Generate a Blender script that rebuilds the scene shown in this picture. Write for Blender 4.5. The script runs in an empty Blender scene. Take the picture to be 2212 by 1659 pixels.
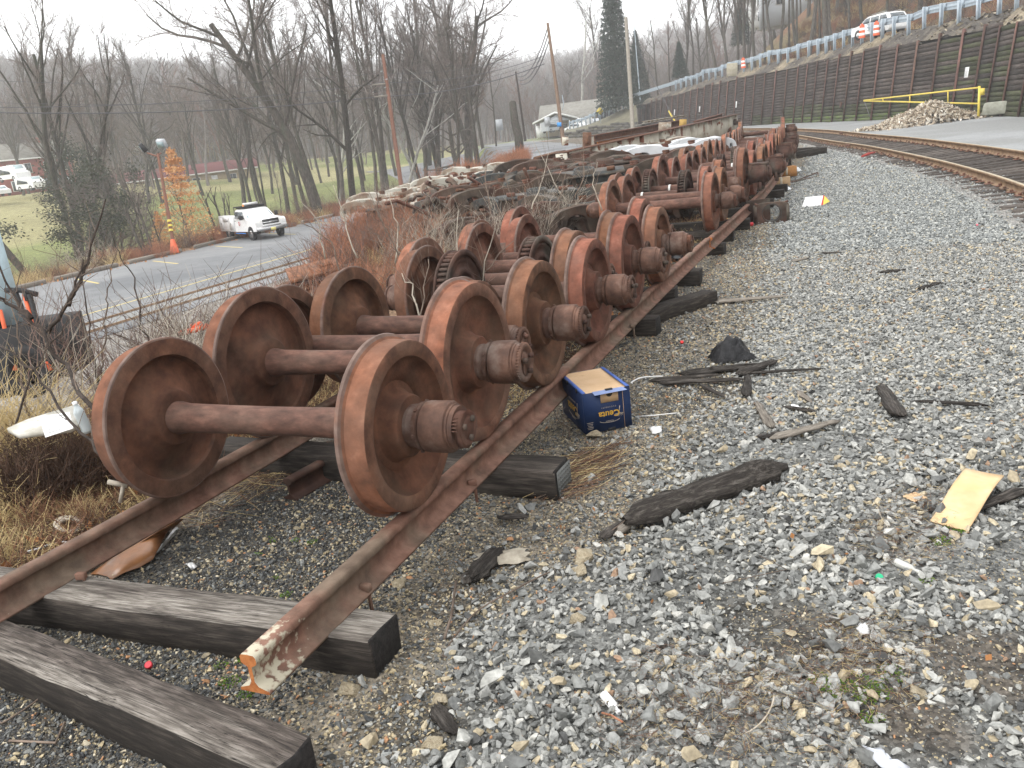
import bpy, math, random
import numpy as np
from mathutils import Matrix, Vector, Euler
random.seed(7); rng = np.random.default_rng(7)
PI = math.pi
S = bpy.context.scene
COL = S.collection

# ------------------------------------------------------------------ camera, sky, sun, exposure
FPX, CX, CY, CZ = 1789.0, 1106.0, 829.5, 2.01
def _basis(yaw, pitch, roll):
    fw = np.array([math.sin(yaw)*math.cos(pitch), math.cos(yaw)*math.cos(pitch), -math.sin(pitch)])
    rt = np.array([math.cos(yaw), -math.sin(yaw), 0.0]); up = np.cross(rt, fw)
    return rt*math.cos(roll)-up*math.sin(roll), rt*math.sin(roll)+up*math.cos(roll), fw
RT, UP, FW = _basis(math.radians(-24.443), math.radians(16.7), math.radians(6.84))
CAMP = np.array([0.0, 0.0, CZ])
cam = bpy.data.cameras.new('camera'); camo = bpy.data.objects.new('camera', cam); COL.objects.link(camo)
cam.sensor_width = 36; cam.lens = FPX/2212*36; cam.clip_end = 3000; cam.clip_start = 0.05
camo.matrix_world = Matrix(((RT[0], UP[0], -FW[0], 0), (RT[1], UP[1], -FW[1], 0), (RT[2], UP[2], -FW[2], CZ), (0, 0, 0, 1)))
S.camera = camo

SUN_EL, SUN_AZ = math.radians(52), math.radians(215)
world = bpy.data.worlds.new('World'); S.world = world; world.use_nodes = True
wt = world.node_tree; wt.nodes.clear()
sky = wt.nodes.new('ShaderNodeTexSky'); sky.sky_type = 'NISHITA'; sky.sun_disc = False
sky.sun_elevation = SUN_EL; sky.sun_rotation = SUN_AZ; sky.dust_density = 2; sky.air_density = 1.0; sky.ozone_density = 1
hs = wt.nodes.new('ShaderNodeHueSaturation'); hs.inputs['Saturation'].default_value = 0.10
bg = wt.nodes.new('ShaderNodeBackground'); bg.inputs['Strength'].default_value = 0.15
wo = wt.nodes.new('ShaderNodeOutputWorld')
cloud = wt.nodes.new('ShaderNodeMix'); cloud.data_type = 'RGBA'; cloud.inputs[0].default_value = 0.8; cloud.inputs[7].default_value = (6.6, 6.7, 6.85, 1)   # even cloud deck over the sky
wt.links.new(sky.outputs[0], hs.inputs['Color']); wt.links.new(hs.outputs[0], cloud.inputs[6]); wt.links.new(cloud.outputs[2], bg.inputs[0]); wt.links.new(bg.outputs[0], wo.inputs[0])
sl = bpy.data.lights.new('sun', 'SUN'); sl.energy = 0.9; sl.angle = math.radians(25); sl.color = (1, .97, .93)
so = bpy.data.objects.new('sun', sl); COL.objects.link(so)
_sd = Vector((math.sin(SUN_AZ)*math.cos(SUN_EL), math.cos(SUN_AZ)*math.cos(SUN_EL), math.sin(SUN_EL)))
so.rotation_euler = _sd.to_track_quat('Z', 'Y').to_euler()
S.view_settings.view_transform = 'Standard'; S.view_settings.look = 'None'
S.view_settings.exposure = 1.1; S.view_settings.gamma = 1; S.view_settings.use_curve_mapping = False

# ------------------------------------------------------------------ survey helpers: a sighting (in a 2212 x 1659 frame) to a place
def ray(px, py):
    d = (px-CX)*RT-(py-CY)*UP+FPX*FW
    return d/np.linalg.norm(d)
def onz(px, py, z=0.0):
    d = ray(px, py); return CAMP+d*((z-CZ)/d[2])
def atd(px, py, dep):
    d = ray(px, py); return CAMP+d*(dep/float(d@FW))

# ------------------------------------------------------------------ terrain height
WALL = [(9.5, 26.0), (8.1, 36.0), (6.57, 47.15), (4.9, 56.0), (-0.81, 67.5), (-6.8, 82.5), (-19.5, 105.0), (-33.3, 129.4)]
_wy = np.array([p[1] for p in WALL]); _wx = np.array([p[0] for p in WALL])
def ss(a, b, x):
    t = np.clip((np.asarray(x, float)-a)/(b-a), 0, 1); return t*t*(3-2*t)
def main_far(y): return np.interp(y, [0, 38, 58, 80, 95, 114, 150], [2.7, -1.5, -6.2, -14.5, -22, -34, -60])
def wob(x, y, s, k=0.0):
    return (np.sin(x*s+1.3+k)*np.cos(y*s*1.17+.4+k*2)+.5*np.sin(x*s*2.3+y*s*1.9+k)+.3*np.cos(x*s*4.1-y*s*3.7+2*k))/1.8
def wall_x(y): return np.interp(y, _wy, _wx)
def wall_h(y): return np.interp(y, [20, 47, 68, 92, 105, 129, 150, 175], [4.4, 4.45, 4.8, 4.9, 4.75, 3.9, 1.6, .6])
def road_z(y): return wall_h(y)+.85
def yard_edge(y):      # x of the left shoulder of the yard
    return np.interp(y, [-10, 2, 6, 10, 14, 18, 22, 26, 40, 60, 80, 105, 140], [-5.7, -5.8, -6.0, -6.8, -8.6, -11.6, -14.0, -15.3, -17.5, -25, -35, -48, -66])
def height(x, y):
    x = np.asarray(x, float); y = np.asarray(y, float)
    z = 0.02*wob(x, y, 1.1)+0.012*wob(x, y, 3.3, 1)
    near = np.exp(-((x-.8)/1.6)**2-((y-2.2)/2.0)**2)*.03
    z = z+near
    e = yard_edge(y)
    lot = -2.5+0*x
    t = ss(0, 1, (e-x)/np.maximum(3.6, np.minimum(5.5, (e+20.5)*.7)))
    zl = z*(1-t)+lot*t
    # beyond the lot: bank, lawn, far rise
    far = ss(-40.5, -49, x)
    zl = zl*(1-far)+far*(-3.9)+ss(-52, -128, x)*5.6
    far2 = ss(-150, -330, x)
    zl = zl+far2*6+ss(-150, -400, x)*38
    # the lot ramps up to the street at its far end
    up = ss(78, 125, y)*ss(-95, -50, x)
    zl = zl*(1-up)+up*0.3
    z = np.where(x < e, zl, z)
    z = np.where((x >= e), z+.55*ss(40, 115, y)*ss(1.5, 6, main_far(y)-x), z)
    # behind the timber wall
    wx = wall_x(y)
    d = x-wx
    road = road_z(y)
    hill = road+ss(10.5, 30, d)*11+ss(30, 110, d)*24+.3*wob(x, y, .25)*ss(11, 16, d)
    zb = np.where(d < 3.2, z+(road-.12-z)*np.clip((d-1.6)/1.6, 0, 1), np.where(d < 10.5, road-.04, hill))
    z = np.where((d > 1.6) & (y < 129), zb, z)
    bank = z+(road-z)*ss(-4, 9, d)
    zb2 = np.where(d < 10.5, bank, hill*(1-.35*ss(129, 260, y)))
    z = np.where((y >= 129) & (d > -4), zb2, z)
    # far hills
    r = np.hypot(x, y)
    z = z+ss(260, 620, y)*(30+8*wob(x, y, .011)+20*ss(-180, 60, x))*ss(-420, -120, x)*(1-.0*r)
    return z
def hz(x, y): return float(height(x, y))

def gnd(px, py):     # where a sighting first meets the terrain
    d = ray(px, py); t = 8.0
    while t < 400:
        P = CAMP+d*t
        if P[2] < hz(P[0], P[1]): return P
        t += .4
    return CAMP+d*60
# ------------------------------------------------------------------ mesh builder
class MB:
    def __init__(s): s.v = []; s.f = []; s.m = []; s.n = 0
    def add(s, vs, fs, mi=0):
        vs = np.asarray(vs, float); s.v.append(vs)
        o = s.n; s.f.extend([tuple(i+o for i in f) for f in fs]); s.m.extend([mi]*len(fs)); s.n += len(vs)
        return s
    def box(s, c, d, R=None, mi=0, top=1.0):
        x, y, z = d[0]/2, d[1]/2, d[2]/2
        v = np.array([(-x, -y, -z), (x, -y, -z), (x, y, -z), (-x, y, -z), (-x*top, -y*top, z), (x*top, -y*top, z), (x*top, y*top, z), (-x*top, y*top, z)])
        if R is not None: v = v@np.array(Euler(R).to_matrix()).T
        return s.add(v+np.array(c), [(0, 3, 2, 1), (4, 5, 6, 7), (0, 1, 5, 4), (1, 2, 6, 5), (2, 3, 7, 6), (3, 0, 4, 7)], mi)
    def tube(s, pts, rs, n=6, mi=0, cap=True):
        pts = np.asarray(pts, float); k = len(pts)
        if np.isscalar(rs): rs = [rs]*k
        t = np.gradient(pts, axis=0) if k > 2 else np.array([pts[1]-pts[0]]*2)
        t /= np.maximum(np.linalg.norm(t, axis=1, keepdims=True), 1e-9)
        a = np.array([0, 0, 1.0]) if abs(t[0][2]) < .9 else np.array([1.0, 0, 0])
        vs = []
        ang = np.arange(n)*2*PI/n
        for i in range(k):
            u = np.cross(t[i], a); u /= max(np.linalg.norm(u), 1e-9); w = np.cross(u, t[i])
            a = w
            vs.append(pts[i]+rs[i]*(np.outer(np.cos(ang), u)+np.outer(np.sin(ang), w)))
            a = np.cross(t[i], u)*-1 if False else w
        fs = []
        for i in range(k-1):
            for j in range(n):
                j2 = (j+1) % n; fs.append((i*n+j, (i+1)*n+j, (i+1)*n+j2, i*n+j2))
        if cap: fs.append(tuple(range(n))); fs.append(tuple(reversed(range((k-1)*n, k*n))))
        return s.add(np.concatenate(vs), fs, mi)
    def lathe(s, prof, n=32, axis='x', c=(0, 0, 0), mi=0, closed=False):
        prof = np.asarray(prof, float); ang = np.arange(n)*2*PI/n; k = len(prof)
        a = np.repeat(prof[:, 0], n); r = np.repeat(prof[:, 1], n); A = np.tile(ang, k)
        if axis == 'x': v = np.stack([a, r*np.cos(A), r*np.sin(A)], 1)
        elif axis == 'y': v = np.stack([r*np.sin(A), a, r*np.cos(A)], 1)
        else: v = np.stack([r*np.cos(A), r*np.sin(A), a], 1)
        fs = []
        for i in range(k if closed else k-1):
            i2 = (i+1) % k
            for j in range(n):
                j2 = (j+1) % n; fs.append((i*n+j, i*n+j2, i2*n+j2, i2*n+j))
        return s.add(v+np.array(c), fs, mi)
    def prism(s, poly, d, axis='y', c=(0, 0, 0), mi=0, R=None):     # poly in the plane, extruded by d centred
        p = np.asarray(poly, float); n = len(p)
        ar = np.sum(p[:, 0]*np.roll(p[:, 1], -1)-np.roll(p[:, 0], -1)*p[:, 1])
        if ar < 0: p = p[::-1]
        def mk(h):
            if axis == 'y': return np.stack([p[:, 0], np.full(n, h), p[:, 1]], 1)
            if axis == 'x': return np.stack([np.full(n, h), p[:, 0], p[:, 1]], 1)
            return np.stack([p[:, 0], p[:, 1], np.full(n, h)], 1)
        v = np.concatenate([mk(-d/2), mk(d/2)])
        if R is not None: v = v@np.array(Euler(R).to_matrix()).T
        sgn = 1 if axis in ('x', 'z') else -1
        lo = tuple(range(n)); hi = tuple(range(n, 2*n))
        if sgn > 0: fs = [lo[::-1], hi]+[(i, (i+1) % n, n+(i+1) % n, n+i) for i in range(n)]
        else: fs = [lo, hi[::-1]]+[((i+1) % n, i, n+i, n+(i+1) % n) for i in range(n)]
        return s.add(v+np.array(c), fs, mi)
    def mesh(s, name, mats, smooth=False, ang=None):
        me = bpy.data.meshes.new(name)
        v = np.concatenate(s.v) if s.v else np.zeros((0, 3))
        me.vertices.add(len(v)); me.vertices.foreach_set('co', v.astype(np.float32).ravel())
        ln = np.array([len(f) for f in s.f], np.int32); st = np.concatenate([[0], np.cumsum(ln)[:-1]]).astype(np.int32)
        li = np.fromiter((i for f in s.f for i in f), np.int32, int(ln.sum()))
        me.loops.add(len(li)); me.loops.foreach_set('vertex_index', li)
        me.polygons.add(len(ln)); me.polygons.foreach_set('loop_start', st); me.polygons.foreach_set('loop_total', ln)
        for m in (mats if isinstance(mats, (list, tuple)) else [mats]): me.materials.append(m)
        me.polygons.foreach_set('material_index', np.array(s.m, np.int32))
        me.update(calc_edges=True); me.validate()
        if smooth: me.polygons.foreach_set('use_smooth', np.ones(len(me.polygons), bool))
        if ang:
            me.set_sharp_from_angle(angle=math.radians(ang))
        return me
def obj(name, me, parent=None, loc=(0, 0, 0), rot=(0, 0, 0), scale=(1, 1, 1)):
    o = bpy.data.objects.new(name, me); COL.objects.link(o)
    o.location = loc; o.rotation_euler = rot; o.scale = scale
    if parent is not None: o.parent = parent
    return o
def bev(o, w=.01, seg=1):
    m = o.modifiers.new('bevel', 'BEVEL'); m.width = w; m.segments = seg; m.limit_method = 'ANGLE'; m.angle_limit = math.radians(35)
    return o
def tag(o, label, cat, group=None, kind=None):
    if label: o['label'] = label
    if cat: o['category'] = cat
    if group: o['group'] = group
    if kind: o['kind'] = kind
    return o
def thing(name, label, cat, loc=(0, 0, 0), rot=(0, 0, 0), group=None):
    return tag(obj(name, None, None, loc, rot), label, cat, group)
def dup(o, loc, rot=None, label=None, scale=None):
    r = o.copy(); COL.objects.link(r); r.location = loc
    if rot is not None: r.rotation_euler = rot
    if scale is not None: r.scale = scale
    if label: r['label'] = label
    for c in o.children:
        k = c.copy(); COL.objects.link(k); k.parent = r
        for g in c.children:
            q = g.copy(); COL.objects.link(q); q.parent = k
    return r

# ------------------------------------------------------------------ materials
def mk(name, cols, scale=6, detail=6, rough=.85, bump=.3, bscale=None, stretch=(1, 1, 1), cols2=None, s2=1.2, th2=(.45, .6), rnd=0.0, coord='Object', metal=0, spec=.25, bdist=.01, distort=0, hue=0, wet=None, crack=0):
    """procedural surface: a noise through a colour ramp, patches of a second ramp, grain and relief"""
    m = bpy.data.materials.new(name); m.use_nodes = True; nt = m.node_tree; N = nt.nodes; L = nt.links
    b = N['Principled BSDF']; b.inputs['Metallic'].default_value = metal
    b.inputs['Specular IOR Level'].default_value = spec
    tc = N.new('ShaderNodeTexCoord'); mp = N.new('ShaderNodeMapping'); mp.inputs['Scale'].default_value = stretch
    L.new(tc.outputs[coord], mp.inputs[0])
    vec = mp.outputs[0]
    oi = N.new('ShaderNodeObjectInfo')
    ad = N.new('ShaderNodeVectorMath'); ad.operation = 'MULTIPLY_ADD'; ad.inputs[1].default_value = (1, 1, 1)
    cb = N.new('ShaderNodeCombineXYZ'); ml = N.new('ShaderNodeMath'); ml.operation = 'MULTIPLY'; ml.inputs[1].default_value = 37.0
    L.new(oi.outputs['Random'], ml.inputs[0]); L.new(ml.outputs[0], cb.inputs[0]); L.new(ml.outputs[0], cb.inputs[1])
    L.new(vec, ad.inputs[0]); L.new(cb.outputs[0], ad.inputs[2]); vec = ad.outputs[0]
    def noise(sc, d=detail, dist=distort, rg=.6):
        n = N.new('ShaderNodeTexNoise'); n.inputs['Scale'].default_value = sc; n.inputs['Detail'].default_value = d
        n.inputs['Roughness'].default_value = rg; n.inputs['Distortion'].default_value = dist; L.new(vec, n.inputs['Vector']); return n
    def ramp(src, cs):
        r = N.new('ShaderNodeValToRGB'); e = r.color_ramp.elements
        while len(e) < len(cs): e.new(.5)
        for i, (p, c) in enumerate(cs): e[i].position = p; e[i].color = (*c, 1)
        L.new(src, r.inputs[0]); return r.outputs[0]
    n1 = noise(scale)
    col = ramp(n1.outputs[0], cols)
    if cols2:
        n3 = noise(s2, 5); c2 = ramp(n1.outputs[0], cols2)
        mr = N.new('ShaderNodeMapRange'); mr.inputs[1].default_value = th2[0]; mr.inputs[2].default_value = th2[1]
        L.new(n3.outputs[0], mr.inputs[0])
        mx = N.new('ShaderNodeMix'); mx.data_type = 'RGBA'; L.new(mr.outputs[0], mx.inputs[0]); L.new(col, mx.inputs[6]); L.new(c2, mx.inputs[7]); col = mx.outputs[2]
    if rnd or hue:
        h = N.new('ShaderNodeHueSaturation'); L.new(col, h.inputs['Color'])
        a = N.new('ShaderNodeMapRange'); a.inputs[3].default_value = 1-rnd; a.inputs[4].default_value = 1+rnd; L.new(oi.outputs['Random'], a.inputs[0]); L.new(a.outputs[0], h.inputs['Value'])
        if hue:
            w = N.new('ShaderNodeTexWhiteNoise'); w.noise_dimensions = '1D'; L.new(oi.outputs['Random'], w.inputs['W'])
            a2 = N.new('ShaderNodeMapRange'); a2.inputs[3].default_value = .5-hue; a2.inputs[4].default_value = .5+hue; L.new(w.outputs[0], a2.inputs[0]); L.new(a2.outputs[0], h.inputs['Hue'])
        col = h.outputs[0]
    hgt = None
    if crack:
        cm = N.new('ShaderNodeMapping'); cm.inputs['Scale'].default_value = (.55, 9, 9); L.new(vec, cm.inputs[0])
        cn = N.new('ShaderNodeTexNoise'); cn.inputs['Scale'].default_value = crack; cn.inputs['Detail'].default_value = 6; L.new(cm.outputs[0], cn.inputs['Vector'])
        cs_ = N.new('ShaderNodeMath'); cs_.operation = 'SUBTRACT'; cs_.inputs[1].default_value = .5; L.new(cn.outputs[0], cs_.inputs[0])
        ca = N.new('ShaderNodeMath'); ca.operation = 'ABSOLUTE'; L.new(cs_.outputs[0], ca.inputs[0])
        cr_ = N.new('ShaderNodeMapRange'); cr_.inputs[1].default_value = .004; cr_.inputs[2].default_value = .022; L.new(ca.outputs[0], cr_.inputs[0]); hgt = cr_.outputs[0]
        cx_ = N.new('ShaderNodeMix'); cx_.data_type = 'RGBA'; cx_.inputs[6].default_value = (.018, .015, .013, 1); L.new(hgt, cx_.inputs[0]); L.new(col, cx_.inputs[7]); col = cx_.outputs[2]
    L.new(col, b.inputs['Base Color'])
    b.inputs['Roughness'].default_value = rough
    if wet:
        nw = noise(wet[0], 3); mr = N.new('ShaderNodeMapRange'); mr.inputs[1].default_value = .42; mr.inputs[2].default_value = .6
        mr.inputs[3].default_value = wet[1]; mr.inputs[4].default_value = rough; L.new(nw.outputs[0], mr.inputs[0]); L.new(mr.outputs[0], b.inputs['Roughness'])
    if bump:
        n2 = noise(bscale or scale*3, 5); bp = N.new('ShaderNodeBump'); bp.inputs['Strength'].default_value = bump; bp.inputs['Distance'].default_value = bdist
        L.new(n2.outputs[0], bp.inputs['Height']); L.new(bp.outputs[0], b.inputs['Normal'])
    m['col'] = 1
    return m
def flat(name, c, rough=.5, metal=0, spec=.4, bump=0, em=0):
    m = mk(name, [(.3, tuple(x*.88 for x in c)), (.7, tuple(min(1, x*1.08) for x in c))], 8, 3, rough, bump, spec=spec, metal=metal)
    if em:
        m.node_tree.nodes['Principled BSDF'].inputs['Emission Strength'].default_value = em
    return m
M = {}
M['rust'] = mk('rust', [(.25, (0.041, 0.020, 0.015)), (.42, (0.087, 0.039, 0.025)), (.58, (0.144, 0.065, 0.041)), (.75, (0.226, 0.107, 0.066))], 10, 10, .85, .5, 60, cols2=[(.3, (0.082, 0.045, 0.031)), (.7, (0.175, 0.098, 0.068))], s2=2.6, th2=(.42, .62), rnd=.16, hue=.01, bdist=.005)
M['tread'] = mk('tread_rust', [(.3, (0.103, 0.044, 0.028)), (.42, (0.170, 0.069, 0.040)), (.56, (0.232, 0.095, 0.056)), (.72, (0.319, 0.141, 0.088))], 9, 10, .85, .45, 70, cols2=[(.3, (0.108, 0.054, 0.036)), (.6, (0.179, 0.088, 0.059)), (.75, (0.257, 0.135, 0.091))], s2=2.4, th2=(.42, .62), rnd=.2, hue=.01, bdist=.004)
M['dish'] = mk('dish_rust', [(.25, (0.047, 0.020, 0.012)), (.42, (0.087, 0.037, 0.023)), (.58, (0.144, 0.062, 0.038)), (.78, (0.226, 0.100, 0.061))], 7, 10, .88, .5, 80, cols2=[(.3, (0.056, 0.033, 0.022)), (.7, (0.139, 0.077, 0.051))], s2=2.6, th2=(.44, .66), rnd=.18, hue=.01, bdist=.004)
M['axle'] = mk('axle_rust', [(.3, (0.056, 0.031, 0.023)), (.5, (0.103, 0.053, 0.039)), (.7, (0.170, 0.088, 0.063))], 9, 10, .75, .4, 60, stretch=(1, 2.2, 2.2), cols2=[(.3, (0.081, 0.049, 0.037)), (.7, (0.165, 0.100, 0.074))], s2=2.5, th2=(.48, .7), rnd=.15, bdist=.003)
M['bearing'] = mk('bearing_metal', [(.3, (0.051, 0.029, 0.022)), (.5, (0.108, 0.058, 0.041)), (.72, (0.195, 0.107, 0.074))], 9, 10, .7, .4, 50, cols2=[(.3, (0.062, 0.048, 0.042)), (.7, (0.175, 0.135, 0.114))], s2=4.5, th2=(.55, .72), rnd=.15, bdist=.003)
M['worn'] = mk('worn_flange', [(.3, (0.087, 0.056, 0.045)), (.5, (0.149, 0.100, 0.081)), (.72, (0.237, 0.167, 0.136))], 9, 9, .7, .3, 60, cols2=[(.3, (0.103, 0.051, 0.034)), (.7, (0.206, 0.102, 0.068))], s2=3, th2=(.5, .65), rnd=.12, bdist=.003)
M['brownsteel'] = mk('brown_steel', [(.3, (.040, .022, .017)), (.55, (.09, .048, .036)), (.75, (.17, .085, .06))], 5, 8, .8, .35, 40, cols2=[(.3, (.05, .045, .038)), (.7, (.14, .125, .10))], s2=1.6, th2=(.45, .62), rnd=.25, bdist=.006)
M['railrust'] = mk('rail_rust', [(.3, (.105, .056, .039)), (.5, (.185, .098, .070)), (.72, (.28, .158, .115))], 11, 10, .82, .4, 60, cols2=[(.3, (.095, .066, .048)), (.7, (.20, .148, .108))], s2=2, th2=(.48, .65), bdist=.003)
M['mainrail'] = mk('main_rail_side', [(.3, (.14, .085, .05)), (.6, (.26, .17, .10)), (.8, (.33, .22, .13))], 5, 6, .7, .2, 40)
M['railhead'] = mk('rail_head', [(.3, (.30, .24, .15)), (.7, (.46, .38, .25))], 3, 4, .45, .05, stretch=(1, 1, 1), spec=.5)
M['tie'] = mk('tie_wood', [(.3, (.014, .012, .010)), (.5, (.030, .025, .021)), (.72, (.070, .058, .048))], 8, 10, .88, .6, 24, stretch=(.8, 6, 6), cols2=[(.3, (.045, .038, .032)), (.7, (.13, .11, .094))], s2=.5, th2=(.52, .72), rnd=.3, bdist=.006, crack=1.8)
M['tietop'] = mk('weathered_tie_top', [(.30, (.075, .064, .054)), (.44, (.165, .146, .125)), (.58, (.28, .255, .222)), (.74, (.42, .39, .35))], 13, 10, .88, .8, 40, stretch=(.55, 5, 5), cols2=[(.3, (.028, .023, .020)), (.5, (.080, .066, .056)), (.7, (.19, .16, .14))], s2=.42, th2=(.46, .60), bdist=.006, distort=.25, crack=1.6)
M['tracktie'] = mk('track_tie', [(.3, (.032, .027, .023)), (.5, (.075, .063, .055)), (.72, (.15, .13, .115))], 9, 9, .88, .6, 22, stretch=(1.2, 7, 7), rnd=.35, bdist=.008)
M['tieend'] = mk('tie_end', [(.3, (.008, .007, .007)), (.7, (.03, .027, .025))], 12, 8, .8, .6, 30, stretch=(6, 3, 3))
M['wetwood'] = mk('dark_wood', [(.3, (.014, .012, .010)), (.5, (.040, .034, .029)), (.74, (.14, .125, .11))], 9, 10, .8, .9, 26, stretch=(.8, 7, 7), rnd=.3, bdist=.01, crack=3.0)
M['greywood'] = mk('grey_wood', [(.3, (.10, .085, .07)), (.7, (.36, .32, .27))], 10, 8, .85, .7, 24, stretch=(.8, 9, 9), rnd=.2)
M['stone'] = mk('ballast_stone', [(.25, (.20, .22, .22)), (.5, (.30, .32, .31)), (.75, (.44, .46, .44))], 40, 6, .78, .35, 90, rnd=0, spec=.3, bdist=.002)
M['twig'] = mk('twig', [(.3, (.09, .065, .05)), (.7, (.24, .185, .145))], 12, 4, .85, .2, rnd=.25)
M['paletwig'] = mk('pale_twig', [(.3, (.28, .24, .19)), (.7, (.50, .45, .37))], 12, 4, .85, 0, rnd=.2)
M['darktwig'] = mk('dark_branch', [(.3, (.025, .020, .016)), (.7, (.085, .065, .055))], 20, 5, .85, .4)
M['straw'] = mk('straw', [(.3, (.42, .31, .14)), (.7, (.68, .54, .29))], 9, 3, .8, 0, rnd=.2)
M['weed'] = mk('dead_weed', [(.3, (.13, .065, .038)), (.7, (.30, .16, .095))], 9, 3, .85, 0, rnd=.3)
M['darkweed'] = mk('dark_weed', [(.3, (.035, .021, .015)), (.7, (.13, .078, .052))], 9, 3, .85, 0, rnd=.3)
M['copperweed'] = mk('copper_weed', [(.3, (.24, .10, .055)), (.7, (.42, .20, .12))], 9, 3, .85, 0, rnd=.25)
M['leaf'] = mk('dead_leaf', [(.3, (.33, .13, .045)), (.7, (.52, .26, .11))], 30, 4, .7, .2, rnd=.25)
M['asphalt'] = mk('asphalt', [(.3, (.16, .163, .166)), (.55, (.215, .218, .22)), (.75, (.275, .278, .28))], 40, 8, .85, .3, 120, cols2=[(.3, (.11, .115, .12)), (.7, (.17, .175, .18))], s2=.12, th2=(.45, .6), coord='Object', bdist=.004, wet=(.3, .55))
M['dirtroad'] = mk('grey_dirt_road', [(.3, (.19, .192, .188)), (.6, (.25, .252, .245)), (.8, (.31, .31, .30))], 14, 8, .9, .4, 60, cols2=[(.3, (.24, .245, .245)), (.7, (.33, .335, .335))], s2=.15, th2=(.5, .62))
M['whitepaint'] = flat('white_paint', (.78, .78, .77), .3, spec=.5)
M['yellow'] = flat('yellow_paint', (.72, .56, .10), .5)
M['roadyellow'] = mk('road_yellow', [(.3, (.50, .40, .16)), (.6, (.66, .53, .20)), (.8, (.35, .30, .18))], 14, 6, .8, 0)
M['galv'] = mk('galvanised', [(.3, (.30, .36, .41)), (.7, (.44, .50, .55))], 4, 5, .55, .1, rnd=.08, metal=.0, spec=.5)
M['black'] = flat('black_rubber', (.018, .018, .019), .7)
M['glass'] = flat('window_glass', (.05, .065, .075), .08, spec=.8)
M['windshield'] = flat('windshield_glass', (.30, .40, .42), .08, spec=.9)
M['chrome'] = flat('chrome', (.45, .45, .45), .25, metal=.8)
# ------------------------------------------------------------------ ground
def axisgrid(segs):
    out = []
    for a, b, n in segs: out.append(np.linspace(a, b, n, endpoint=False))
    out.append([segs[-1][1]]); return np.concatenate(out)
MAINX = np.array([2.75, 2.72, 2.62, 2.39, 1.99, 1.53, .85, -.11, -1.5, -3.53, -6.2, -9.6, -14.5, -22, -34])
MAINY = np.array([0, 5, 12, 16.7, 20.2, 23.5, 27.3, 32.6, 38.4, 48.3, 58, 68, 80, 95, 114])
def main_x(y): return np.interp(y, MAINY, MAINX)
def row_x(y): return -2.78-.004*np.maximum(0, y-16)**1.9
BNX = np.array([-1.5, -1.45, -1.6, -1.56, -1.2, -1.03, -1.02, -1.07, -1.3, -1.75, -2.0])
BNY = np.array([-5, 1.9, 2.57, 3.14, 3.68, 4.99, 6.5, 8.03, 12, 17.6, 26])
def ball_edge(x, y):   # >0 on the coarse grey ballast
    return x-(np.interp(y, BNY, BNX)+.12*wob(x, y, 2.2)+.06*wob(x, y, 6, 2))
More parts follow.
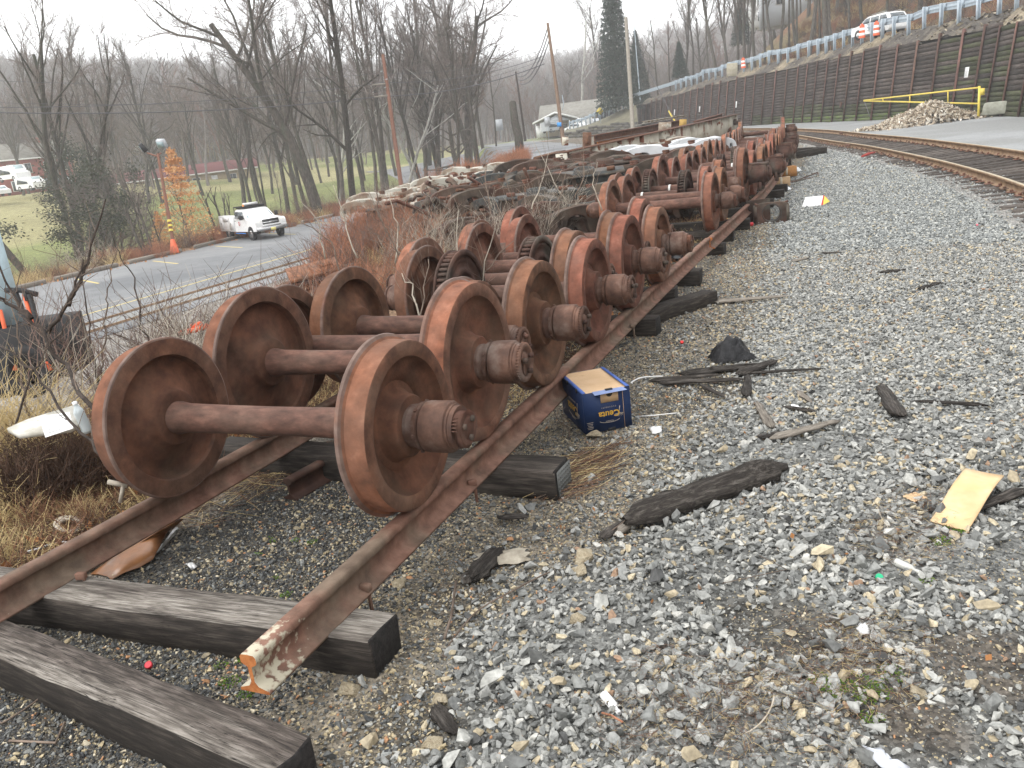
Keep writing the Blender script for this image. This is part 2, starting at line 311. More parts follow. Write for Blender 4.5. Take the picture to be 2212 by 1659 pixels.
def ground_color(x, y):
    n = len(x); c = np.tile(np.array([.115, .105, .088]), (n, 1))
    def put(mask, col, w=1.0):
        w = (np.clip(mask, 0, 1)*w)[:, None]; c[:] = c*(1-w)+np.array(col)*w
    be = ball_edge(x, y)
    e = yard_edge(y)
    rx = row_x(y)
    put(ss(-.25, .3, be), (.13, .13, .122))
    put(ss(3, 9, y)*ss(.1, .4, be)*(x > -3), (.24, .245, .235))
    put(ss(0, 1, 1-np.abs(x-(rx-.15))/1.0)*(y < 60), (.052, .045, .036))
    put(ss(4.5, 6, y)*ss(1.35, .5, np.abs(x-rx)), (.10, .055, .033), .6)
    # tan gravel strip right of the row
    s_ = ss(-1.0, -.2, x-rx-1.0)*ss(.15, -.1, be)
    put(s_, (.175, .15, .115), .85)
    # dark damp dirt patches
    for (px, py, r, col) in [(-1.75, 2.9, .3, (.06, .05, .038)), (-1.55, 2.15, .25, (.07, .06, .045)), (.1, 2.05, .28, (.045, .036, .028)), (.42, 2.9, .30, (.07, .058, .046)), (.15, 2.55, .2, (.07, .058, .046)), (-.35, 3.0, .3, (.06, .055, .047)), (-1.3, 5.9, .6, (.075, .062, .048))]:
        put(ss(1.1, .5, np.hypot((x-px), (y-py)*1.0)/r+.25*wob(x, y, 9)), col, .85)
    # left of the yard row: leaf litter and dead weed
    put(ss(-.9, -1.5, x-rx)*(y < 60), (.15, .098, .062))
    put(ss(-.9, -1.5, x-rx)*ss(.5, .62, .5+.5*wob(x, y, 1.7)), (.19, .135, .08), .6)
    # bank and lot shoulder
    put(ss(.5, -1, x-e), (.17, .12, .085))
    put((x < e-4)*1.0, (.20, .20, .19), .7)
    put(ss(-37.8, -38.6, x), (.17, .105, .06))
    put(ss(-41.5, -43, x), (.16, .115, .06))
    put(ss(-45.5, -47.5, x+1.3*wob(x, y, .3)), (.15, .165, .06))
    put(ss(-70, -74, x+3*wob(x, y, .08))*ss(.40, .5, .5+.5*wob(x, y, .05)), (.26, .23, .12), .8)
    put(ss(-150, -200, x), (.12, .10, .075))
    put(ss(100, 130, y)*ss(-75, -40, x)*(x < wall_x(y)-1), (.25, .26, .26))
    put(ss(120, 180, y)*ss(-80, -60, x+10*wob(x, y, .05)), (.14, .15, .08), .6)
    put(ss(190, 230, y), (.13, .115, .10))
    # main track formation
    md = np.abs(x-(main_x(y)+.75))
    put(ss(1.9, 1.3, md)*(y < 114), (.20, .19, .175))
    # behind the wall
    d = x-wall_x(y)
    bh = (d > 1.0)
    put(bh*1.0, (.105, .088, .072)); put(bh*ss(.5, .7, .5+.5*wob(x, y, 1.1))*ss(40, 62, 92-y)*(y < 62), (.20, .165, .12), .8)
    put((d > 10.8)*1.0, (.13, .10, .055)); put((d > 10.8)*ss(.45, .6, .5+.5*wob(x, y, .35)), (.16, .088, .055), .8)
    put((d > 10.8)*ss(11, 13, d)*ss(20, 17, d)*ss(50, 60, y), (.10, .10, .045), .5)
    put((d > -6)*(y > 129)*(d < 3), (.15, .155, .10))
    return c
def ground_sheet():
    xs = axisgrid([(-900, -340, 18), (-340, -120, 22), (-120, -44, 38), (-44, -22, 22), (-22, -7, 30), (-7, -4.2, 40), (-4.2, 3.2, 148), (3.2, 12, 60), (12, 60, 60), (60, 260, 30)])
    ys = axisgrid([(-30, 0.8, 16), (.8, 7, 124), (7, 16, 90), (16, 40, 80), (40, 140, 110), (140, 300, 50), (300, 900, 40)])
    X, Y = np.meshgrid(xs, ys); x = X.ravel(); y = Y.ravel()
    d = x-wall_x(y)
    z = height(x, y)
    nx, ny = len(xs), len(ys)
    i = np.arange(nx*ny).reshape(ny, nx)
    q = np.stack([i[:-1, :-1], i[:-1, 1:], i[1:, 1:], i[1:, :-1]], -1).reshape(-1, 4)
    me = bpy.data.meshes.new('ground'); me.vertices.add(len(x)); me.vertices.foreach_set('co', np.stack([x, y, z], 1).astype(np.float32).ravel())
    me.loops.add(q.size); me.loops.foreach_set('vertex_index', q.ravel().astype(np.int32))
    me.polygons.add(len(q)); me.polygons.foreach_set('loop_start', (np.arange(len(q))*4).astype(np.int32)); me.polygons.foreach_set('loop_total', np.full(len(q), 4, np.int32))
    me.update(calc_edges=True); me.polygons.foreach_set('use_smooth', np.ones(len(q), bool))
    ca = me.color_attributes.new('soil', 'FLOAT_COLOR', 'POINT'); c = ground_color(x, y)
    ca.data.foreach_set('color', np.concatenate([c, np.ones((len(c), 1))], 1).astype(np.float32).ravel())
    m = bpy.data.materials.new('ground_soil'); m.use_nodes = True; nt = m.node_tree; N = nt.nodes; L = nt.links
    b = N['Principled BSDF']; b.inputs['Roughness'].default_value = .9; b.inputs['Specular IOR Level'].default_value = .2
    at = N.new('ShaderNodeAttribute'); at.attribute_name = 'soil'
    tc = N.new('ShaderNodeTexCoord')
    def noise(sc, d=6):
        n = N.new('ShaderNodeTexNoise'); n.inputs['Scale'].default_value = sc; n.inputs['Detail'].default_value = d; n.inputs['Roughness'].default_value = .65; L.new(tc.outputs['Object'], n.inputs['Vector']); return n.outputs[0]
    def mul(col, src, lo, hi, a=.3, bb=.7):
        r = N.new('ShaderNodeMapRange'); r.inputs[1].default_value = a; r.inputs[2].default_value = bb; r.inputs[3].default_value = lo; r.inputs[4].default_value = hi; L.new(src, r.inputs[0])
        v = N.new('ShaderNodeVectorMath'); v.operation = 'SCALE'; L.new(col, v.inputs[0]); L.new(r.outputs[0], v.inputs['Scale']); return v.outputs[0]
    vo = N.new('ShaderNodeTexVoronoi'); vo.inputs['Scale'].default_value = 62; vo.inputs['Randomness'].default_value = 1; L.new(tc.outputs['Object'], vo.inputs['Vector'])
    sp = N.new('ShaderNodeSeparateColor'); L.new(vo.outputs['Color'], sp.inputs[0])
    vo2 = N.new('ShaderNodeTexVoronoi'); vo2.inputs['Scale'].default_value = 21; L.new(tc.outputs['Object'], vo2.inputs['Vector'])
    sp2 = N.new('ShaderNodeSeparateColor'); L.new(vo2.outputs['Color'], sp2.inputs[0])
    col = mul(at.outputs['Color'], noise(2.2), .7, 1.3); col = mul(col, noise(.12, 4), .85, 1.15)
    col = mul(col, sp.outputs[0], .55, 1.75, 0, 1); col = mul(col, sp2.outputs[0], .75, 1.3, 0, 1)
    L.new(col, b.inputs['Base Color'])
    bp = N.new('ShaderNodeBump'); bp.inputs['Strength'].default_value = .8; bp.inputs['Distance'].default_value = .012
    L.new(vo.outputs['Distance'], bp.inputs['Height']); bp.invert = True
    bp2 = N.new('ShaderNodeBump'); bp2.inputs['Strength'].default_value = .5; bp2.inputs['Distance'].default_value = .02; L.new(noise(30), bp2.inputs['Height']); L.new(bp.outputs[0], bp2.inputs['Normal'])
    L.new(bp2.outputs[0], b.inputs['Normal'])
    me.materials.append(m)
    o = obj('ground', me); o['kind'] = 'structure'; return o
ground_sheet()

def sheet(name, xs, ys, mat, up=.006, zf=None, kind='structure', label=None, cat=None):
    """a surface draped over the ground: xs gives (left, right) at each y, or a function of the row"""
    v = []; f = []
    nn = 8
    for k, y in enumerate(ys):
        a, b = xs(y)
        for j in range(nn+1):
            x = a+(b-a)*j/nn; v.append((x, y, (zf(x, y) if zf else hz(x, y))+up))
    for k in range(len(ys)-1):
        for j in range(nn):
            p = k*(nn+1)+j; f.append((p, p+1, p+nn+2, p+nn+1))
    o = obj(name, MB().add(v, f).mesh(name, mat, True)); o['kind'] = kind
    return o
flatz = lambda x, y: -2.5
lotz = lambda x, y: hz(x, y)
sheet('parking_lot', lambda y: (-37.9, -21.6), np.linspace(-6, 74, 60), M['asphalt'], .02, flatz)
sheet('lot_ramp', lambda y: (-37.9-(y-74)*.8, -24-(y-74)*.75), np.linspace(74, 130, 60), M['asphalt'], .07)
sheet('street', lambda y: (float(yard_edge(y))+1.5, min(float(yard_edge(y))+8.5, float(main_far(y))-2.4)), np.linspace(47, 135, 90), M['asphalt'], .06)
def road_zx(y): return (wall_x(y)+3.2, wall_x(y)+10.2)
sheet('upper_road', road_zx, np.linspace(20, 127, 90), M['asphalt'], .05)
# dirt road between main track and wall
sheet('gravel_road', lambda y: (main_x(y)+2.5+.1*math.sin(y*1.3)+.06*math.sin(y*3.7), wall_x(y)-.35), np.concatenate([np.linspace(20, 60, 90), np.linspace(61, 112, 50)]), M['dirtroad'], .05)
# painted bay lines
def strip(pts, w, z, name, mat=None):
    mb = MB()
    p = np.array(pts, float)
    for a, b in zip(p[:-1], p[1:]):
        d = b-a; n = np.array([-d[1], d[0]]); n = n/np.linalg.norm(n)*w/2
        q = [a-n, b-n, b+n, a+n]; mb.add([(*k, z) for k in q], [(0, 1, 2, 3)])
    o = obj(name, mb.mesh(name, mat or M['roadyellow'])); o['kind'] = 'structure'; return o
for y in np.arange(14, 72, 5.1):
    strip([(-37.0, y+.6), (-33.4, y-1.2)], .12, -2.474, 'bay_line')
strip([(-26.0, 10), (-26.3, 27), (-26.6, 40)], .12, -2.474, 'edge_line')
strip([(-27.3, 17), (-27.2, 27), (-27.3, 36)], .08, -2.474, 'edge_line', M['paletwig'])
strip([(-31, 12.5), (-26.1, 17.0)], .12, -2.474, 'bay_line')
for xx in (-24.3, -22.85):
    mb = MB(); mb.box((xx, 32, -2.445), (.07, 84, .05)); mb.box((xx+.09, 32, -2.465), (.05, 84, .02))
    o = obj('embedded_rail', mb.mesh('embedded_rail', M['mainrail'])); tag(o, 'rusty rail set in the parking lot asphalt, '+('lot side of the pair' if xx < -23 else 'yard side of the pair'), 'rail', 'rails set in the lot')
sheet('rail_strip', lambda y: (-24.1, -22.95), np.linspace(-6, 74, 20), M['dirtroad'], .03, flatz)
for k, (y0, y1) in enumerate([(10.5, 14.6), (15.6, 19.9), (20.4, 24.4), (24.9, 29.0), (29.6, 33.6), (34.4, 38.4), (39.6, 43.6), (45.6, 49.8), (50.6, 54.7), (55.6, 59.8), (60.4, 64.6)]):
    o = bev(obj('kerb_log', MB().box((0, 0, 0), (.22, y1-y0, .22)).mesh('kerb_log', M['greywood']), None, (-38.15, (y0+y1)/2, -2.38), (0, .1, random.uniform(-.02, .02))), .03)
    tag(o, 'weathered timber kerb on the wooded edge of the lot, '+['first', 'second', 'third', 'fourth', 'fifth', 'sixth', 'seventh', 'eighth', 'ninth', 'tenth', 'eleventh'][k]+' from the left', 'kerb', 'timber kerbs along the lot')

# ------------------------------------------------------------------ rails
def rail_profile(s=1.0):
    half = [(0, .16), (.028, .158), (.036, .148), (.036, .126), (.030, .119), (.009, .108), (.008, .045), (.022, .026), (.066, .012), (.066, 0)]
    return np.array([(x*s, z*s) for x, z in half]+[(-x*s, z*s) for x, z in half[::-1]][:-1])
def rail_mesh(name, pts, mats, s=1.0, headmat=True):
    """a flat-bottomed rail swept along pts (foot centre)"""
    pr = rail_profile(s); n = len(pr); p = np.array(pts, float); t = np.gradient(p, axis=0); t /= np.linalg.norm(t, axis=1, keepdims=True)
    mb = MB(); vs = []
    for i in range(len(p)):
        sd = np.array([t[i][1], -t[i][0], 0]); sd /= np.linalg.norm(sd)
        for x, z in pr: vs.append(p[i]+sd*x+np.array([0, 0, z]))
    fs = []
    for i in range(len(p)-1):
        for j in range(n): fs.append((i*n+j, i*n+(j+1) % n, (i+1)*n+(j+1) % n, (i+1)*n+j))
    mb.add(np.array(vs), fs)
    mb.add(np.array(vs[:n]), [tuple(reversed(range(n)))], 2); mb.add(np.array(vs[-n:]), [tuple(range(n))], 2)
    for k in range(len(fs)):
        j = k % n
        if headmat and j in (0, n-1): mb.m[k] = 1
    return mb.mesh(name, mats)
M['orangerust'] = mk('fresh_rust', [(.3, (.30, .095, .03)), (.6, (.45, .17, .055)), (.8, (.36, .17, .09))], 30, 6, .9, .4, 90)
# peeling cream paint near the sawn ends (real paint, in place on the rail)
def painted_rail(name, y_end):
    m = M['railrust'].copy(); m.name = name; nt = m.node_tree; N = nt.nodes; L = nt.links; b = N['Principled BSDF']
    src = b.inputs['Base Color'].links[0].from_socket
    tc = N.new('ShaderNodeTexCoord'); sx = N.new('ShaderNodeSeparateXYZ'); L.new(tc.outputs['Object'], sx.inputs[0])
    nn = N.new('ShaderNodeTexNoise'); nn.inputs['Scale'].default_value = 30; nn.inputs['Detail'].default_value = 8; L.new(tc.outputs['Object'], nn.inputs['Vector'])
    fade = N.new('ShaderNodeMapRange'); fade.inputs[1].default_value = y_end; fade.inputs[2].default_value = y_end+.62; fade.inputs[3].default_value = .20; fade.inputs[4].default_value = -.40; L.new(sx.outputs[1], fade.inputs[0])
    ad = N.new('ShaderNodeMath'); ad.operation = 'ADD'; L.new(nn.outputs[0], ad.inputs[0]); L.new(fade.outputs[0], ad.inputs[1])
    st = N.new('ShaderNodeMapRange'); st.inputs[1].default_value = .55; st.inputs[2].default_value = .66; L.new(ad.outputs[0], st.inputs[0])
    mx = N.new('ShaderNodeMix'); mx.data_type = 'RGBA'; mx.inputs[7].default_value = (.46, .42, .32, 1); L.new(st.outputs[0], mx.inputs[0]); L.new(src, mx.inputs[6])
    L.new(mx.outputs[2], b.inputs['Base Color']); return m
RT_ = .18
def storage_rail(name, x0, y0, y1, label, wig=.02):
    ys = np.linspace(y0, y1, max(3, int((y1-y0)*1.2)))
    pts = [(x0+wig*math.sin(y*.5)*(x0 > -3)+(row_x(y)+2.78)-(.045*max(0, 3.6-y) if x0 < -3 else 0), y, RT_) for y in ys]
    mats = [painted_rail('peeling_paint_rail', y0 if x0 > -3 else 1.75), M['railrust'], M['orangerust']] if y0 < 5 else [M['railrust'], M['railrust'], M['orangerust']]
    if y0 < 5: mats[1] = mats[0]
    o = obj('storage_rail', rail_mesh('storage_rail', pts, mats), None)
    tag(o, label, 'rail', 'rails the wheelsets stand on'); return o
storage_rail('r', -2.06, 1.93, 11.6, 'rusty rail under the nearest wheels, its sawn end flaking cream paint over the first tie')
storage_rail('r', -2.04, 11.62, 22, 'rusty rail continuing under the middle wheels past the square axle bearing frame', .01)
storage_rail('r', -2.02, 22.02, 37, 'rusty rail under the farthest wheels on the ballast side', .01)
storage_rail('r', -3.57, 1.2, 11.2, 'rusty rail on the weed side, torn brown sheet beneath it, first wheel on it')
storage_rail('r', -3.56, 11.22, 37, 'rusty rail on the weed side running beneath the far wheels', .01)
# flanges broken / clips on the foot
for k, (x, y) in enumerate([(-2.0, 2.62), (-3.5, 2.42), (-2.0, 3.72), (-2.0, 7.2)]):
    tag(bev(obj('rail_spike', MB().box((0, 0, .0), (.05, .03, .035)).box((.012, 0, -.06), (.016, .016, .12)).mesh('rail_spike', M['railrust']), None, (x+.0, y, RT_+.03), (0, 0, .3*k)), .004), 'rusty spike head holding the rail foot, '+['on the nearest whole tie, ballast side', 'on the nearest whole tie, weed side', 'on the second tie past the first wheel', 'beside the fourth axle end'][k], 'spike')
def tie_mesh(L_, W_, H_, seed, mats=('tie', 'tie', 'tieend')):
    r = np.random.default_rng(seed); nx = 15; mb = MB()
    prof = [(-W_/2, -H_/2), (W_/2, -H_/2), (W_/2, H_/2), (0, H_/2), (-W_/2, H_/2)]
    vs = []
    for i in range(nx+1):
        x = -L_/2+L_*i/nx
        for (y, z) in prof: vs.append((x+(r.normal()*.006 if i in (0, nx) else 0), y+r.normal()*.0035, z+r.normal()*.003))
    n = 5; fs = []; mi = []
    for i in range(nx):
        for j in range(n):
            fs.append((i*n+j, (i+1)*n+j, (i+1)*n+(j+1) % n, i*n+(j+1) % n)); mi.append(1 if j in (2, 3) else 0)
    fs += [tuple(range(n)), tuple(reversed(range(nx*n, nx*n+n)))]; mi += [2, 2]
    mb.add(np.array(vs), fs); mb.m = mi
    return mb.mesh('tie', [M[k] for k in mats])
tm = [tie_mesh(2.6, .23, .18, s) for s in (1, 2, 3)]
def tie(me, x, y, z, rz, label, group='ties under the wheelset rails', rx=0, ry=0, name='wooden_tie'):
    o = bev(obj(name, me, None, (x, y, z), (rx, ry, rz)), .008); tag(o, label, 'railroad tie', group); return o
tie(tie_mesh(2.7, .21, .20, 5, ('tie', 'tietop', 'tieend')), -3.13, 2.37, .085, .025, 'black tie lying across under the sawn rail end, its top worn pale')
tie(tie_mesh(2.4, .19, .20, 6, ('tie', 'tietop', 'tieend')), -2.88, 1.87, .085, -.15, 'loose weathered grey beam in the near corner, its top bleached and cracked', None)
tlab = ['tie with a perforated end plate sticking out past the nearest axle end', 'tie sticking out beside the third axle end', 'tie showing under the rail beyond the fourth axle end']
endy = [(-1.62, 4.05), (-1.88, 7.6), (-1.99, 8.95), (-1.9, 10.05), (-1.93, 12.1), (-2.0, 13.4), (-1.9, 14.6), (-1.8, 16.3), (-1.8, 17.5), (-1.75, 19.2), (-1.8, 20.6), (-1.9, 22.6), (-2.1, 24.6), (-2.2, 26.8), (-2.4, 29), (-2.6, 31.4), (-2.9, 33.8)]
words = ['the first wheel, perforated plate on its end', 'the toothed grey cap', 'the slanting tie', 'the fourth axle end', 'the fifth axle end', 'the gap in the wheel row', 'the black plastic bag', 'the square bearing frame', 'the crumpled white bag', 'the pale taped carton', 'the orange taped carton', 'the first boxy axle housing']
for k, (xe, y) in enumerate(endy):
    lab = ('dark tie sticking out under the rail past '+words[k]) if k < 12 else ['nearest', 'second', 'third', 'fourth', 'fifth'][k-12]+' of the dark tie ends under the distant boxed wheels'
    t = tie(tm[k % 3], xe-1.3, y+.1, .085, random.uniform(-.04, .04), lab)
    if k == 0:
        mb = MB()
        mb.box((1.312, 0, 0), (.004, .2, .16))
        for a in range(7):
            for b in range(6): mb.box((1.315, -.085+a*.028, -.066+b*.026), (.004, .016, .010))
        pl = obj('end_plate', mb.mesh('end_plate', M['brownpaint_'] if 'brownpaint_' in M else flat('grimy_zinc', (.13, .135, .13), .6)), t); pl['label'] = 'grey perforated metal plate nailed to the end grain'
tie(tie_mesh(1.5, .2, .17, 9), -1.98, 8.35, .06, 1.05, 'short dark timber lying slanted between two tie ends')
tie(tie_mesh(2.2, .26, .24, 11), -2.55, 34.6, .12, -.75, 'black timber lying askew against the far axle boxes', None)
tie(tie_mesh(1.6, .26, .24, 12, ('tie', 'tie', 'greywood')), -2.1, 32.9, .12, .9, 'thick timber with a squared pale end beside the main track bend', None)
# inner guard rails and timbers between the wheels
o = obj('loose_rail', rail_mesh('loose_rail', [(-2.86, 8.6, .2), (-2.75, 10, .2), (-2.6, 12.3, .2)], [M['brownsteel']]*3, .9)); tag(o, 'dark short rail lying between the storage rails in front of the black bag', 'rail')
o = obj('loose_rail', rail_mesh('loose_rail', [(-3.3, 3.75, .0), (-3.05, 5.5, .0), (-3.0, 7.5, .0)], [M['brownsteel']]*3, .9)); tag(o, 'dark mossy rail lying low between the nearest two wheelsets', 'rail')

# ------------------------------------------------------------------ main track
trk = thing('main_track', 'curving main line track of worn rails on dark ties in grey ballast', 'railway track', (0, 0, 0))
def mpts(off, z0, y0, y1, n):
    P = []
    for y in np.linspace(y0, y1, n):
        e = .3; t = np.array([float(main_x(y+e)-main_x(y-e)), 2*e]); t /= np.linalg.norm(t)
        c = np.array([float(main_x(y)), y])
        P.append((c[0]+t[1]*off, c[1]-t[0]*off, z0))
    return P
for yy in [0]:
    k = 3
# smooth main_x by re-sampling through a cubic
_cy = np.linspace(0, 114, 400); _cx = np.interp(_cy, MAINY, MAINX)
_k = np.hanning(31); _k /= _k.sum(); _px = np.pad(_cx, 15, mode='reflect', reflect_type='odd'); _cx = np.convolve(_px, _k, 'valid')
def main_x(y): return np.interp(y, _cy, _cx)
r1 = obj('rail', rail_mesh('rail', mpts(0, .03, 0, 112, 160), [M['mainrail'], M['railhead'], M['orangerust']], 1.1), trk)
r2 = obj('rail', rail_mesh('rail', mpts(1.51, .13, 0, 112, 160), [M['mainrail'], M['railhead'], M['orangerust']], 1.1), trk)
mt = [tie_mesh(2.6, .22, .16, 20+s, ('tracktie', 'tracktie', 'tracktie')) for s in range(4)]
spk = MB()
for sx in (0,):
    for q in (-1, 1):
        spk.box((sx+q*.085, .05*q, .125), (.05, .03, .035)); spk.box((sx+q*.06, -.03*q, .12), (.03, .04, .03))
    spk.box((sx, 0, .095), (.3, .19, .012))
spkm = spk.mesh('tie_plate', M['railrust'])
yy = 6.0; k = 0
while yy < 70:
    e = .3; ang = math.atan2(float(main_x(yy-e)-main_x(yy+e)), 2*e)
    P = mpts(.755, 0, yy, yy+.01, 2)[0]
    t = obj('tie', mt[k % 4], trk, (P[0]+random.uniform(-.05, .05), P[1], .005+random.uniform(-.012, .01)), (0, -.055, ang+random.uniform(-.025, .025)))
    if yy < 45:
        for sx in (-.755, .755): obj('tie_plate', spkm, t, (sx, 0, 0))
    yy += .545+random.uniform(-.03, .03) if yy < 40 else .56; k += 1
for off, y in ((0, 16.0), (0, 35.6), (1.51, 45), (0, 13)):
    mb = MB()
    for q in (-1, 1):
        mb.box((q*.034, 0, .085), (.03, .75, .075))
        for b in range(4): mb.box((q*.06, -.27+b*.18, .085), (.03, .04, .04))
    e = .3; ang = math.atan2(float(main_x(y-e)-main_x(y+e)), 2*e); P = mpts(off, 0, y, y+.01, 2)[0]
    obj('joint_bar', mb.mesh('joint_bar', M['railrust']), trk, (P[0], P[1], .03 if off == 0 else .13), (0, 0, ang))

# ------------------------------------------------------------------ gravel: real stones, instanced
def stone_mesh(seed, flatn=.6):
    r = np.random.default_rng(seed)
    import bmesh
    bm = bmesh.new(); pts = r.normal(size=(12, 3)); pts /= np.linalg.norm(pts, axis=1, keepdims=True); pts *= (1, .78, flatn); pts *= .5*(.8+.35*r.random((12, 1)))
    for p in pts: bm.verts.new(p)
    bmesh.ops.convex_hull(bm, input=bm.verts)
    bmesh.ops.delete(bm, geom=[v for v in bm.verts if not v.link_faces], context='VERTS')
    me = bpy.data.meshes.new('stone'); bm.to_mesh(me); bm.free(); return me
def stone_mat(name, cols, dark=1.0):
    m = bpy.data.materials.new(name); m.use_nodes = True; nt = m.node_tree; N = nt.nodes; L = nt.links; b = N['Principled BSDF']
    oi = N.new('ShaderNodeObjectInfo'); r = N.new('ShaderNodeValToRGB'); r.color_ramp.interpolation = 'CONSTANT'; e = r.color_ramp.elements
    while len(e) < len(cols): e.new(.5)
    for i, (p, c) in enumerate(cols): e[i].position = p; e[i].color = (*[x*dark for x in c], 1)
    L.new(oi.outputs['Random'], r.inputs[0])
    tc = N.new('ShaderNodeTexCoord'); n = N.new('ShaderNodeTexNoise'); n.inputs['Scale'].default_value = 4; n.inputs['Detail'].default_value = 5; L.new(tc.outputs['Object'], n.inputs['Vector'])
    mr = N.new('ShaderNodeMapRange'); mr.inputs[1].default_value = .3; mr.inputs[2].default_value = .7; mr.inputs[3].default_value = .68; mr.inputs[4].default_value = 1.32; L.new(n.outputs[0], mr.inputs[0])
    v = N.new('ShaderNodeVectorMath'); v.operation = 'SCALE'; L.new(r.outputs[0], v.inputs[0]); L.new(mr.outputs[0], v.inputs['Scale']); L.new(v.outputs[0], b.inputs['Base Color'])
    b.inputs['Roughness'].default_value = .62; b.inputs['Specular IOR Level'].default_value = .35
    return m
GREY = [(0, (.13, .132, .126)), (.10, (.185, .188, .178)), (.28, (.25, .252, .238)), (.48, (.32, .32, .30)), (.68, (.39, .388, .358)), (.82, (.465, .455, .415)), (.86, (.37, .31, .21)), (.925, (.49, .42, .29)), (.966, (.31, .20, .13)), (.98, (.07, .07, .068))]
GREYF = [(0, (.16, .168, .165)), (.2, (.24, .25, .242)), (.5, (.32, .33, .315)), (.75, (.40, .405, .38)), (.88, (.48, .48, .44)), (.95, (.42, .37, .27))]
TAN = [(0, (.035, .037, .038)), (.2, (.07, .072, .07)), (.4, (.125, .125, .115)), (.56, (.20, .17, .115)), (.7, (.30, .245, .15)), (.84, (.20, .205, .195)), (.92, (.42, .37, .27)), (.97, (.32, .17, .085))]
DARK = [(0, (.022, .023, .024)), (.35, (.045, .046, .046)), (.62, (.075, .075, .07)), (.8, (.13, .115, .085)), (.9, (.15, .155, .15)), (.96, (.30, .26, .18))]
def inst_group():
    ng = bpy.data.node_groups.new('scatter', 'GeometryNodeTree')
    ng.interface.new_socket('Geometry', in_out='INPUT', socket_type='NodeSocketGeometry')
    ng.interface.new_socket('Source', in_out='INPUT', socket_type='NodeSocketCollection')
    ng.interface.new_socket('Geometry', in_out='OUTPUT', socket_type='NodeSocketGeometry')
    N = ng.nodes; L = ng.links
    gi = N.new('NodeGroupInput'); go = N.new('NodeGroupOutput'); ip = N.new('GeometryNodeInstanceOnPoints'); ci = N.new('GeometryNodeCollectionInfo')
    ci.inputs['Separate Children'].default_value = True; ci.inputs['Reset Children'].default_value = True
    ip.inputs['Pick Instance'].default_value = True
    def att(nm, tp):
        a = N.new('GeometryNodeInputNamedAttribute'); a.data_type = tp; a.inputs[0].default_value = nm; return a.outputs[0]
    L.new(gi.outputs[0], ip.inputs['Points']); L.new(gi.outputs[1], ci.inputs[0]); L.new(ci.outputs[0], ip.inputs['Instance'])
    L.new(att('rot', 'FLOAT_VECTOR'), ip.inputs['Rotation']); L.new(att('scl', 'FLOAT_VECTOR'), ip.inputs['Scale']); L.new(att('idx', 'INT'), ip.inputs['Instance Index'])
    L.new(ip.outputs[0], go.inputs[0]); return ng
NG = inst_group(); IN_ID = [i.identifier for i in NG.interface.items_tree if i.name == 'Source'][0]
def source(name, meshes, mats=None):
    c = bpy.data.collections.new(name)
    for i, me in enumerate(meshes):
        o = bpy.data.objects.new(name+'_%d' % i, me); c.objects.link(o)
    return c
def scatter(name, P, rot, scl, coll, nsrc, kind='stuff', label=None, cat=None, mat=None):
    me = bpy.data.meshes.new(name); n = len(P); me.vertices.add(n); me.vertices.foreach_set('co', np.asarray(P, np.float32).ravel())
    for nm, d in (('rot', rot), ('scl', scl)):
        a = me.attributes.new(nm, 'FLOAT_VECTOR', 'POINT'); a.data.foreach_set('vector', np.asarray(d, np.float32).ravel())
    a = me.attributes.new('idx', 'INT', 'POINT'); a.data.foreach_set('value', rng.integers(0, nsrc, n).astype(np.int32))
    o = obj(name, me); m = o.modifiers.new('scatter', 'NODES'); m.node_group = NG; m[IN_ID] = coll; o['kind'] = kind
    if mat: me.materials.append(mat)
    return tag(o, label, cat)
def stone_source(name, mat, n=10, fl=.6):
    ms = [stone_mesh(s+hash(len(name)) % 7, fl) for s in range(n)]
    for m in ms: m.materials.append(mat)
    return source(name, ms)
def rnd_rot(n, tilt=.5): return np.stack([rng.normal(0, tilt, n), rng.normal(0, tilt, n), rng.random(n)*2*PI], 1)
def in_view(x, y, z, mg=60):
    v = np.stack([x, y, z-CZ], 1); d = v@FW; d = np.maximum(d, .01); px = CX+FPX*(v@RT)/d; py = CY-FPX*(v@UP)/d
    return (v@FW > .1) & (px > -mg) & (px < 2212+mg) & (py > -mg) & (py < 1659+mg*2)
def bare(x, y):   # places where the coarse stone is missing
    b = np.zeros(len(x))
    for (px, py, r) in [(.1, 2.05, .26), (.42, 2.9, .28), (.2, 2.5, .2), (-.3, 2.15, .16), (-.35, 3.02, .22), (.52, 3.6, .3)]:
        b = np.maximum(b, ss(1.15, .45, np.hypot(x-px, y-py)/r+.3*wob(x, y, 9)))
    return b
def tri_scatter(n, x0, x1, y0, y1):
    return rng.uniform(x0, x1, n), rng.uniform(y0, y1, n)
def coarse(name, n, box, smin, smax, keepf, src, nsrc, lift=.3, tilt=.5, extra=''):
    x, y = tri_scatter(n, *box); k = keepf(x, y) > rng.random(n); x, y = x[k], y[k]
    z = height(x, y); k = in_view(x, y, z); x, y, z = x[k], y[k], z[k]; n = len(x)
    s = smin+(smax-smin)*rng.random(n)**1.9
    sc = np.stack([s*rng.uniform(.85, 1.3, n), s*rng.uniform(.75, 1.1, n), s*rng.uniform(.7, 1.0, n)], 1)
    z = z+s*rng.uniform(-.1, lift, n)
    return scatter(name, np.stack([x, y, z], 1), rnd_rot(n, tilt), sc, src, nsrc)
SG = stone_source('grey_stone', stone_mat('grey_stone', GREY, .95)); ST = stone_source('tan_grit', stone_mat('tan_grit', TAN, 1.3)); SF = stone_source('far_stone', stone_mat('far_stone', GREYF, .92)); SD = stone_source('dark_grit', stone_mat('dark_grit', DARK))
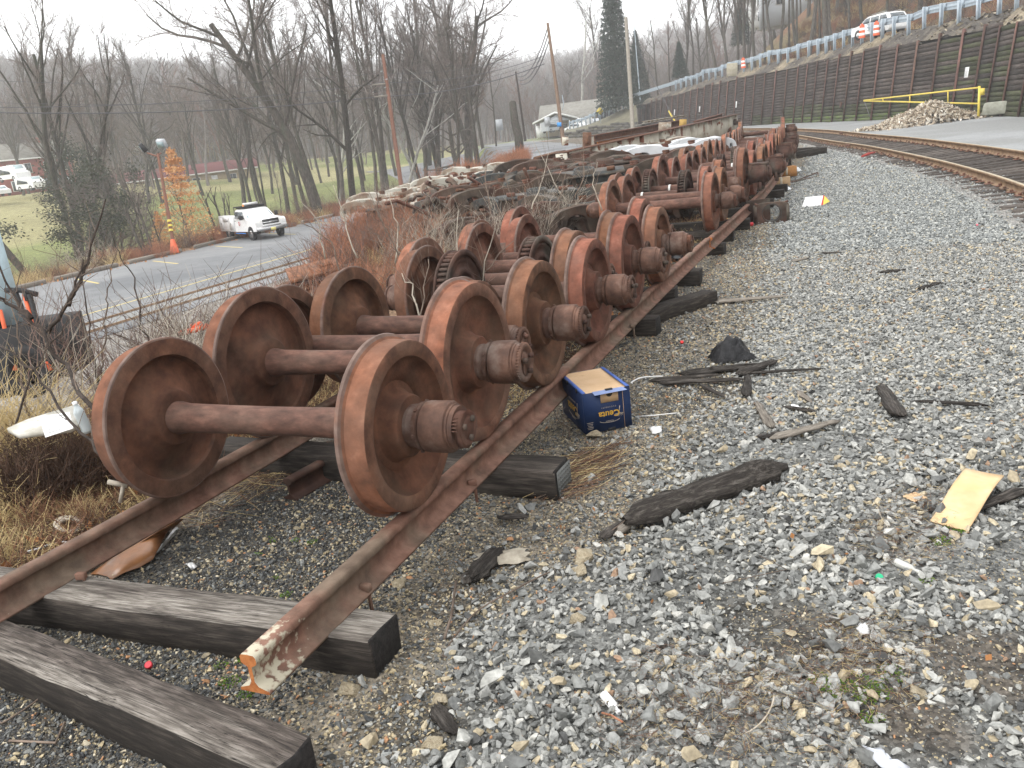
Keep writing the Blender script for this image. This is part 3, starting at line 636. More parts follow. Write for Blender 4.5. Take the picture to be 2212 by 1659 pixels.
def k_grey(x, y):
    d = main_x(y)-x
    return np.maximum(ss(-.22, .32, ball_edge(x, y)), .09*(x > row_x(y)+.95))*(1-.93*bare(x, y))*np.where(np.abs(x-main_x(y)-.75) < 1.5, .13, 1)*(x < main_x(y)+2.3+.15*wob(x, y, 2))*(.55+.45*ss(.25, .55, .5+.5*wob(x, y, 1.5)))
def k_near(x, y): return k_grey(x, y)*(.35+.65*ss(.3, .6, .5+.5*wob(x, y, 3.1, 2)))
coarse('ballast_gravel', 68000, (-2, 2.6, 1.5, 5.2), .016, .056, k_near, SG, 10, .45)
coarse('ballast_gravel', 150000, (-2, 5, 5.2, 12), .026, .055, k_grey, SG, 10, .45)
coarse('ballast_gravel', 150000, (-2.2, 8, 12, 24), .04, .066, k_grey, SF, 10, .45)
coarse('ballast_gravel', 90000, (-6, 9, 24, 46), .06, .10, k_grey, SF, 10, .3)
coarse('ballast_gravel', 5000, (-1.9, 2.6, 1.5, 5.2), .05, .10, lambda x, y: k_grey(x, y)*.4, SG, 10, .5)
def k_tan(x, y): return ss(.3, -.05, ball_edge(x, y))*ss(-1.05, -.55, x-row_x(y)-.2)*.9
coarse('fine_tan_gravel', 130000, (-3.6, -.7, 1.4, 7), .006, .026, k_tan, ST, 10, .2)
coarse('fine_tan_gravel', 70000, (-3.0, -.6, 7, 20), .014, .04, k_tan, ST, 10, .2)
coarse('fine_tan_gravel', 60000, (-1.6, 2.4, 1.5, 4.8), .006, .02, lambda x, y: .25+.75*bare(x, y), ST, 10, .1)
coarse('fine_tan_gravel', 1800, (-3.0, -.6, 1.5, 8), .025, .05, k_tan, ST, 10, .3)
def k_dark(x, y): return ss(.95, .7, np.abs(x+2.9))
coarse('dark_cinder_grit', 70000, (-4.2, -1.9, 1.3, 4.4), .006, .024, k_dark, SD, 10, .2)
coarse('dark_cinder_grit', 6000, (-4.2, -1.9, 1.3, 4.4), .02, .045, lambda x, y: k_dark(x, y)*.5, ST, 10, .2)

# ------------------------------------------------------------------ wheelsets
def wheel_mesh(R, n=64):
    r0 = R
    prof = [(.0, r0-.012), (.004, r0-.003), (.012, r0), (.022, r0-.003), (.030, r0-.016), (.038, r0-.028), (.120, r0-.032), (.136, r0-.036), (.142, r0-.046), (.142, r0-.095),
            (.136, r0-.108), (.112, r0-.116), (.092, r0-.135), (.082, r0-.17), (.070, r0*.52), (.055, .215), (.062, .180), (.09, .158), (.135, .150), (.142, .143), (.142, .088),
            (-.036, .088), (-.036, .142), (-.030, .150), (-.006, .158), (.018, .182), (.030, .222), (.046, r0*.55), (.060, r0-.16), (.058, r0-.130), (.046, r0-.112), (.018, r0-.104), (.0, r0-.096)]
    mb = MB(); mb.lathe(prof, n, 'x', closed=True)
    k = len(prof)
    for i in range(k):
        mat = 0 if 4 <= i <= 6 else (3 if i in (0, 1, 2, 3) else (1 if (i in (7, 8, 9, 31, 32)) else 2))
        for j in range(n): mb.m[i*n+j] = mat
    return mb.mesh('wheel', [M['tread'], M['rust'], M['dish'], M['worn']], True, 40)
def axle_mesh(n=28):
    h = [(-1.06, 0), (-1.06, .055), (-.90, .058), (-.89, .085), (-.83, .09), (-.62, .09), (-.60, .086), (-.56, .080), (-.3, .076), (0, .074)]
    prof = h+[(-x, r) for x, r in h[-2::-1]]
    return MB().lathe(prof, n, 'x').mesh('axle', M['axle'], True, 30)
def bearing_mesh(n=40):     # outward = +x, starts at the wheel hub
    prof = [(.82, .06), (.82, .105), (.845, .108), (.862, .100), (.885, .096), (.889, .118), (.912, .122), (.918, .116), (.92, .100), (.928, .100), (.93, .118), (.936, .124), (.95, .126), (1.085, .126), (1.094, .122), (1.10, .112), (1.112, .112), (1.116, .106), (1.142, .104), (1.146, .05), (1.146, 0)]
    mb = MB().lathe(prof, n, 'x')
    for j in range(6):
        a = j*PI/3+.3; mb.box((.905, .122*math.cos(a), .122*math.sin(a)), (.018, .016, .016), (a, 0, 0))
    return sq(mb).mesh('bearing', M['bearing'], True, 35)
def sq(mb):
    for v in mb.v: v[:, 0] = .82+(v[:, 0]-.82)*.80; v[:, 1:] *= .97
    return mb
def cap_tri():      # a three lobed end cap with bolts
    pts = []
    for j in range(48):
        a = j*2*PI/48; r = .098-.020*(.5-.5*math.cos(3*a)); pts.append((r*math.cos(a), r*math.sin(a)))
    mb = MB().prism(pts, .05, 'x', (1.165, 0, 0)); mb.lathe([(1.19, .086), (1.194, .06), (1.172, .052), (1.170, 0)], 30, 'x')
    for j in range(5): mb.box((1.15, .099*math.cos(2.2+j*.16), .099*math.sin(2.2+j*.16)), (.05, .003, .006), (2.2+j*.16, 0, 0))
    return sq(mb).mesh('end_cap', M['rust'], False)
def cap_disc():
    mb = MB().lathe([(1.14, .07), (1.145, .108), (1.162, .112), (1.170, .106), (1.172, .085), (1.160, .080), (1.158, .0)], 40, 'x')
    for j in range(40):
        a = j*2*PI/40; mb.box((1.154, .112*math.cos(a), .112*math.sin(a)), (.02, .006, .006), (a, 0, 0))
    lob = []
    for j in range(36):
        a = j*2*PI/36; lob.append(((.062+.018*math.cos(3*a))*math.cos(a), (.062+.018*math.cos(3*a))*math.sin(a)))
    mb.prism(lob, .014, 'x', (1.166, 0, 0))
    return sq(mb).mesh('end_cap', M['bearing'], False)
def bolts_mesh():
    mb = MB()
    mb.prism([(.017*math.cos(b*PI/3), .017*math.sin(b*PI/3)) for b in range(6)], .03, 'x', (1.188, .052, 0))
    return sq(mb).mesh('bolt', M['brownsteel'])
def gear_mesh():
    mb = MB(); mb.lathe([(-.05, .18), (-.05, .33), (-.05, .345), (-.043, .35), (.043, .35), (.05, .345), (.05, .30), (.035, .285), (.03, .24), (.05, .23), (.05, .18), (.02, .17), (.02, .10), (-.02, .10), (-.02, .17)], 60, 'x', closed=True)
    nt_ = 46
    for j in range(nt_):
        a = j*2*PI/nt_; mb.box((0, .362*math.cos(a), .362*math.sin(a)), (.075, .03, .022), (a, 0, 0))
    mb.lathe([(-.062, .33), (-.062, .385), (-.048, .385), (-.048, .33)], 60, 'x', closed=True); mb.lathe([(.048, .33), (.048, .385), (.062, .385), (.062, .33)], 60, 'x', closed=True)
    return mb.mesh('gear_wheel', M['brownsteel'], False)
def box_mesh():     # square axle box with ribs, lid and lugs
    mb = MB(); mb.box((1.03, 0, .01), (.30, .30, .30)); mb.box((1.03, 0, .175), (.34, .26, .035)); mb.box((.90, 0, 0), (.06, .34, .34))
    mb.box((1.19, 0, 0), (.03, .26, .26)); mb.lathe([(1.20, .0), (1.20, .105), (1.24, .10), (1.26, .06), (1.26, 0)], 20, 'x')
    for sx in (-1, 1):
        mb.box((1.03, sx*.165, -.02), (.22, .04, .22)); mb.box((1.18, sx*.10, .10), (.05, .04, .04)); mb.box((1.18, sx*.10, -.10), (.05, .04, .04)); mb.box((1.07, sx*.17, -.2), (.05, .03, .18))
    mb.box((1.08, 0, -.18), (.12, .2, .08))
    return mb
WR = {r: wheel_mesh(r) for r in (.42, .44, .455, .485, .51)}
AX = axle_mesh(); BE = bearing_mesh(); CT = cap_tri(); CD = cap_disc(); BO = bolts_mesh(); GE = gear_mesh()
BXM = [bev, None]; _b = box_mesh(); BX = _b.mesh('axle_box', M['brownsteel']); BX2 = box_mesh().mesh('axle_box', M['bearing'])
M['strap'] = flat('white_strap', (.70, .70, .66), .6)
def wheelset(xc, y, R, label, cap='tri', gear=None, rz=0.0, box=False, strap=None, zoff=0, group='rusty wheelsets in the yard row', seg=None):
    t = thing('wheelset', label, 'train wheelset', (xc, y, RT_+.16+R-.03+zoff), (0, 0, rz), group)
    ph = random.uniform(0, 6)
    for s in (1, -1):
        w = obj('wheel', WR[R], t, (s*.68, 0, 0), (ph, 0, 0 if s > 0 else PI))
    obj('axle', AX, t)
    for s in (1, -1):
        rr = (0, 0, 0 if s > 0 else PI)
        if box and (s > 0 or box == 2): obj('axle_box', BX if random.random() < .6 else BX2, t, (0, 0, 0), (random.uniform(-.1, .1), 0, rr[2]))
        else:
            obj('bearing', BE, t, (0, 0, 0), (ph, 0, rr[2]))
            c = obj('end_cap', CT if cap == 'tri' else CD, t, (0, 0, 0), (ph*1.7 if s < 0 else (.15 if cap == 'tri' else ph), 0, rr[2]))
            if y < 14:
                for q in range(3): obj('bolt', BO, c, (0, 0, 0), (q*2*PI/3+.5, 0, 0))
    if gear is not None: obj('gear_wheel', GE, t, (gear, 0, 0))
    if strap is not None:
        obj('strap', MB().lathe([(-.018, .079), (-.018, .083), (.018, .083), (.018, .079)], 24, 'x', closed=True).mesh('strap', M['strap']), t, (strap, 0, 0))
    return t
WS = [
 (-2.805, 3.18, .44, 'nearest rusty wheelset, its outer axle end wearing a three lobed cap by the rail', 'tri', None, .0, 0, None),
 (-2.85, 4.08, .485, 'second wheelset from the near end, large wheels, round bolted axle cap above the blue box', 'disc', None, .0, 0, None),
 (-3.08, 4.62, .44, 'wheelset set back behind the second one, only a sliver of its wheel showing', 'disc', None, .0, 0, None),
 (-2.83, 5.1, .455, 'wheelset whose grey toothed axle cap stands out behind the blue produce box', 'disc', None, 0, 0, .02),
 (-2.80, 6.22, .44, 'wheelset with a slotted gear near its weed side wheel, fourth axle end along the rail', 'disc', -.40, 0, 0, None),
 (-3.13, 6.8, .44, 'set back wheelset with a slotted gear beside its ballast side wheel', 'disc', .42, 0, 0, None),
 (-2.82, 7.42, .455, 'wheelset ending in a dark round cap, fifth axle end along the rail', 'disc', None, 0, 0, None),
 (-3.10, 8.0, .44, 'wheelset set back behind the fifth axle end, narrow orange rim showing', 'disc', None, 0, 0, None),
 (-2.81, 8.6, .42, 'small wheelset just before the gap in the row, smooth grey axle end', 'tri', None, 0, 0, None),
 (-3.12, 9.2, .44, 'last wheelset before the gap in the row, partly hidden among twigs', 'disc', None, 0, 0, None),
 (-2.88, 12.35, .44, 'first wheelset beyond the gap, long bare axle across the rubbish', 'tri', None, 0, 0, None),
 (-2.90, 13.3, .44, 'second wheelset beyond the gap with a battered cap', 'tri', None, 0, 0, None),
 (-3.22, 13.9, .44, 'wheelset with an orange splashed wheel and a white strap round its axle', 'disc', .42, 0, 0, -.3),
 (-3.15, 14.8, .455, 'wheelset with bright orange wheel treads and a strap on its axle', 'disc', -.45, 0, 0, -.1),
 (-2.9, 15.85, .51, 'large wheelset with a square axle box, first of the boxed ones', 'disc', None, 0, 1, None)]
for w in WS: wheelset(w[0], w[1], w[2], w[3], w[4], w[5], w[6], w[7], w[8])
far = [(0, 16.95, .455, 0), (-.3, 17.5, .455, 1), (.05, 18.1, .455, 1), (0, 19.2, .455, 0), (-.3, 19.8, .485, 0), (0, 20.4, .455, 0), (0, 21.5, .51, 1), (-.3, 22.2, .455, 0), (0, 22.9, .485, 1), (0, 24.0, .455, 1), (-.3, 24.7, .455, 0), (0, 25.4, .51, 1), (0, 26.6, .51, 0), (-.3, 27.3, .455, 0), (0, 28.1, .485, 1), (0, 29.3, .51, 1), (-.3, 30.0, .455, 0), (0, 30.8, .485, 1), (0, 32, .51, 0), (0, 33.4, .51, 1)]
for k, (dx, y, R, b) in enumerate(far):
    e = .3; ang = math.atan2(float(row_x(y-e)-row_x(y+e)), 2*e)
    lab = ['second','third','fourth','fifth','sixth','seventh','eighth','ninth','tenth','eleventh','twelfth','thirteenth','fourteenth','fifteenth','sixteenth','seventeenth','eighteenth','nineteenth','twentieth','last'][k]+' rusty wheelset counting from the first boxed one, '+('with a square axle box' if b else 'with round bearing ends')
    if k == len(far)-1: lab = 'farthest wheelset of the row, raised above the others beside the main track bend'
    wheelset(float(row_x(y))-.1+dx, y, R, lab, 'disc', (.4 if k in (1, 4, 9) else None), ang+random.uniform(-.03, .03), b, (.1 if k in (3, 6) else None), .16 if k == len(far)-1 else 0)
# ------------------------------------------------------------------ timber and steel retaining wall
M['plank'] = mk('dark_plank', [(.3, (.032, .026, .023)), (.5, (.060, .048, .042)), (.72, (.105, .085, .073))], 3, 8, .9, .5, 12, stretch=(1, 6, 6), rnd=.42, cols2=[(.3, (.06, .048, .042)), (.7, (.12, .10, .09))], s2=.9, th2=(.6, .75))
M['mossplank'] = mk('mossy_plank', [(.3, (.030, .034, .018)), (.5, (.055, .060, .030)), (.72, (.085, .088, .050))], 3, 8, .9, .5, 12, stretch=(1, 6, 6), rnd=.4, cols2=[(.3, (.04, .034, .028)), (.7, (.07, .066, .045))], s2=1.1, th2=(.5, .6))
M['greenplank'] = mk('green_plank', [(.3, (.06, .085, .025)), (.6, (.10, .14, .04)), (.8, (.15, .18, .07))], 3, 8, .9, .5, 12, stretch=(1, 5, 5), rnd=.3, cols2=[(.3, (.05, .05, .03)), (.7, (.10, .10, .07))], s2=1.5, th2=(.45, .6))
M['pile'] = mk('pile_steel', [(.3, (.075, .042, .034)), (.6, (.14, .075, .058)), (.8, (.23, .12, .09))], 3, 7, .85, .3, 30, rnd=.35, hue=.01)
wallT = thing('retaining_wall', 'tall battered wall of dark mossy timber planks between rusty steel posts behind the track', 'retaining wall')
seg = []
wp = [np.array(p) for p in WALL]
acc = 0; ptsw = [wp[0]]
for a, b in zip(wp[:-1], wp[1:]):
    L_ = np.linalg.norm(b-a); s_ = 2.44-acc
    while s_ < L_: ptsw.append(a+(b-a)*s_/L_); s_ += 2.44
    acc = L_-(s_-2.44)
TB = math.tan(math.radians(7)); npl = 0; mbfar = MB()
plm = {}
r_ = random.Random(3)
for i in range(len(ptsw)-1):
    a, b = ptsw[i], ptsw[i+1]; u = (b-a)/np.linalg.norm(b-a); n = np.array([u[1], -u[0]]); ym = (a[1]+b[1])/2
    if ym < 30: continue
    H = float(wall_h(ym))+(.12 if (i//3) % 2 else -.05); L_ = float(np.linalg.norm(b-a))
    ang = math.atan2(u[1], u[0])
    # steel post
    zt = float(wall_h(a[1]))+r_.choice([.0, .12, .3, .05])
    o = obj('steel_post', MB().box((0, -.02, zt/2), (.22, .018, zt)).box((0, .07, zt/2), (.012, .17, zt)).mesh('steel_post', M['pile']), wallT, (a[0]-n[0]*.07, a[1]-n[1]*.07, -.1), (-math.atan(TB), 0, ang+PI))
    hh = .245; rows = int(H/hh)
    for k in range(rows):
        z = hh*(k+.5)-.02; c = (a+b)/2+n*(z*TB+.03+r_.uniform(-.006, .006))
        g = k < 3+(2 if 56 < ym < 84 else 0)+r_.choice([0, 0, 1]) and ym < 90
        mat = 'greenplank' if (k < 2 and 58 < ym < 86 and r_.random() < .75) else ('mossplank' if (ym < 60 and r_.random() < .62) or g else 'plank')
        if npl < 296 and ym > 44:
            key = (mat, r_.randint(0, 1), round(L_, 1))
            if key not in plm: plm[key] = MB().box((0, 0, 0), (L_-.03, .09, hh-.009)).mesh('plank', M[mat])
            obj('plank', plm[key], wallT, (c[0], c[1], z), (math.atan(TB)*-1, r_.uniform(-.003, .003), ang+PI)); npl += 1
        else:
            mbfar.box((c[0], c[1], z), (L_-.03, .09, hh-.009), (-math.atan(TB), 0, ang+PI), mi={'plank': 0, 'mossplank': 1, 'greenplank': 2}[mat])
o = obj('far_planks', mbfar.mesh('far_planks', [M['plank'], M['mossplank'], M['greenplank']]), wallT); o['kind'] = 'stuff'
# dark backing earth behind the joints
vb = []; fb = []
for i, p in enumerate(ptsw):
    j = min(i, len(ptsw)-2); u = (ptsw[j+1]-ptsw[j]); u = u/np.linalg.norm(u); n = np.array([u[1], -u[0]]); h = float(wall_h(p[1]))-.15
    vb += [(*(p+n*.14), -.1), (*(p+n*(.14+h*TB)), h)]
fb = [(2*i, 2*i+2, 2*i+3, 2*i+1) for i in range(len(ptsw)-1)]
obj('backing', MB().add(vb, fb).mesh('backing', flat('dark_backing', (.012, .011, .01), .9)), wallT)
# embankment top
M['bankdirt'] = mk('bank_dirt', [(.3, (.045, .040, .036)), (.5, (.085, .075, .065)), (.72, (.16, .14, .115))], 2.2, 9, .95, .7, 9, cols2=[(.3, (.15, .125, .085)), (.7, (.36, .30, .21))], s2=.22, th2=(.46, .6), bdist=.08)
def bank_z(d, x, y):
    return float(wall_h(y))-.12+.95*float(ss(.5, 2.6, d))+.16*float(wob(x, y, 1.3))*float(ss(.4, 1, d)*ss(3.4, 2.4, d))
vb = []; fb = []; ys = np.linspace(28, 140, 150); ds = [.5, .8, 1.2, 1.6, 2.0, 2.5, 3.0, 3.5]
for y in ys:
    for d in ds: x = float(wall_x(y))+d+(.12 if d == .5 else 0); vb.append((x, y, bank_z(d, x, y)))
nd = len(ds)
for i in range(len(ys)-1):
    for j in range(nd-1): p = i*nd+j; fb.append((p, p+1, p+nd+1, p+nd))
o = obj('embankment', MB().add(vb, fb).mesh('embankment', M['bankdirt'], True)); o['kind'] = 'structure'
# rubble on the bank
def lump(seed, s=(1, 1, .5)):
    me = stone_mesh(seed, .5); return me
rs = [stone_mesh(60+i, .4) for i in range(5)]
for m_ in rs: m_.materials.append(stone_mat('bank_rubble', [(0, (.10, .085, .065)), (.4, (.22, .18, .13)), (.7, (.40, .34, .24)), (.9, (.05, .045, .04))]))
RB = source('bank_rubble_src', rs)
n = 2600; yy_ = rng.uniform(36, 100, n); dd = rng.uniform(.6, 3.3, n); xx_ = wall_x(yy_)+dd; zz_ = np.array([bank_z(d, x, y) for d, x, y in zip(dd, xx_, yy_)])
s_ = rng.uniform(.06, .3, n)*np.where(yy_ < 62, 1.15, .5)
scatter('bank_rubble', np.stack([xx_, yy_, zz_], 1), rnd_rot(n, .4), np.stack([s_*1.6, s_, s_*.5], 1), RB, 5)

# signs on the wall
def wall_pt(y, z, off=.16):
    x = float(wall_x(y)); u = np.array([float(wall_x(y+.5)-wall_x(y-.5)), 1.0]); u /= np.linalg.norm(u); n = np.array([u[1], -u[0]])
    return np.array([x, y])+n*(z*TB-off), math.atan2(u[1], u[0])
def yw(px, py):    # where a sighting meets the wall
    d = ray(px, py)
    for i in range(len(wp)-1):
        a, b = wp[i], wp[i+1]; Mx = np.array([[d[0], -(b-a)[0]], [d[1], -(b-a)[1]]])
        s_ = np.linalg.solve(Mx, a)
        if 0 <= s_[1] <= 1 and s_[0] > 0: P = CAMP+d*s_[0]; return P[1], P[2]
for px, py, w, h, lab in [(2083, 157, .42, .56, 'white notice plate on the mossy planks above the yellow gate'), (1588, 226, .38, .62, 'white notice plate on the dark wall, second from its far end'), (1509, 236, .38, .62, 'white notice plate on the dark wall nearest its far end'), (1455, 243, .4, .7, 'small white plate at the shaded end of the wall near the guy wire')]:
    y, z = yw(px, py); P, an = wall_pt(y, z)
    mb = MB().box((0, 0, 0), (w, .012, h)); t = thing('notice_sign', lab, 'sign', (P[0], P[1], z), (-math.atan(TB), 0, an+PI))
    bev(obj('plate', mb.mesh('plate', M['whitepaint']), t), .01)
    mt_ = MB()
    for k in range(6): mt_.box((0, .008 if True else 0, h*.33-k*h*.12), (w*(.66-.12*(k % 2)), .003, h*.028))
    for k in range(6): mt_.box((0, -.008, h*.33-k*h*.12), (w*(.66-.12*(k % 2)), .003, h*.028))
    o = obj('print', mt_.mesh('print', flat('grey_print', (.22, .22, .23), .6)), t)
y, z = yw(1816, 226); P, an = wall_pt(y, z)
tag(obj('rust_plate', MB().box((0, 0, 0), (.42, .02, .42)).mesh('rust_plate', M['pile']), None, (P[0], P[1], z), (-math.atan(TB), 0, an+PI)), 'small rusty square plate on the wall left of the gate tip', 'plate')

# ------------------------------------------------------------------ guard rail
gr = thing('guard_rail', 'galvanised steel guard rail on closely set posts along the road above the wall', 'guard rail')
def gpt(y, d=1.9):
    return np.array([float(wall_x(y))+d, y, bank_z(d, float(wall_x(y))+d, y) if y < 122 else float(wall_h(y))+.4])
GP = []; y = 38.0
while y < 118:
    GP.append(gpt(y)); y += 1.72 if y < 75 else 1.85
tail = [(1345, 231, 121), (1336, 238, 122), (1326, 244, 123), (1315, 248, 124), (1304, 254, 126), (1294, 258, 128), (1284, 262, 130), (1274, 266, 133), (1265, 270, 136), (1256, 273, 139), (1247, 275, 142), (1238, 277, 146), (1230, 279, 150)]
GP += [atd(a, b, c) for a, b, c in tail]
gpm = MB().box((0, 0, .5), (.17, .012, 1.7)).box((.0, .09, .5), (.012, .17, 1.7)).box((0, .18, .5), (.17, .012, 1.7)).box((0, .27, 1.12), (.16, .16, .40)).mesh('post', M['galv'])
for p in GP:
    yy_ = min(p[1], 128); an = math.atan2(-(float(wall_x(yy_+.5)-wall_x(yy_-.5))), 1.0)
    obj('post', gpm, gr, tuple(p), (0, random.uniform(-.03, .03), an-PI/2))
GPa = np.array(GP)
mb = MB(); prof = [(.0, .52), (.045, .57), (.045, .62), (0, .67), (.0, .70), (.045, .75), (.045, .80), (0, .85), (.012, .86), (.057, .80), (.057, .75), (.012, .70), (.012, .67), (.057, .62), (.057, .57), (.012, .52)]
vs = []; fs = []
for i, p in enumerate(GPa):
    j = min(max(i, 1), len(GPa)-2); u = GPa[j+1]-GPa[j-1]; u = u/np.linalg.norm(u); n_ = np.array([u[1], -u[0], 0])
    for (o_, h_) in prof: vs.append(p+n_*(.34+o_)+np.array([0, 0, (h_-.69)*1.35+1.12]))
k = len(prof)
for i in range(len(GPa)-1):
    for j in range(k): fs.append((i*k+j, i*k+(j+1) % k, (i+1)*k+(j+1) % k, (i+1)*k+j))
obj('beam', MB().add(vs, fs).mesh('beam', M['galv']), gr)
# concrete marker and barrels, chunk timber
o = bev(obj('concrete_post', MB().box((0, 0, .45), (.95, .5, 1.15)).mesh('concrete_post', mk('old_concrete', [(.3, (.30, .27, .20)), (.7, (.46, .42, .33))], 5, 6, .9, .4)), None, tuple(atd(1581, 158, 78)-np.array([0, 0, .15])), (0, .05, .3)), .04)
tag(o, 'pale square concrete post breaking the line of the guard rail', 'concrete post')
M['orange'] = flat('orange_plastic', (.70, .13, .05), .6)
def barrel(P, lab):
    t = thing('traffic_barrel', lab, 'traffic barrel', P)
    for k in range(5):
        obj('band', MB().lathe([(k*.17, .22-.012*k), (k*.17+.157, .215-.012*k), (k*.17+.17, .19-.012*k)], 20, 'z').mesh('band', M['orange'] if k % 2 == 0 else M['whitepaint'], True), t)
    obj('lid', MB().lathe([(.83, .17), (.87, .14), (.88, 0)], 20, 'z').mesh('lid', M['orange'], True), t)
    obj('handle', MB().box((0, 0, .91), (.14, .03, .1)).mesh('handle', M['orange']), t)
def onroad(y, d): return (float(wall_x(y))+d, y, float(road_z(y))+.02)
b1 = atd(1606, 147, 80); barrel((b1[0], b1[1], b1[2]), 'orange and white traffic barrel behind the guard rail beside the concrete post')
_q = atd(1862, 92, 59.5); barrel((_q[0], _q[1], float(road_z(_q[1]))+.02), 'orange and white traffic barrel by the nose of the white car above the wall')
_q = atd(1893, 86, 58.5); barrel((_q[0], _q[1], float(road_z(_q[1]))+.02), 'orange topped traffic barrel standing beside the front door of the white car')

# ------------------------------------------------------------------ vehicles
def car(loc, rz, label, prof, W_, L_, wheels, mat, win, cat='car', name='parked_car', wr=.34, extra=None):
    t = thing(name, label, cat, loc, (0, 0, rz))
    mb = MB(); zs = max(p[1] for p in prof)
    # body: rounded sections across the width
    ks = [(-.5, .94), (-.47, .985), (-.38, 1.0), (0, 1.01), (.38, 1.0), (.47, .985), (.5, .94)]
    n = len(prof); vs = []
    belt = win['belt']
    for (k, s) in ks:
        for (x, z) in prof:
            y = k*W_
            if z > belt: y *= 1-(z-belt)*win.get('tumble', .32)
            zz = z*(s if z > belt else 1) if abs(k) > .4 else z
            vs.append((x, y, zz))
    fs = []
    for i in range(len(ks)-1):
        for j in range(n): fs.append((i*n+j, i*n+(j+1) % n, (i+1)*n+(j+1) % n, (i+1)*n+j))
    fs += [tuple(reversed(range(n))), tuple(range((len(ks)-1)*n, len(ks)*n))]
    mb.add(np.array(vs), fs); obj('body', mb.mesh('body', mat, True, 28), t)
    for nm, quads in win['glass']:
        for q in quads:
            qq = np.array(q, float)
            g = MB(); nn = np.cross(qq[1]-qq[0], qq[2]-qq[0]); nn /= np.linalg.norm(nn)
            g.add(np.concatenate([qq+nn*.004, qq-nn*.02]), [(0, 1, 2, 3), (7, 6, 5, 4), (0, 4, 5, 1), (1, 5, 6, 2), (2, 6, 7, 3), (3, 7, 4, 0)])
            obj(nm, g.mesh(nm, M['windshield'] if nm == 'windshield' else M['glass']), t)
    for x in wheels:
        for s in (-1, 1):
            w = obj('wheel', MB().lathe([(-.11, wr*.6), (-.11, wr*.95), (-.08, wr), (.08, wr), (.11, wr*.95), (.11, wr*.62)], 24, 'y', closed=True).mesh('wheel', M['black'], True, 40), t, (x, s*(W_/2-.10), wr))
            obj('rim', MB().lathe([(s*.112, 0), (s*.112, wr*.16), (s*.09, wr*.2), (s*.085, wr*.5), (s*.10, wr*.6), (s*.07, wr*.62)], 16, 'y').mesh('rim', M['chrome'], True), w)
            obj('wheel_arch', MB().lathe([(s*.10, wr*1.02), (s*.118, wr*1.02), (s*.118, wr*1.14), (s*.10, wr*1.14)], 24, 'y', closed=True).mesh('wheel_arch', M['black'], True), t, (x, s*(W_/2-.11), wr))
    if extra: extra(t)
    return t
def sideq(W_, belt, pts, s, tum=.32):
    return [(x, s*(W_/2*(1-(max(z, belt)-belt)*tum)*1.0+.006), z) for x, z in pts][::s]
# SUV above the wall
SUVP = [(2.35, .32), (2.4, .55), (2.36, .80), (2.25, .98), (1.35, 1.10), (.75, 1.55), (.4, 1.66), (-1.4, 1.70), (-1.95, 1.62), (-2.25, 1.15), (-2.33, .9), (-2.33, .45), (-2.2, .30)]
wn = {'belt': 1.05, 'tumble': .25, 'glass': [('side_window', [sideq(1.85, 1.05, [(1.15, 1.12), (.12, 1.12), (.12, 1.52), (.62, 1.52)], s, .25) for s in (-1, 1)]+[sideq(1.85, 1.05, [(.02, 1.12), (-.95, 1.12), (-.95, 1.54), (.02, 1.54)], s, .25) for s in (-1, 1)]+[sideq(1.85, 1.05, [(-1.08, 1.14), (-2.02, 1.18), (-1.80, 1.52), (-1.08, 1.55)], s, .25) for s in (-1, 1)]),
      ('windshield', [[(1.27, -.76, 1.16), (1.27, .76, 1.16), (.79, .68, 1.53), (.79, -.68, 1.53)]]), ('rear_window', [[(-2.24, .7, 1.20), (-2.24, -.7, 1.20), (-2.0, -.62, 1.56), (-2.0, .62, 1.56)]])]}
def suvx(t):
    for s in (-1, 1):
        obj('headlight', MB().box((2.3, s*.72, .82), (.14, .3, .16)).mesh('headlight', M['chrome']), t); obj('tail_light', MB().box((-2.31, s*.82, 1.0), (.06, .12, .4)).mesh('tail_light', flat('red_lens', (.4, .02, .02), .3)), t)
        obj('roof_rail', MB().tube([(.2, s*.66, 1.72), (0, s*.66, 1.76), (-1.5, s*.66, 1.78), (-1.7, s*.66, 1.72)], .022, 6).mesh('roof_rail', M['chrome']), t)
        obj('mirror', MB().box((.95, s*1.0, 1.1), (.12, .18, .14)).mesh('mirror', M['whitepaint']), t)
    obj('grille', MB().box((2.385, 0, .7), (.04, 1.0, .2)).mesh('grille', M['black']), t); obj('bumper', MB().box((2.36, 0, .45), (.14, 1.75, .2)).mesh('bumper', M['whitepaint']), t)
_p = atd(1900, 84, 62)
car((_p[0], _p[1], float(road_z(_p[1]))+.12), math.radians(128), 'white sport utility car on the road above the timber wall, seen over the guard rail', SUVP, 1.9, 4.7, (1.5, -1.42), M['whitepaint'], wn, extra=suvx, wr=.36).scale = (.9, .9, .9)
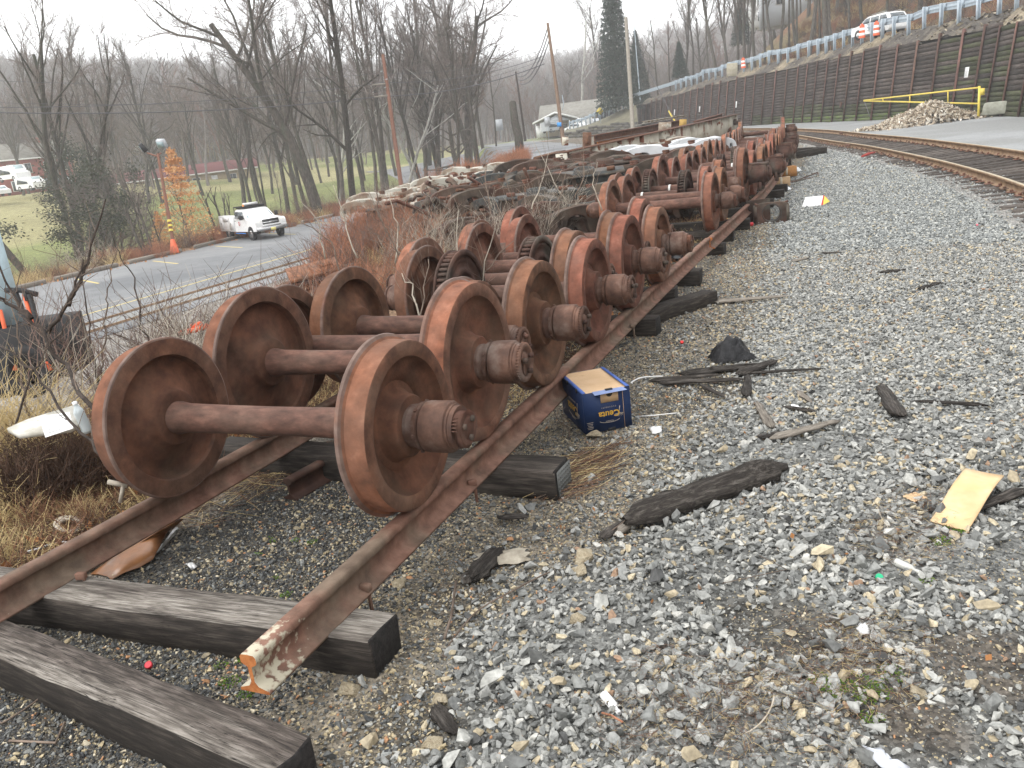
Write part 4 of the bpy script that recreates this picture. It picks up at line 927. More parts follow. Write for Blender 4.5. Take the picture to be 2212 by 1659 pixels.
# utility truck in the lot
t0 = onz(604, 513, -2.48)
TRP = [(2.9, .55), (2.98, .75), (2.95, 1.08), (2.78, 1.22), (1.55, 1.32), (1.0, 1.82), (.75, 1.88), (-.35, 1.88), (-.48, 1.80), (-.5, .5)]
tw = {'belt': 1.28, 'tumble': .30, 'glass': [('side_window', [sideq(1.98, 1.28, [(1.25, 1.32), (-.28, 1.32), (-.28, 1.74), (.84, 1.74)], s, .30) for s in (-1, 1)]), ('windshield', [[(1.50, -.84, 1.36), (1.50, .84, 1.36), (1.02, .72, 1.79), (1.02, -.72, 1.79)]])]}
def trx(t):
    wp_ = M['whitepaint']
    for s in (-1, 1):
        b = obj('service_box', MB().box((-1.78, s*.80, 1.0), (2.45, .44, .98)).mesh('service_box', wp_), t); bev(b, .02)
        for k, (x, w, z, h) in enumerate([(-.95, .66, 1.0, .8), (-1.78, .86, 1.28, .3), (-2.62, .62, 1.0, .8)]):
            obj('locker_door', MB().box((x, s*1.026, z), (w, .02, h)).mesh('locker_door', wp_), b)
            obj('latch', MB().box((x, s*1.04, z), (.06, .02, .1)).mesh('latch', M['black']), b)
        obj('headlight', MB().box((2.86, s*.74, 1.02), (.16, .34, .24)).mesh('headlight', flat('lamp_lens', (.62, .60, .52), .2)), t)
        obj('turn_signal', MB().box((2.82, s*.93, 1.02), (.14, .08, .22)).mesh('turn_signal', flat('amber_lens', (.75, .38, .07), .3)), t)
        m_ = obj('mirror', MB().box((1.28, s*1.18, 1.42), (.12, .22, .28)).mesh('mirror', M['black']), t); bev(m_, .03)
        for z in (1.12,): obj('door_handle', MB().box((-.25, s*1.0, 1.18), (.14, .03, .04)).mesh('door_handle', M['black']), t)
        obj('door_emblem', MB().lathe([(0, .13), (s*.006, .13), (s*.006, .07), (0, .07)], 20, 'y', closed=True).mesh('door_emblem', flat('red_emblem', (.55, .16, .16), .5)), t, (.35, s*1.003, 1.02))
    obj('bed_floor', MB().box((-1.78, 0, .72), (2.45, 1.2, .1)).mesh('bed_floor', wp_), t); obj('tailgate', MB().box((-2.98, 0, .95), (.06, 1.9, .7)).mesh('tailgate', wp_), t)
    obj('bumper', bm_ := MB().box((3.0, 0, .66), (.14, 1.95, .20)).box((3.03, 0, .82), (.08, 1.2, .05)).mesh('bumper', M['chrome']), t)
    g = obj('grille', MB().box((2.945, 0, 1.02), (.04, 1.08, .40)).mesh('grille', M['black']), t)
    obj('grille_bar', MB().box((2.975, 0, 1.02), (.03, 1.08, .07)).box((2.97, 0, 1.21), (.03, 1.12, .03)).box((2.97, 0, .83), (.03, 1.12, .03)).box((2.985, 0, 1.02), (.03, .2, .09)).mesh('grille_bar', M['chrome']), g)
    obj('license_plate', MB().box((3.085, .05, .60), (.012, .32, .17)).mesh('license_plate', flat('yellow_plate', (.70, .62, .22), .4)), t)
    r = obj('ladder_rack', MB().mesh('ladder_rack', M['black']) if False else (lambda q: q.mesh('ladder_rack', M['black']))(MB().tube([(-.45, -.85, 1.5), (-.45, -.85, 2.02), (-.45, .85, 2.02), (-.45, .85, 1.5)], .03, 6).tube([(.75, -.75, 2.02), (.75, .75, 2.02)], .03, 6).tube([(.75, -.75, 2.02), (-.45, -.85, 2.02)], .03, 6).tube([(.75, .75, 2.02), (-.45, .85, 2.02)], .03, 6).box((.15, 0, 1.96), (1.2, 1.4, .08))), t)
    obj('light_bar', MB().box((-.25, .2, 2.13), (.35, .9, .14)).mesh('light_bar', wp_), t); obj('beacon', MB().lathe([(2.02, .07), (2.16, .06), (2.18, 0)], 10, 'z').mesh('beacon', flat('amber_beacon', (.7, .25, .05), .3)), t, (.6, -.6, 0))
    obj('wiper', MB().tube([(1.46, -.5, 1.40), (1.38, .1, 1.47)], .012, 4).tube([(1.46, .2, 1.40), (1.38, .7, 1.47)], .012, 4).mesh('wiper', M['black']), t)
    obj('side_tube', MB().tube([(1.2, -1.03, .42), (-.4, -1.03, .42)], .03, 6).mesh('side_tube', flat('blue_tube', (.05, .22, .60), .5)), t)
car((t0[0]-2.9, t0[1]+1.2, -2.475), math.radians(-28), 'white utility pickup with service boxes and roof rack parked at the wooded lot edge', TRP, 2.0, 5.9, (2.0, -1.75), M['whitepaint'], tw, 'pickup truck', 'utility_truck', .40, trx)
# generic far cars
def boxcar(P, rz, lab, mat, L_=4.4, W_=1.8, H_=1.5, cat='car', van=False):
    pr = [(L_/2, .3), (L_/2, .8), (L_*.28, .95), (L_*.14, H_), (-L_*.36, H_), (-L_*.5, .95 if not van else H_*.9), (-L_/2, .3)] if not van else [(L_/2, .35), (L_/2, 1.1), (L_*.42, 1.2), (L_*.3, H_), (-L_/2, H_), (-L_/2, .35)]
    w = {'belt': .95 if not van else 1.2, 'tumble': .22 if not van else .08, 'glass': [('side_window', [sideq(W_, .95, [(L_*.22, 1.0), (-L_*.4, 1.0), (-L_*.33, H_-.12), (L_*.12, H_-.12)], s, .22 if not van else .08) for s in (-1, 1)]), ('windshield', [[(L_*.27 if not van else L_*.405, -.66, 1.02 if not van else 1.25), (L_*.27 if not van else L_*.405, .66, 1.02 if not van else 1.25), (L_*.16 if not van else L_*.32, .6, H_-.08), (L_*.16 if not van else L_*.32, -.6, H_-.08)]])]}
    return car(tuple(P), rz, lab, pr, W_, L_, (L_*.31, -L_*.3), mat, w, cat, 'parked_car' if cat == 'car' else 'parked_'+cat.split()[-1])
M['darkcar'] = flat('dark_car_paint', (.04, .045, .06), .25, spec=.6); M['silver'] = flat('silver_paint', (.42, .44, .46), .3, spec=.6)
for (px, py, dep, rz, lab, mat, van) in [(1262, 268, 158, 2.2, 'white van facing the camera under the edge of the canopy roof', 'whitepaint', True), (1245, 273, 150, 2.6, 'low white car parked at the foot of the sloping guard rail', 'whitepaint', False), (1277, 263, 165, 2.4, 'pale silver car behind the guard rail beside the canopy building', 'silver', False), (1318, 244, 150, .9, 'olive and dark car higher on the bend behind the guard rail', 'darkcar', False), (1192, 276, 168, 1.2, 'silver van standing in the shade of the white gabled canopy', 'silver', True)]:
    P = atd(px, py, dep); boxcar(P-np.array([0, 0, .9]), rz, lab, M[mat], 4.6, 1.85, 2.1 if van else 1.45, 'van' if van else 'car', van)
for (px, py, dep, rz, lab, mat, van) in [(28, 372, 120, .2, 'long white truck body parked behind the bare trees at the far left', 'whitepaint', True), (66, 392, 118, .3, 'white van with a wide windscreen beyond the lawn', 'whitepaint', True), (-4, 404, 112, .1, 'small white car at the very left edge beyond the lawn', 'whitepaint', False), (112, 385, 128, .2, 'dark blue car parked to the right of the white vans', 'darkcar', False), (132, 383, 134, .2, 'pale car parked among trunks beyond the lawn', 'silver', False)]:
    P = atd(px, py+4, dep); boxcar(P-np.array([0, 0, 1.0]), rz-.4, lab, M[mat], 6 if 'truck' in lab else (4.2 if van else 3.9), 2.0 if van else 1.7, 2.2 if 'truck' in lab else (1.9 if van else 1.4), 'van' if van else 'car', van)

# ------------------------------------------------------------------ poles and wires
M['pole'] = mk('pole_wood', [(.3, (.13, .085, .06)), (.7, (.25, .17, .12))], 4, 6, .9, .4, 20, stretch=(6, 6, .5))
M['polered'] = mk('red_pole_wood', [(.3, (.15, .070, .048)), (.7, (.26, .13, .09))], 4, 6, .9, .4, 20, stretch=(6, 6, .5))
M['polegrey'] = mk('grey_pole_wood', [(.3, (.22, .20, .17)), (.7, (.36, .33, .28))], 4, 6, .9, .4, 20, stretch=(6, 6, .5))
M['wire'] = flat('wire', (.10, .10, .11), .5)
def pole(bx, by, tx, ty, dep, r0, r1, mat, lab, name='utility_pole', cat='utility pole', arm=0, zb=None):
    b = atd(bx, by, dep); t_ = atd(tx, ty, dep)
    if zb is not None: b = b+(t_-b)*((zb-b[2])/(t_[2]-b[2]))
    t = thing(name, lab, cat, tuple(b)); v = t_-b
    obj('shaft', MB().tube([(0, 0, -.3), tuple(v*.5), tuple(v)], [r0, (r0+r1)/2, r1], 10).mesh('shaft', M[mat], True, 50), t)
    return t, b, t_
def sub(nm, me, t, loc=(0, 0, 0), rot=(0, 0, 0)): return obj(nm, me, t, loc, rot)
insm = MB().lathe([(0, .03), (.04, .06), (.08, .03), (.12, .05), (.16, .02), (.2, .0)], 8, 'z').mesh('insulator', flat('insulator_glass', (.35, .38, .38), .3))
p1, b1_, t1_ = pole(1217, 305, 1183, 50, 70, .17, .11, 'pole', 'tall brown utility pole with a small blue tag, standing by the street')
sub('blue_tag', MB().box((0, 0, 0), (.42, .06, .34)).mesh('blue_tag', flat('blue_tag', (.06, .30, .70), .5)), p1, tuple(atd(1208, 269, 69.75)-b1_), (0, 0, -.3))
sub('bracket', MB().tube([(0, 0, 0), (.15, 0, .5), (.1, 0, 1.2)], .03, 6).mesh('bracket', M['galv']), p1, tuple(atd(1215, 238, 69.8)-b1_))
p2, b2_, t2_ = pole(1367, 281, 1352, 38, 62, .16, .13, 'polegrey', 'pale grey wooden pole rising in front of the far end of the timber wall', zb=.2)
p3, b3_, t3_ = pole(1134, 299, 1114, 155, 105, .16, .10, 'darktwig', 'dark distant utility pole beside the broken trunk')
p6, b6_, t6_ = pole(1383, 215, 1370, 56, 125, .09, .06, 'galv', 'thin grey metal pole just right of the pale wooden pole', 'metal_pole', 'metal pole')
p5, b5_, t5_ = pole(872, 440, 827, 118, 66, .19, .13, 'polered', 'reddish utility pole leaning among the bare trees, two pairs of wire brackets on it')
for (px, py) in [(822, 155), (830, 190), (823, 205), (833, 172)]:
    sub('insulator', insm, p5, tuple(atd(px, py, 65.8)-b5_), (0, 1.3, .4))
sub('crossarm', MB().box((0, 0, 0), (1.1, .1, .12)).mesh('crossarm', M['polegrey']), p5, tuple(atd(818, 182, 65.8)-b5_), (0, 0, .6))
sub('crossarm', MB().box((0, 0, 0), (1.1, .1, .12)).mesh('crossarm', M['polegrey']), p5, tuple(atd(822, 208, 65.8)-b5_), (0, 0, .6))
def wire(a, b, sag, r, lab, mat='wire'):
    a, b = np.array(a), np.array(b); P = [a+(b-a)*t-np.array([0, 0, sag*4*t*(1-t)]) for t in np.linspace(0, 1, 26)]
    tag(obj('overhead_wire', MB().tube(P, r, 4, cap=False).mesh('overhead_wire', M[mat])), lab, 'wire', 'overhead wires')
wl = [((820, 158), (-60, 172), (1170, 108), .012, 'topmost'), ((824, 178), (-60, 232), (1172, 122), .022, 'second'), ((822, 208), (-60, 242), (1176, 138), .035, 'third'), ((828, 196), (-60, 220), (1176, 128), .012, 'fourth')]
for k, (m_, l_, r__, rad, w_) in enumerate(wl):
    a = atd(*m_, 66); wire(a, atd(*l_, 50), .5, rad, w_+' overhead wire running left from the reddish pole across the valley'); wire(a, atd(*r__, 71), .6, rad, w_+' overhead wire running right from the reddish pole toward the tall brown pole')
for k, (a, b) in enumerate([((1183, 60), (1118, 165)), ((1184, 75), (1120, 172)), ((1186, 88), (1122, 180))]):
    wire(atd(*a, 70), atd(*b, 105), 1.2, .05, ['upper', 'middle', 'lower'][k]+' thick cable hanging between the brown pole and the dark distant pole')
# guy wire with yellow guard
wire(atd(1355, 60, 62), atd(1458, 262, 58), .0, .02, 'thin guy wire slanting down from the pale pole in front of the wall')
a, b = atd(1445, 240, 58.6), atd(1458, 262, 58)
tag(obj('wire_guard', MB().tube([a, b], .06, 8).mesh('wire_guard', M['yellow'])), 'yellow plastic guard at the bottom of the guy wire', 'wire guard')
# red light mast in the lot
p7, b7_, t7_ = pole(378, 548, 341, 332, float((onz(378, 548, -2.48)-CAMP)@FW), .11, .08, 'polered', 'thin red painted light mast with two floodlights and an orange cone round its foot', 'light_mast', 'light pole')
ld = float((onz(378, 548, -2.48)-CAMP)@FW)
sub('crossarm', MB().tube([atd(318, 330, ld)-b7_, atd(340, 338, ld)-b7_, atd(348, 330, ld)-b7_], .05, 6).mesh('crossarm', M['polered']), p7)
for k, (px, py, m_) in enumerate([(309, 319, 'black'), (349, 310, 'silver')]):
    f = obj('floodlight', bev(obj('tmp', MB().box((0, 0, 0), (.55, .28, .5), top=.85).mesh('floodlight', M[m_])), .03).data, p7, tuple(atd(px, py, ld)-b7_), (.5, .1, -.7+k*.9)); bpy.data.objects.remove(bpy.data.objects['tmp'])
    sub('lens', MB().box((0, -.145, 0), (.42, .02, .36)).mesh('lens', M['windshield']), f)
    sub('bracket', MB().box((0, .05, -.32), (.08, .08, .2)).mesh('bracket', M['galv']), f)
dz = (t7_-b7_)/np.linalg.norm(t7_-b7_)
sub('cone_sleeve', MB().lathe([(0, .30), (.04, .28), (.85, .12)], 16, 'z').mesh('cone_sleeve', M['orange'], True), p7, (0, 0, 0), tuple(Vector(dz).to_track_quat('Z', 'Y').to_euler()))
for k in range(3): sub('yellow_band', MB().lathe([(0, .13), (.13, .125)], 14, 'z').mesh('yellow_band', M['yellow'], True), p7, tuple(dz*(1.35+k*.28)), tuple(Vector(dz).to_track_quat('Z', 'Y').to_euler()))

# ------------------------------------------------------------------ buildings
M['roofgrey'] = mk('grey_roof', [(.3, (.16, .15, .13)), (.7, (.26, .25, .22))], 1.5, 5, .9, .2); M['tanwall'] = flat('tan_wall', (.42, .34, .23), .85, bump=1); M['brickred'] = mk('red_brick', [(.3, (.20, .055, .045)), (.7, (.32, .10, .08))], 6, 5, .9, .3); M['maroon'] = flat('maroon_roof', (.16, .045, .045), .7); M['white'] = M['whitepaint']
def facing(P, extra=0.0): return math.atan2(P[1], P[0])-PI/2+extra     # local -y looks at the camera side
def house(P, rz, W_, D_, H_, RH, wall, roof, wins, lab, cat='house', name='house', gable='x', door=None, trim=True, chimney=False):
    t = thing(name, lab, cat, tuple(P), (0, 0, rz))
    b = obj('wall', MB().box((0, 0, H_/2), (W_, D_, H_)).mesh('wall', M[wall]), t)
    if gable == 'x':
        obj('roof', MB().prism([(-D_/2-.5, H_-.1), (D_/2+.5, H_-.1), (D_/2+.5, H_+.05), (0, H_+RH), (-D_/2-.5, H_+.05)], W_+.8, 'x').mesh('roof', M[roof]), t)
    else:
        obj('roof', MB().prism([(-W_/2-.5, H_-.1), (W_/2+.5, H_-.1), (W_/2+.5, H_+.05), (0, H_+RH), (-W_/2-.5, H_+.05)], D_+.8, 'y').mesh('roof', M[roof]), t)
    if trim: obj('fascia', MB().box((0, -D_/2-.53, H_), (W_+.85, .06, .22)).mesh('fascia', M['white']), t)
    for (x, z, w, h) in wins:
        f = obj('window', MB().box((x, -D_/2-.02, z), (w+.16, .1, h+.16)).mesh('window', M['white']), t)
        for q in (-1, 1): obj('pane', MB().box((x+q*w/4, -D_/2-.075, z), (w/2-.04, .03, h)).mesh('pane', M['glass']), f)
    if door: obj('door', MB().box((door[0], -D_/2-.04, 1.05), (1.0, .08, 2.1)).mesh('door', M[door[1]]), t)
    if chimney: obj('chimney', MB().box((W_*.3, 0, H_+RH), (.8, .8, 1.6)).mesh('chimney', M['brickred']), t)
    return t
P = atd(52, 352, 150); house((P[0], P[1], P[2]-5.5), facing(P, .5), 13, 9, 6, 3, 'brickred', 'roofgrey', [(-5, 4.4, 1.1, 1.6), (-2, 4.4, 1.1, 1.6), (1.5, 4.4, 1.1, 1.6), (4.8, 4.4, 1.1, 1.6), (-5, 1.6, 1.1, 1.6), (-1, 1.6, 1.1, 1.6)], 'two storey red brick house with white framed windows beyond the left trees', door=(4, 'white'), chimney=True)
P = atd(14, 330, 190); house((P[0], P[1], P[2]-3), facing(P, .2), 16, 10, 5.5, 3, 'white', 'roofgrey', [(-4, 3.6, 1.2, 1.4), (0, 3.6, 1.2, 1.4), (4, 3.6, 1.2, 1.4)], 'pale house high behind the brick one at the left edge')
P = atd(120, 345, 175); house((P[0], P[1], P[2]-4), facing(P, -.2), 11, 8, 5, 2.5, 'tanwall', 'roofgrey', [(-2, 3, 1.2, 1.4), (2, 3, 1.2, 1.4)], 'tan house between the leaning trunks, dark roof')
P = atd(375, 385, 145); house((P[0], P[1], P[2]-2.4), facing(P, -.1), 28, 8, 2.6, 1.7, 'tanwall', 'maroon', [(-8, 1.5, 1.2, .9), (-2, 1.5, 1.2, .9), (4, 1.5, 1.2, .9), (10, 1.5, 1.2, .9)], 'long low building with a maroon roof and tan wall across the lawn', 'building', 'low_building', door=(7, 'white'))
for k, (px, py, dep, w, lab) in enumerate([(282, 295, 220, 14, 'grey roofed house on the far slope, leftmost behind the light mast'), (330, 300, 235, 15, 'cream house on the far slope directly behind the floodlights'), (385, 312, 230, 16, 'wide tan house on the far slope above the maroon roof'), (440, 318, 245, 13, 'tan house half hidden by branches left of the white truck'), (225, 305, 240, 12, 'small pale house on the far slope beside the dark evergreen'), (100, 300, 260, 14, 'whitish house high among the trees at the left')]):
    P = atd(px, py, dep); house((P[0], P[1], P[2]-4), facing(P, .3-.15*k), w, 9, 5, 3, ['white', 'tanwall', 'tanwall', 'tanwall', 'white', 'white'][k], 'roofgrey', [(-w*.3, 3.2, 1.3, 1.4), (0, 3.2, 1.3, 1.4), (w*.3, 3.2, 1.3, 1.4)], lab, gable='x' if k % 2 else 'y', chimney=k % 2 == 0)
# canopy building by the street
P = atd(1212, 280, 178); cb = thing('canopy_building', 'low grey roofed building with a white gabled canopy on thin posts by the street', 'building', (P[0], P[1], P[2]-1.2), (0, 0, facing(P, -.12)))
for sx, w, y0, h in [(0, 9.0, -5.5, 3.4)]:
    obj('canopy_roof', MB().prism([(-4.6, 2.9), (0, 4.5), (4.6, 2.9), (4.6, 3.15), (0, 4.8), (-4.6, 3.15)], 7, 'y', (0, -4.5, 0)).mesh('canopy_roof', M['roofgrey']), cb)
    obj('fascia', MB().prism([(-4.8, 2.85), (0, 4.52), (4.8, 2.85), (4.8, 3.2), (0, 4.88), (-4.8, 3.2)], .12, 'y', (0, -8.1, 0)).mesh('fascia', M['white']), cb)
    obj('gable', MB().prism([(-3.0, 3.0), (3.0, 3.0), (0, 4.1)], .1, 'y', (0, -7.6, 0)).mesh('gable', M['silver']), cb)
for x in (-4.2, -3.2, 2.8, 4.2): obj('post', MB().box((x, -7.8, 1.45), (.14, .14, 2.9)).mesh('post', M['white']), cb)
obj('shed_door', MB().box((-3.4, -6.2, 1.3), (1.9, .1, 2.4)).mesh('shed_door', M['white']), cb)
obj('wall', MB().box((5.5, 3, 1.6), (19, 9, 3.2)).mesh('wall', M['tanwall']), cb)
obj('roof', MB().prism([(-5.2, 3.1), (5.2, 3.1), (5.2, 3.3), (0, 6.6), (-5.2, 3.3)], 20, 'x', (5.5, 3, 0)).mesh('roof', M['roofgrey']), cb)
obj('fascia', MB().prism([(-5.3, 3.0), (5.3, 3.0), (5.3, 3.35), (0, 6.7), (-5.3, 3.35), (-5.3, 3.0)], .12, 'x', (15.6, 3, 0)).mesh('fascia', M['white']), cb)
for x in (-2, 1, 9): 
    f = obj('window', MB().box((x, -1.52, 1.8), (1.4, .08, 1.2)).mesh('window', M['white']), cb); obj('pane', MB().box((x, -1.57, 1.8), (1.25, .05, 1.05)).mesh('pane', M['glass']), f)
# house up the hill, top right of centre
P = atd(1680, 28, 150); house((P[0], P[1], P[2]-2.2), facing(P, .35), 11, 8, 5.2, 2.6, 'white', 'roofgrey', [(-4.5, 4.2, 1.1, 1.5), (-1.2, 4.2, 1.1, 1.5), (2.2, 4.2, 1.1, 1.5), (-4.5, 1.6, 1.1, 1.5), (2.2, 1.6, 1.1, 1.5)], 'white clapboard house up the hill seen between the tall trunks', door=(5, 'glass'))
P = atd(1710, 8, 125); house((P[0], P[1], P[2]-3), facing(P, .1), 9, 8, 5, 2.6, 'silver', 'roofgrey', [(-2, 3.5, 1.1, 1.4), (2, 3.5, 1.1, 1.4)], 'small grey outbuilding near the top of the picture beside the white house')
# street signs
def roundsign(px, py, dep, w, h, mat, lab, hp=2.2, diamond=False):
    P = atd(px, py, dep); t = thing('road_sign', lab, 'sign', (P[0], P[1], P[2]-hp), (0, 0, facing(P)))
    obj('post', MB().box((0, .05, hp/2), (.07, .07, hp+h/2)).mesh('post', M['galv']), t)
    obj('plate', MB().box((0, 0, hp), (w, .03, h), (0, PI/4, 0) if diamond else None).mesh('plate', M[mat]), t)
roundsign(1296, 240, 120, .8, .8, 'yellow', 'orange yellow diamond warning sign standing over the guard rail', 1.6, True)
roundsign(1182, 263, 120, .8, 1.3, 'silver', 'pale rectangular street sign left of the brown pole', 2.6)
roundsign(1078, 270, 130, 1.2, 1.7, 'silver', 'pale sign board beyond the broken trunk', 1.8)
# stepped block wall
M['block'] = mk('grey_block', [(.3, (.09, .085, .075)), (.7, (.17, .16, .14))], 3, 6, .9, .5, rnd=.3)
steps = [(1221, 284), (1246, 280), (1262, 277), (1274, 274), (1282, 271), (1292, 268), (1308, 265), (1322, 262), (1338, 259), (1371, 259)]
bwall = thing('block_wall', 'stepped wall of grey blocks at the foot of the grassy bank by the street', 'retaining wall')
bkm = [MB().box((0, 0, 0), (1.15, .5, .33)).mesh('block', M['block']) for _ in range(2)]
dB = 112
A0, A1 = atd(1218, 292, dB), atd(1374, 287, dB-3); ub = (A1-A0)[:2]; Lb = np.linalg.norm(ub); ub /= Lb; ab = math.atan2(ub[1], ub[0])
ncol = int(Lb/1.18)
for i in range(ncol+1):
    q = A0[:2]+ub*(i*1.18); f = i/ncol; px = 1218+f*156
    ztop = [s_[1] for s_ in steps if s_[0] <= px+6]; ztop = ztop[-1] if ztop else 284
    zt = atd(px, ztop, dB)[2]; zb = A0[2]+(A1[2]-A0[2])*f-.35; rows = max(1, int((zt-zb)/.35))
    for k in range(rows): 
        b_ = obj('block', bkm[k % 2], bwall, (q[0]+(ub[0]*.55 if k % 2 else 0), q[1]+(ub[1]*.55 if k % 2 else 0), zb+.175+k*.35), (0, 0, ab+random.uniform(-.02, .02)))
# grassy bank above it up to the guard rail
M['bankgrass'] = mk('bank_grass', [(.3, (.10, .095, .065)), (.7, (.19, .175, .12))], 1.2, 7, .95, .6, 6, bdist=.05)
gl = [(1221, 281, 150), (1247, 276, 142), (1274, 268, 133), (1304, 256, 126), (1336, 240, 122), (1374, 226, 116)]
ll = [(1215, 286, 113), (1240, 281, 113), (1270, 277, 113), (1300, 268, 113), (1336, 261, 112), (1378, 259, 110)]
vb = [tuple(atd(*g)) for g in gl]+[tuple((atd(*g)+atd(*l))/2-np.array([0, 0, .25])) for g, l in zip(gl, ll)]+[tuple(atd(*l)-np.array([0, 0, .3])) for l in ll]+[tuple(atd(*l)-np.array([0, 0, 3.0])) for l in ll]
fb = [(r*6+i, r*6+i+1, (r+1)*6+i+1, (r+1)*6+i) for r in range(3) for i in range(5)]
o = obj('grass_bank', MB().add(vb, fb).mesh('grass_bank', M['bankgrass'], True)); o['kind'] = 'structure'

# ------------------------------------------------------------------ gate, leaf pile, concrete block
def gp(px, py, dep): return atd(px, py, dep)
GD = 42.0
gt = thing('swing_gate', 'yellow tapering swing barrier with four uprights in front of the mossy wall', 'gate', (0, 0, 0))
g0, g1, g2 = gp(1866, 217, GD+8), gp(2116, 189, GD), gp(2116, 224, GD)
def bar(a, b, r=.035, nm='rail'): obj(nm, MB().tube([a, b], r, 8).mesh(nm, M['yellow']), gt)
bar(g0, g1, .04); bar(g0+np.array([0, 0, -.03]), g2, .04)
for k, f in enumerate((.19, .44, .76)): bar(g0+(g1-g0)*f, g0+(g2-g0)*f, .03, 'upright')
pb = gp(2114, 241, GD); obj('gate_post', MB().tube([pb-np.array([0, 0, .3]), g1+(g1-g2)*.08], .06, 10).mesh('gate_post', M['yellow']), gt)
obj('latch_box', bev(obj('tmp', MB().box((0, 0, 0), (.2, .2, .34)).mesh('latch_box', M['yellow'])), .01).data, gt, tuple(gp(2122, 198, GD))); bpy.data.objects.remove(bpy.data.objects['tmp'])
obj('chain', MB().tube([gp(1867, 219, GD+8), gp(1874, 238, GD+7.8), gp(1879, 252, GD+7.6)], .018, 5).mesh('chain', M['wire']), gt)
# pile of pale stumps and leaves
n = 5200; fx = rng.random(n); 
c0 = onz(1868, 284, .05); c1 = gp(2098, 250, 43.5)
ux = (c1-c0)[:2]; Lp = np.linalg.norm(ux); ux /= Lp; nx_ = np.array([-ux[1], ux[0]])
ff = rng.random(n); w_ = rng.normal(0, .62, n); hh_ = (.15+.95*np.exp(-((ff-.62)/.24)**2)+.25*np.exp(-((ff-.3)/.12)**2))*np.exp(-(w_/1.05)**2)
c0z = .0+(c1[2]-0)*ff*.4
xy = c0[:2]+np.outer(ff*Lp, ux)+np.outer(w_, nx_)
pl_src = [stone_mesh(90+i, .35) for i in range(6)]
pm_ = stone_mat('pale_debris', [(0, (.22, .17, .12)), (.25, (.38, .31, .23)), (.55, (.52, .46, .37)), (.8, (.64, .60, .52)), (.93, (.12, .10, .08))])
for m_ in pl_src: m_.materials.append(pm_)
s_ = rng.uniform(.08, .26, n)
scatter('debris_pile', np.stack([xy[:, 0], xy[:, 1], c0z+hh_*rng.uniform(.75, 1.0, n)], 1), rnd_rot(n, .7), np.stack([s_*1.5, s_, s_*.7], 1), source('pale_debris_src', pl_src), 6, 'thing', 'heap of pale splintered wood chips and leaves below the yellow gate', 'debris heap')
P = gp(2160, 246, 41.5); o = bev(obj('concrete_barrier', MB().box((0, 0, .25), (4.2, .8, .62), top=.93).mesh('concrete_barrier', mk('mossy_concrete', [(.3, (.20, .20, .16)), (.7, (.36, .36, .30))], 4, 6, .9, .4)), None, (P[0]+1.3, P[1]+.2, .2), (0, 0, -.25)), .05)
tag(o, 'low mossy concrete block on the road edge beside the gate post', 'concrete block')
# ------------------------------------------------------------------ bare trees
M['bark'] = mk('bark', [(.3, (.045, .039, .033)), (.5, (.085, .074, .063)), (.72, (.15, .132, .112))], 5, 8, .95, .8, 14, stretch=(3, 3, .7), rnd=.25, cols2=[(.3, (.05, .052, .038)), (.7, (.10, .105, .08))], s2=1.2, th2=(.5, .65), bdist=.03)
M['barkpale'] = mk('pale_bark', [(.3, (.22, .20, .17)), (.5, (.42, .41, .38)), (.72, (.60, .60, .57))], 3, 8, .9, .4, 14, stretch=(2, 2, .6))
M['twigs'] = mk('fine_twigs', [(.3, (.12, .10, .088)), (.7, (.22, .185, .165))], 2, 3, .95, 0, rnd=.3, hue=.01)
M['twigsgrey'] = mk('grey_twigs', [(.3, (.13, .115, .11)), (.7, (.22, .195, .185))], 2, 3, .95, 0, rnd=.25, hue=.01)
M['twigsred'] = mk('reddish_twigs', [(.3, (.13, .085, .07)), (.7, (.22, .15, .125))], 2, 3, .95, 0, rnd=.25, hue=.01)
class TreeGen:
    def __init__(s, seed): s.r = random.Random(seed); s.T = MB(); s.W = MB()
    def rv(s, k): return np.array([s.r.gauss(0, k), s.r.gauss(0, k), s.r.gauss(0, k)])
    def branch(s, p, d, L, r, lv, P):
        n = 5 if lv <= 1 else (4 if lv == 2 else 2 if lv >= P['lv'] else 3)
        pts = [p]; dirs = []; q = p.copy(); dd = d.copy()
        for i in range(n):
            dd = dd+s.rv(P['wig']*(1+.3*lv))+np.array([0, 0, P['up']*(1 if lv else .5)]); dd /= np.linalg.norm(dd)
            q = q+dd*L/n; pts.append(q); dirs.append(dd)
        end = .45 if lv < P['lv'] else .3
        rs = [r*(1-(1-end)*i/n) for i in range(n+1)]
        mb = s.T if r > P['split'] else s.W
        mb.tube(pts, rs, 7 if lv == 0 else (5 if lv == 1 else 3), cap=False)
        if lv >= P['lv']: return
        nc = P['n'][lv]; nc = max(1, int(nc*s.r.uniform(.75, 1.25)))
        for k in range(nc):
            f = (P['start'] if lv == 0 else .15)+(1-(P['start'] if lv == 0 else .15))*((k+s.r.random())/nc)
            i = min(int(f*n), n-1); b = pts[i]+(pts[i+1]-pts[i])*(f*n-i)
            ax = dirs[i]; side = np.cross(ax, s.rv(1)); side /= np.linalg.norm(side)
            an = math.radians(s.r.uniform(*P['ang']))*(1 if lv else P.get('a0', 1)); nd = ax*math.cos(an)+side*math.sin(an)
            lf = P['len'][lv]*(1-.55*f if lv == 0 else 1-.35*f)*s.r.uniform(.7, 1.2)
            s.branch(b, nd, L*lf, max(rs[i]*P['rad']*s.r.uniform(.7, 1.0), P['rmin']), lv+1, P)
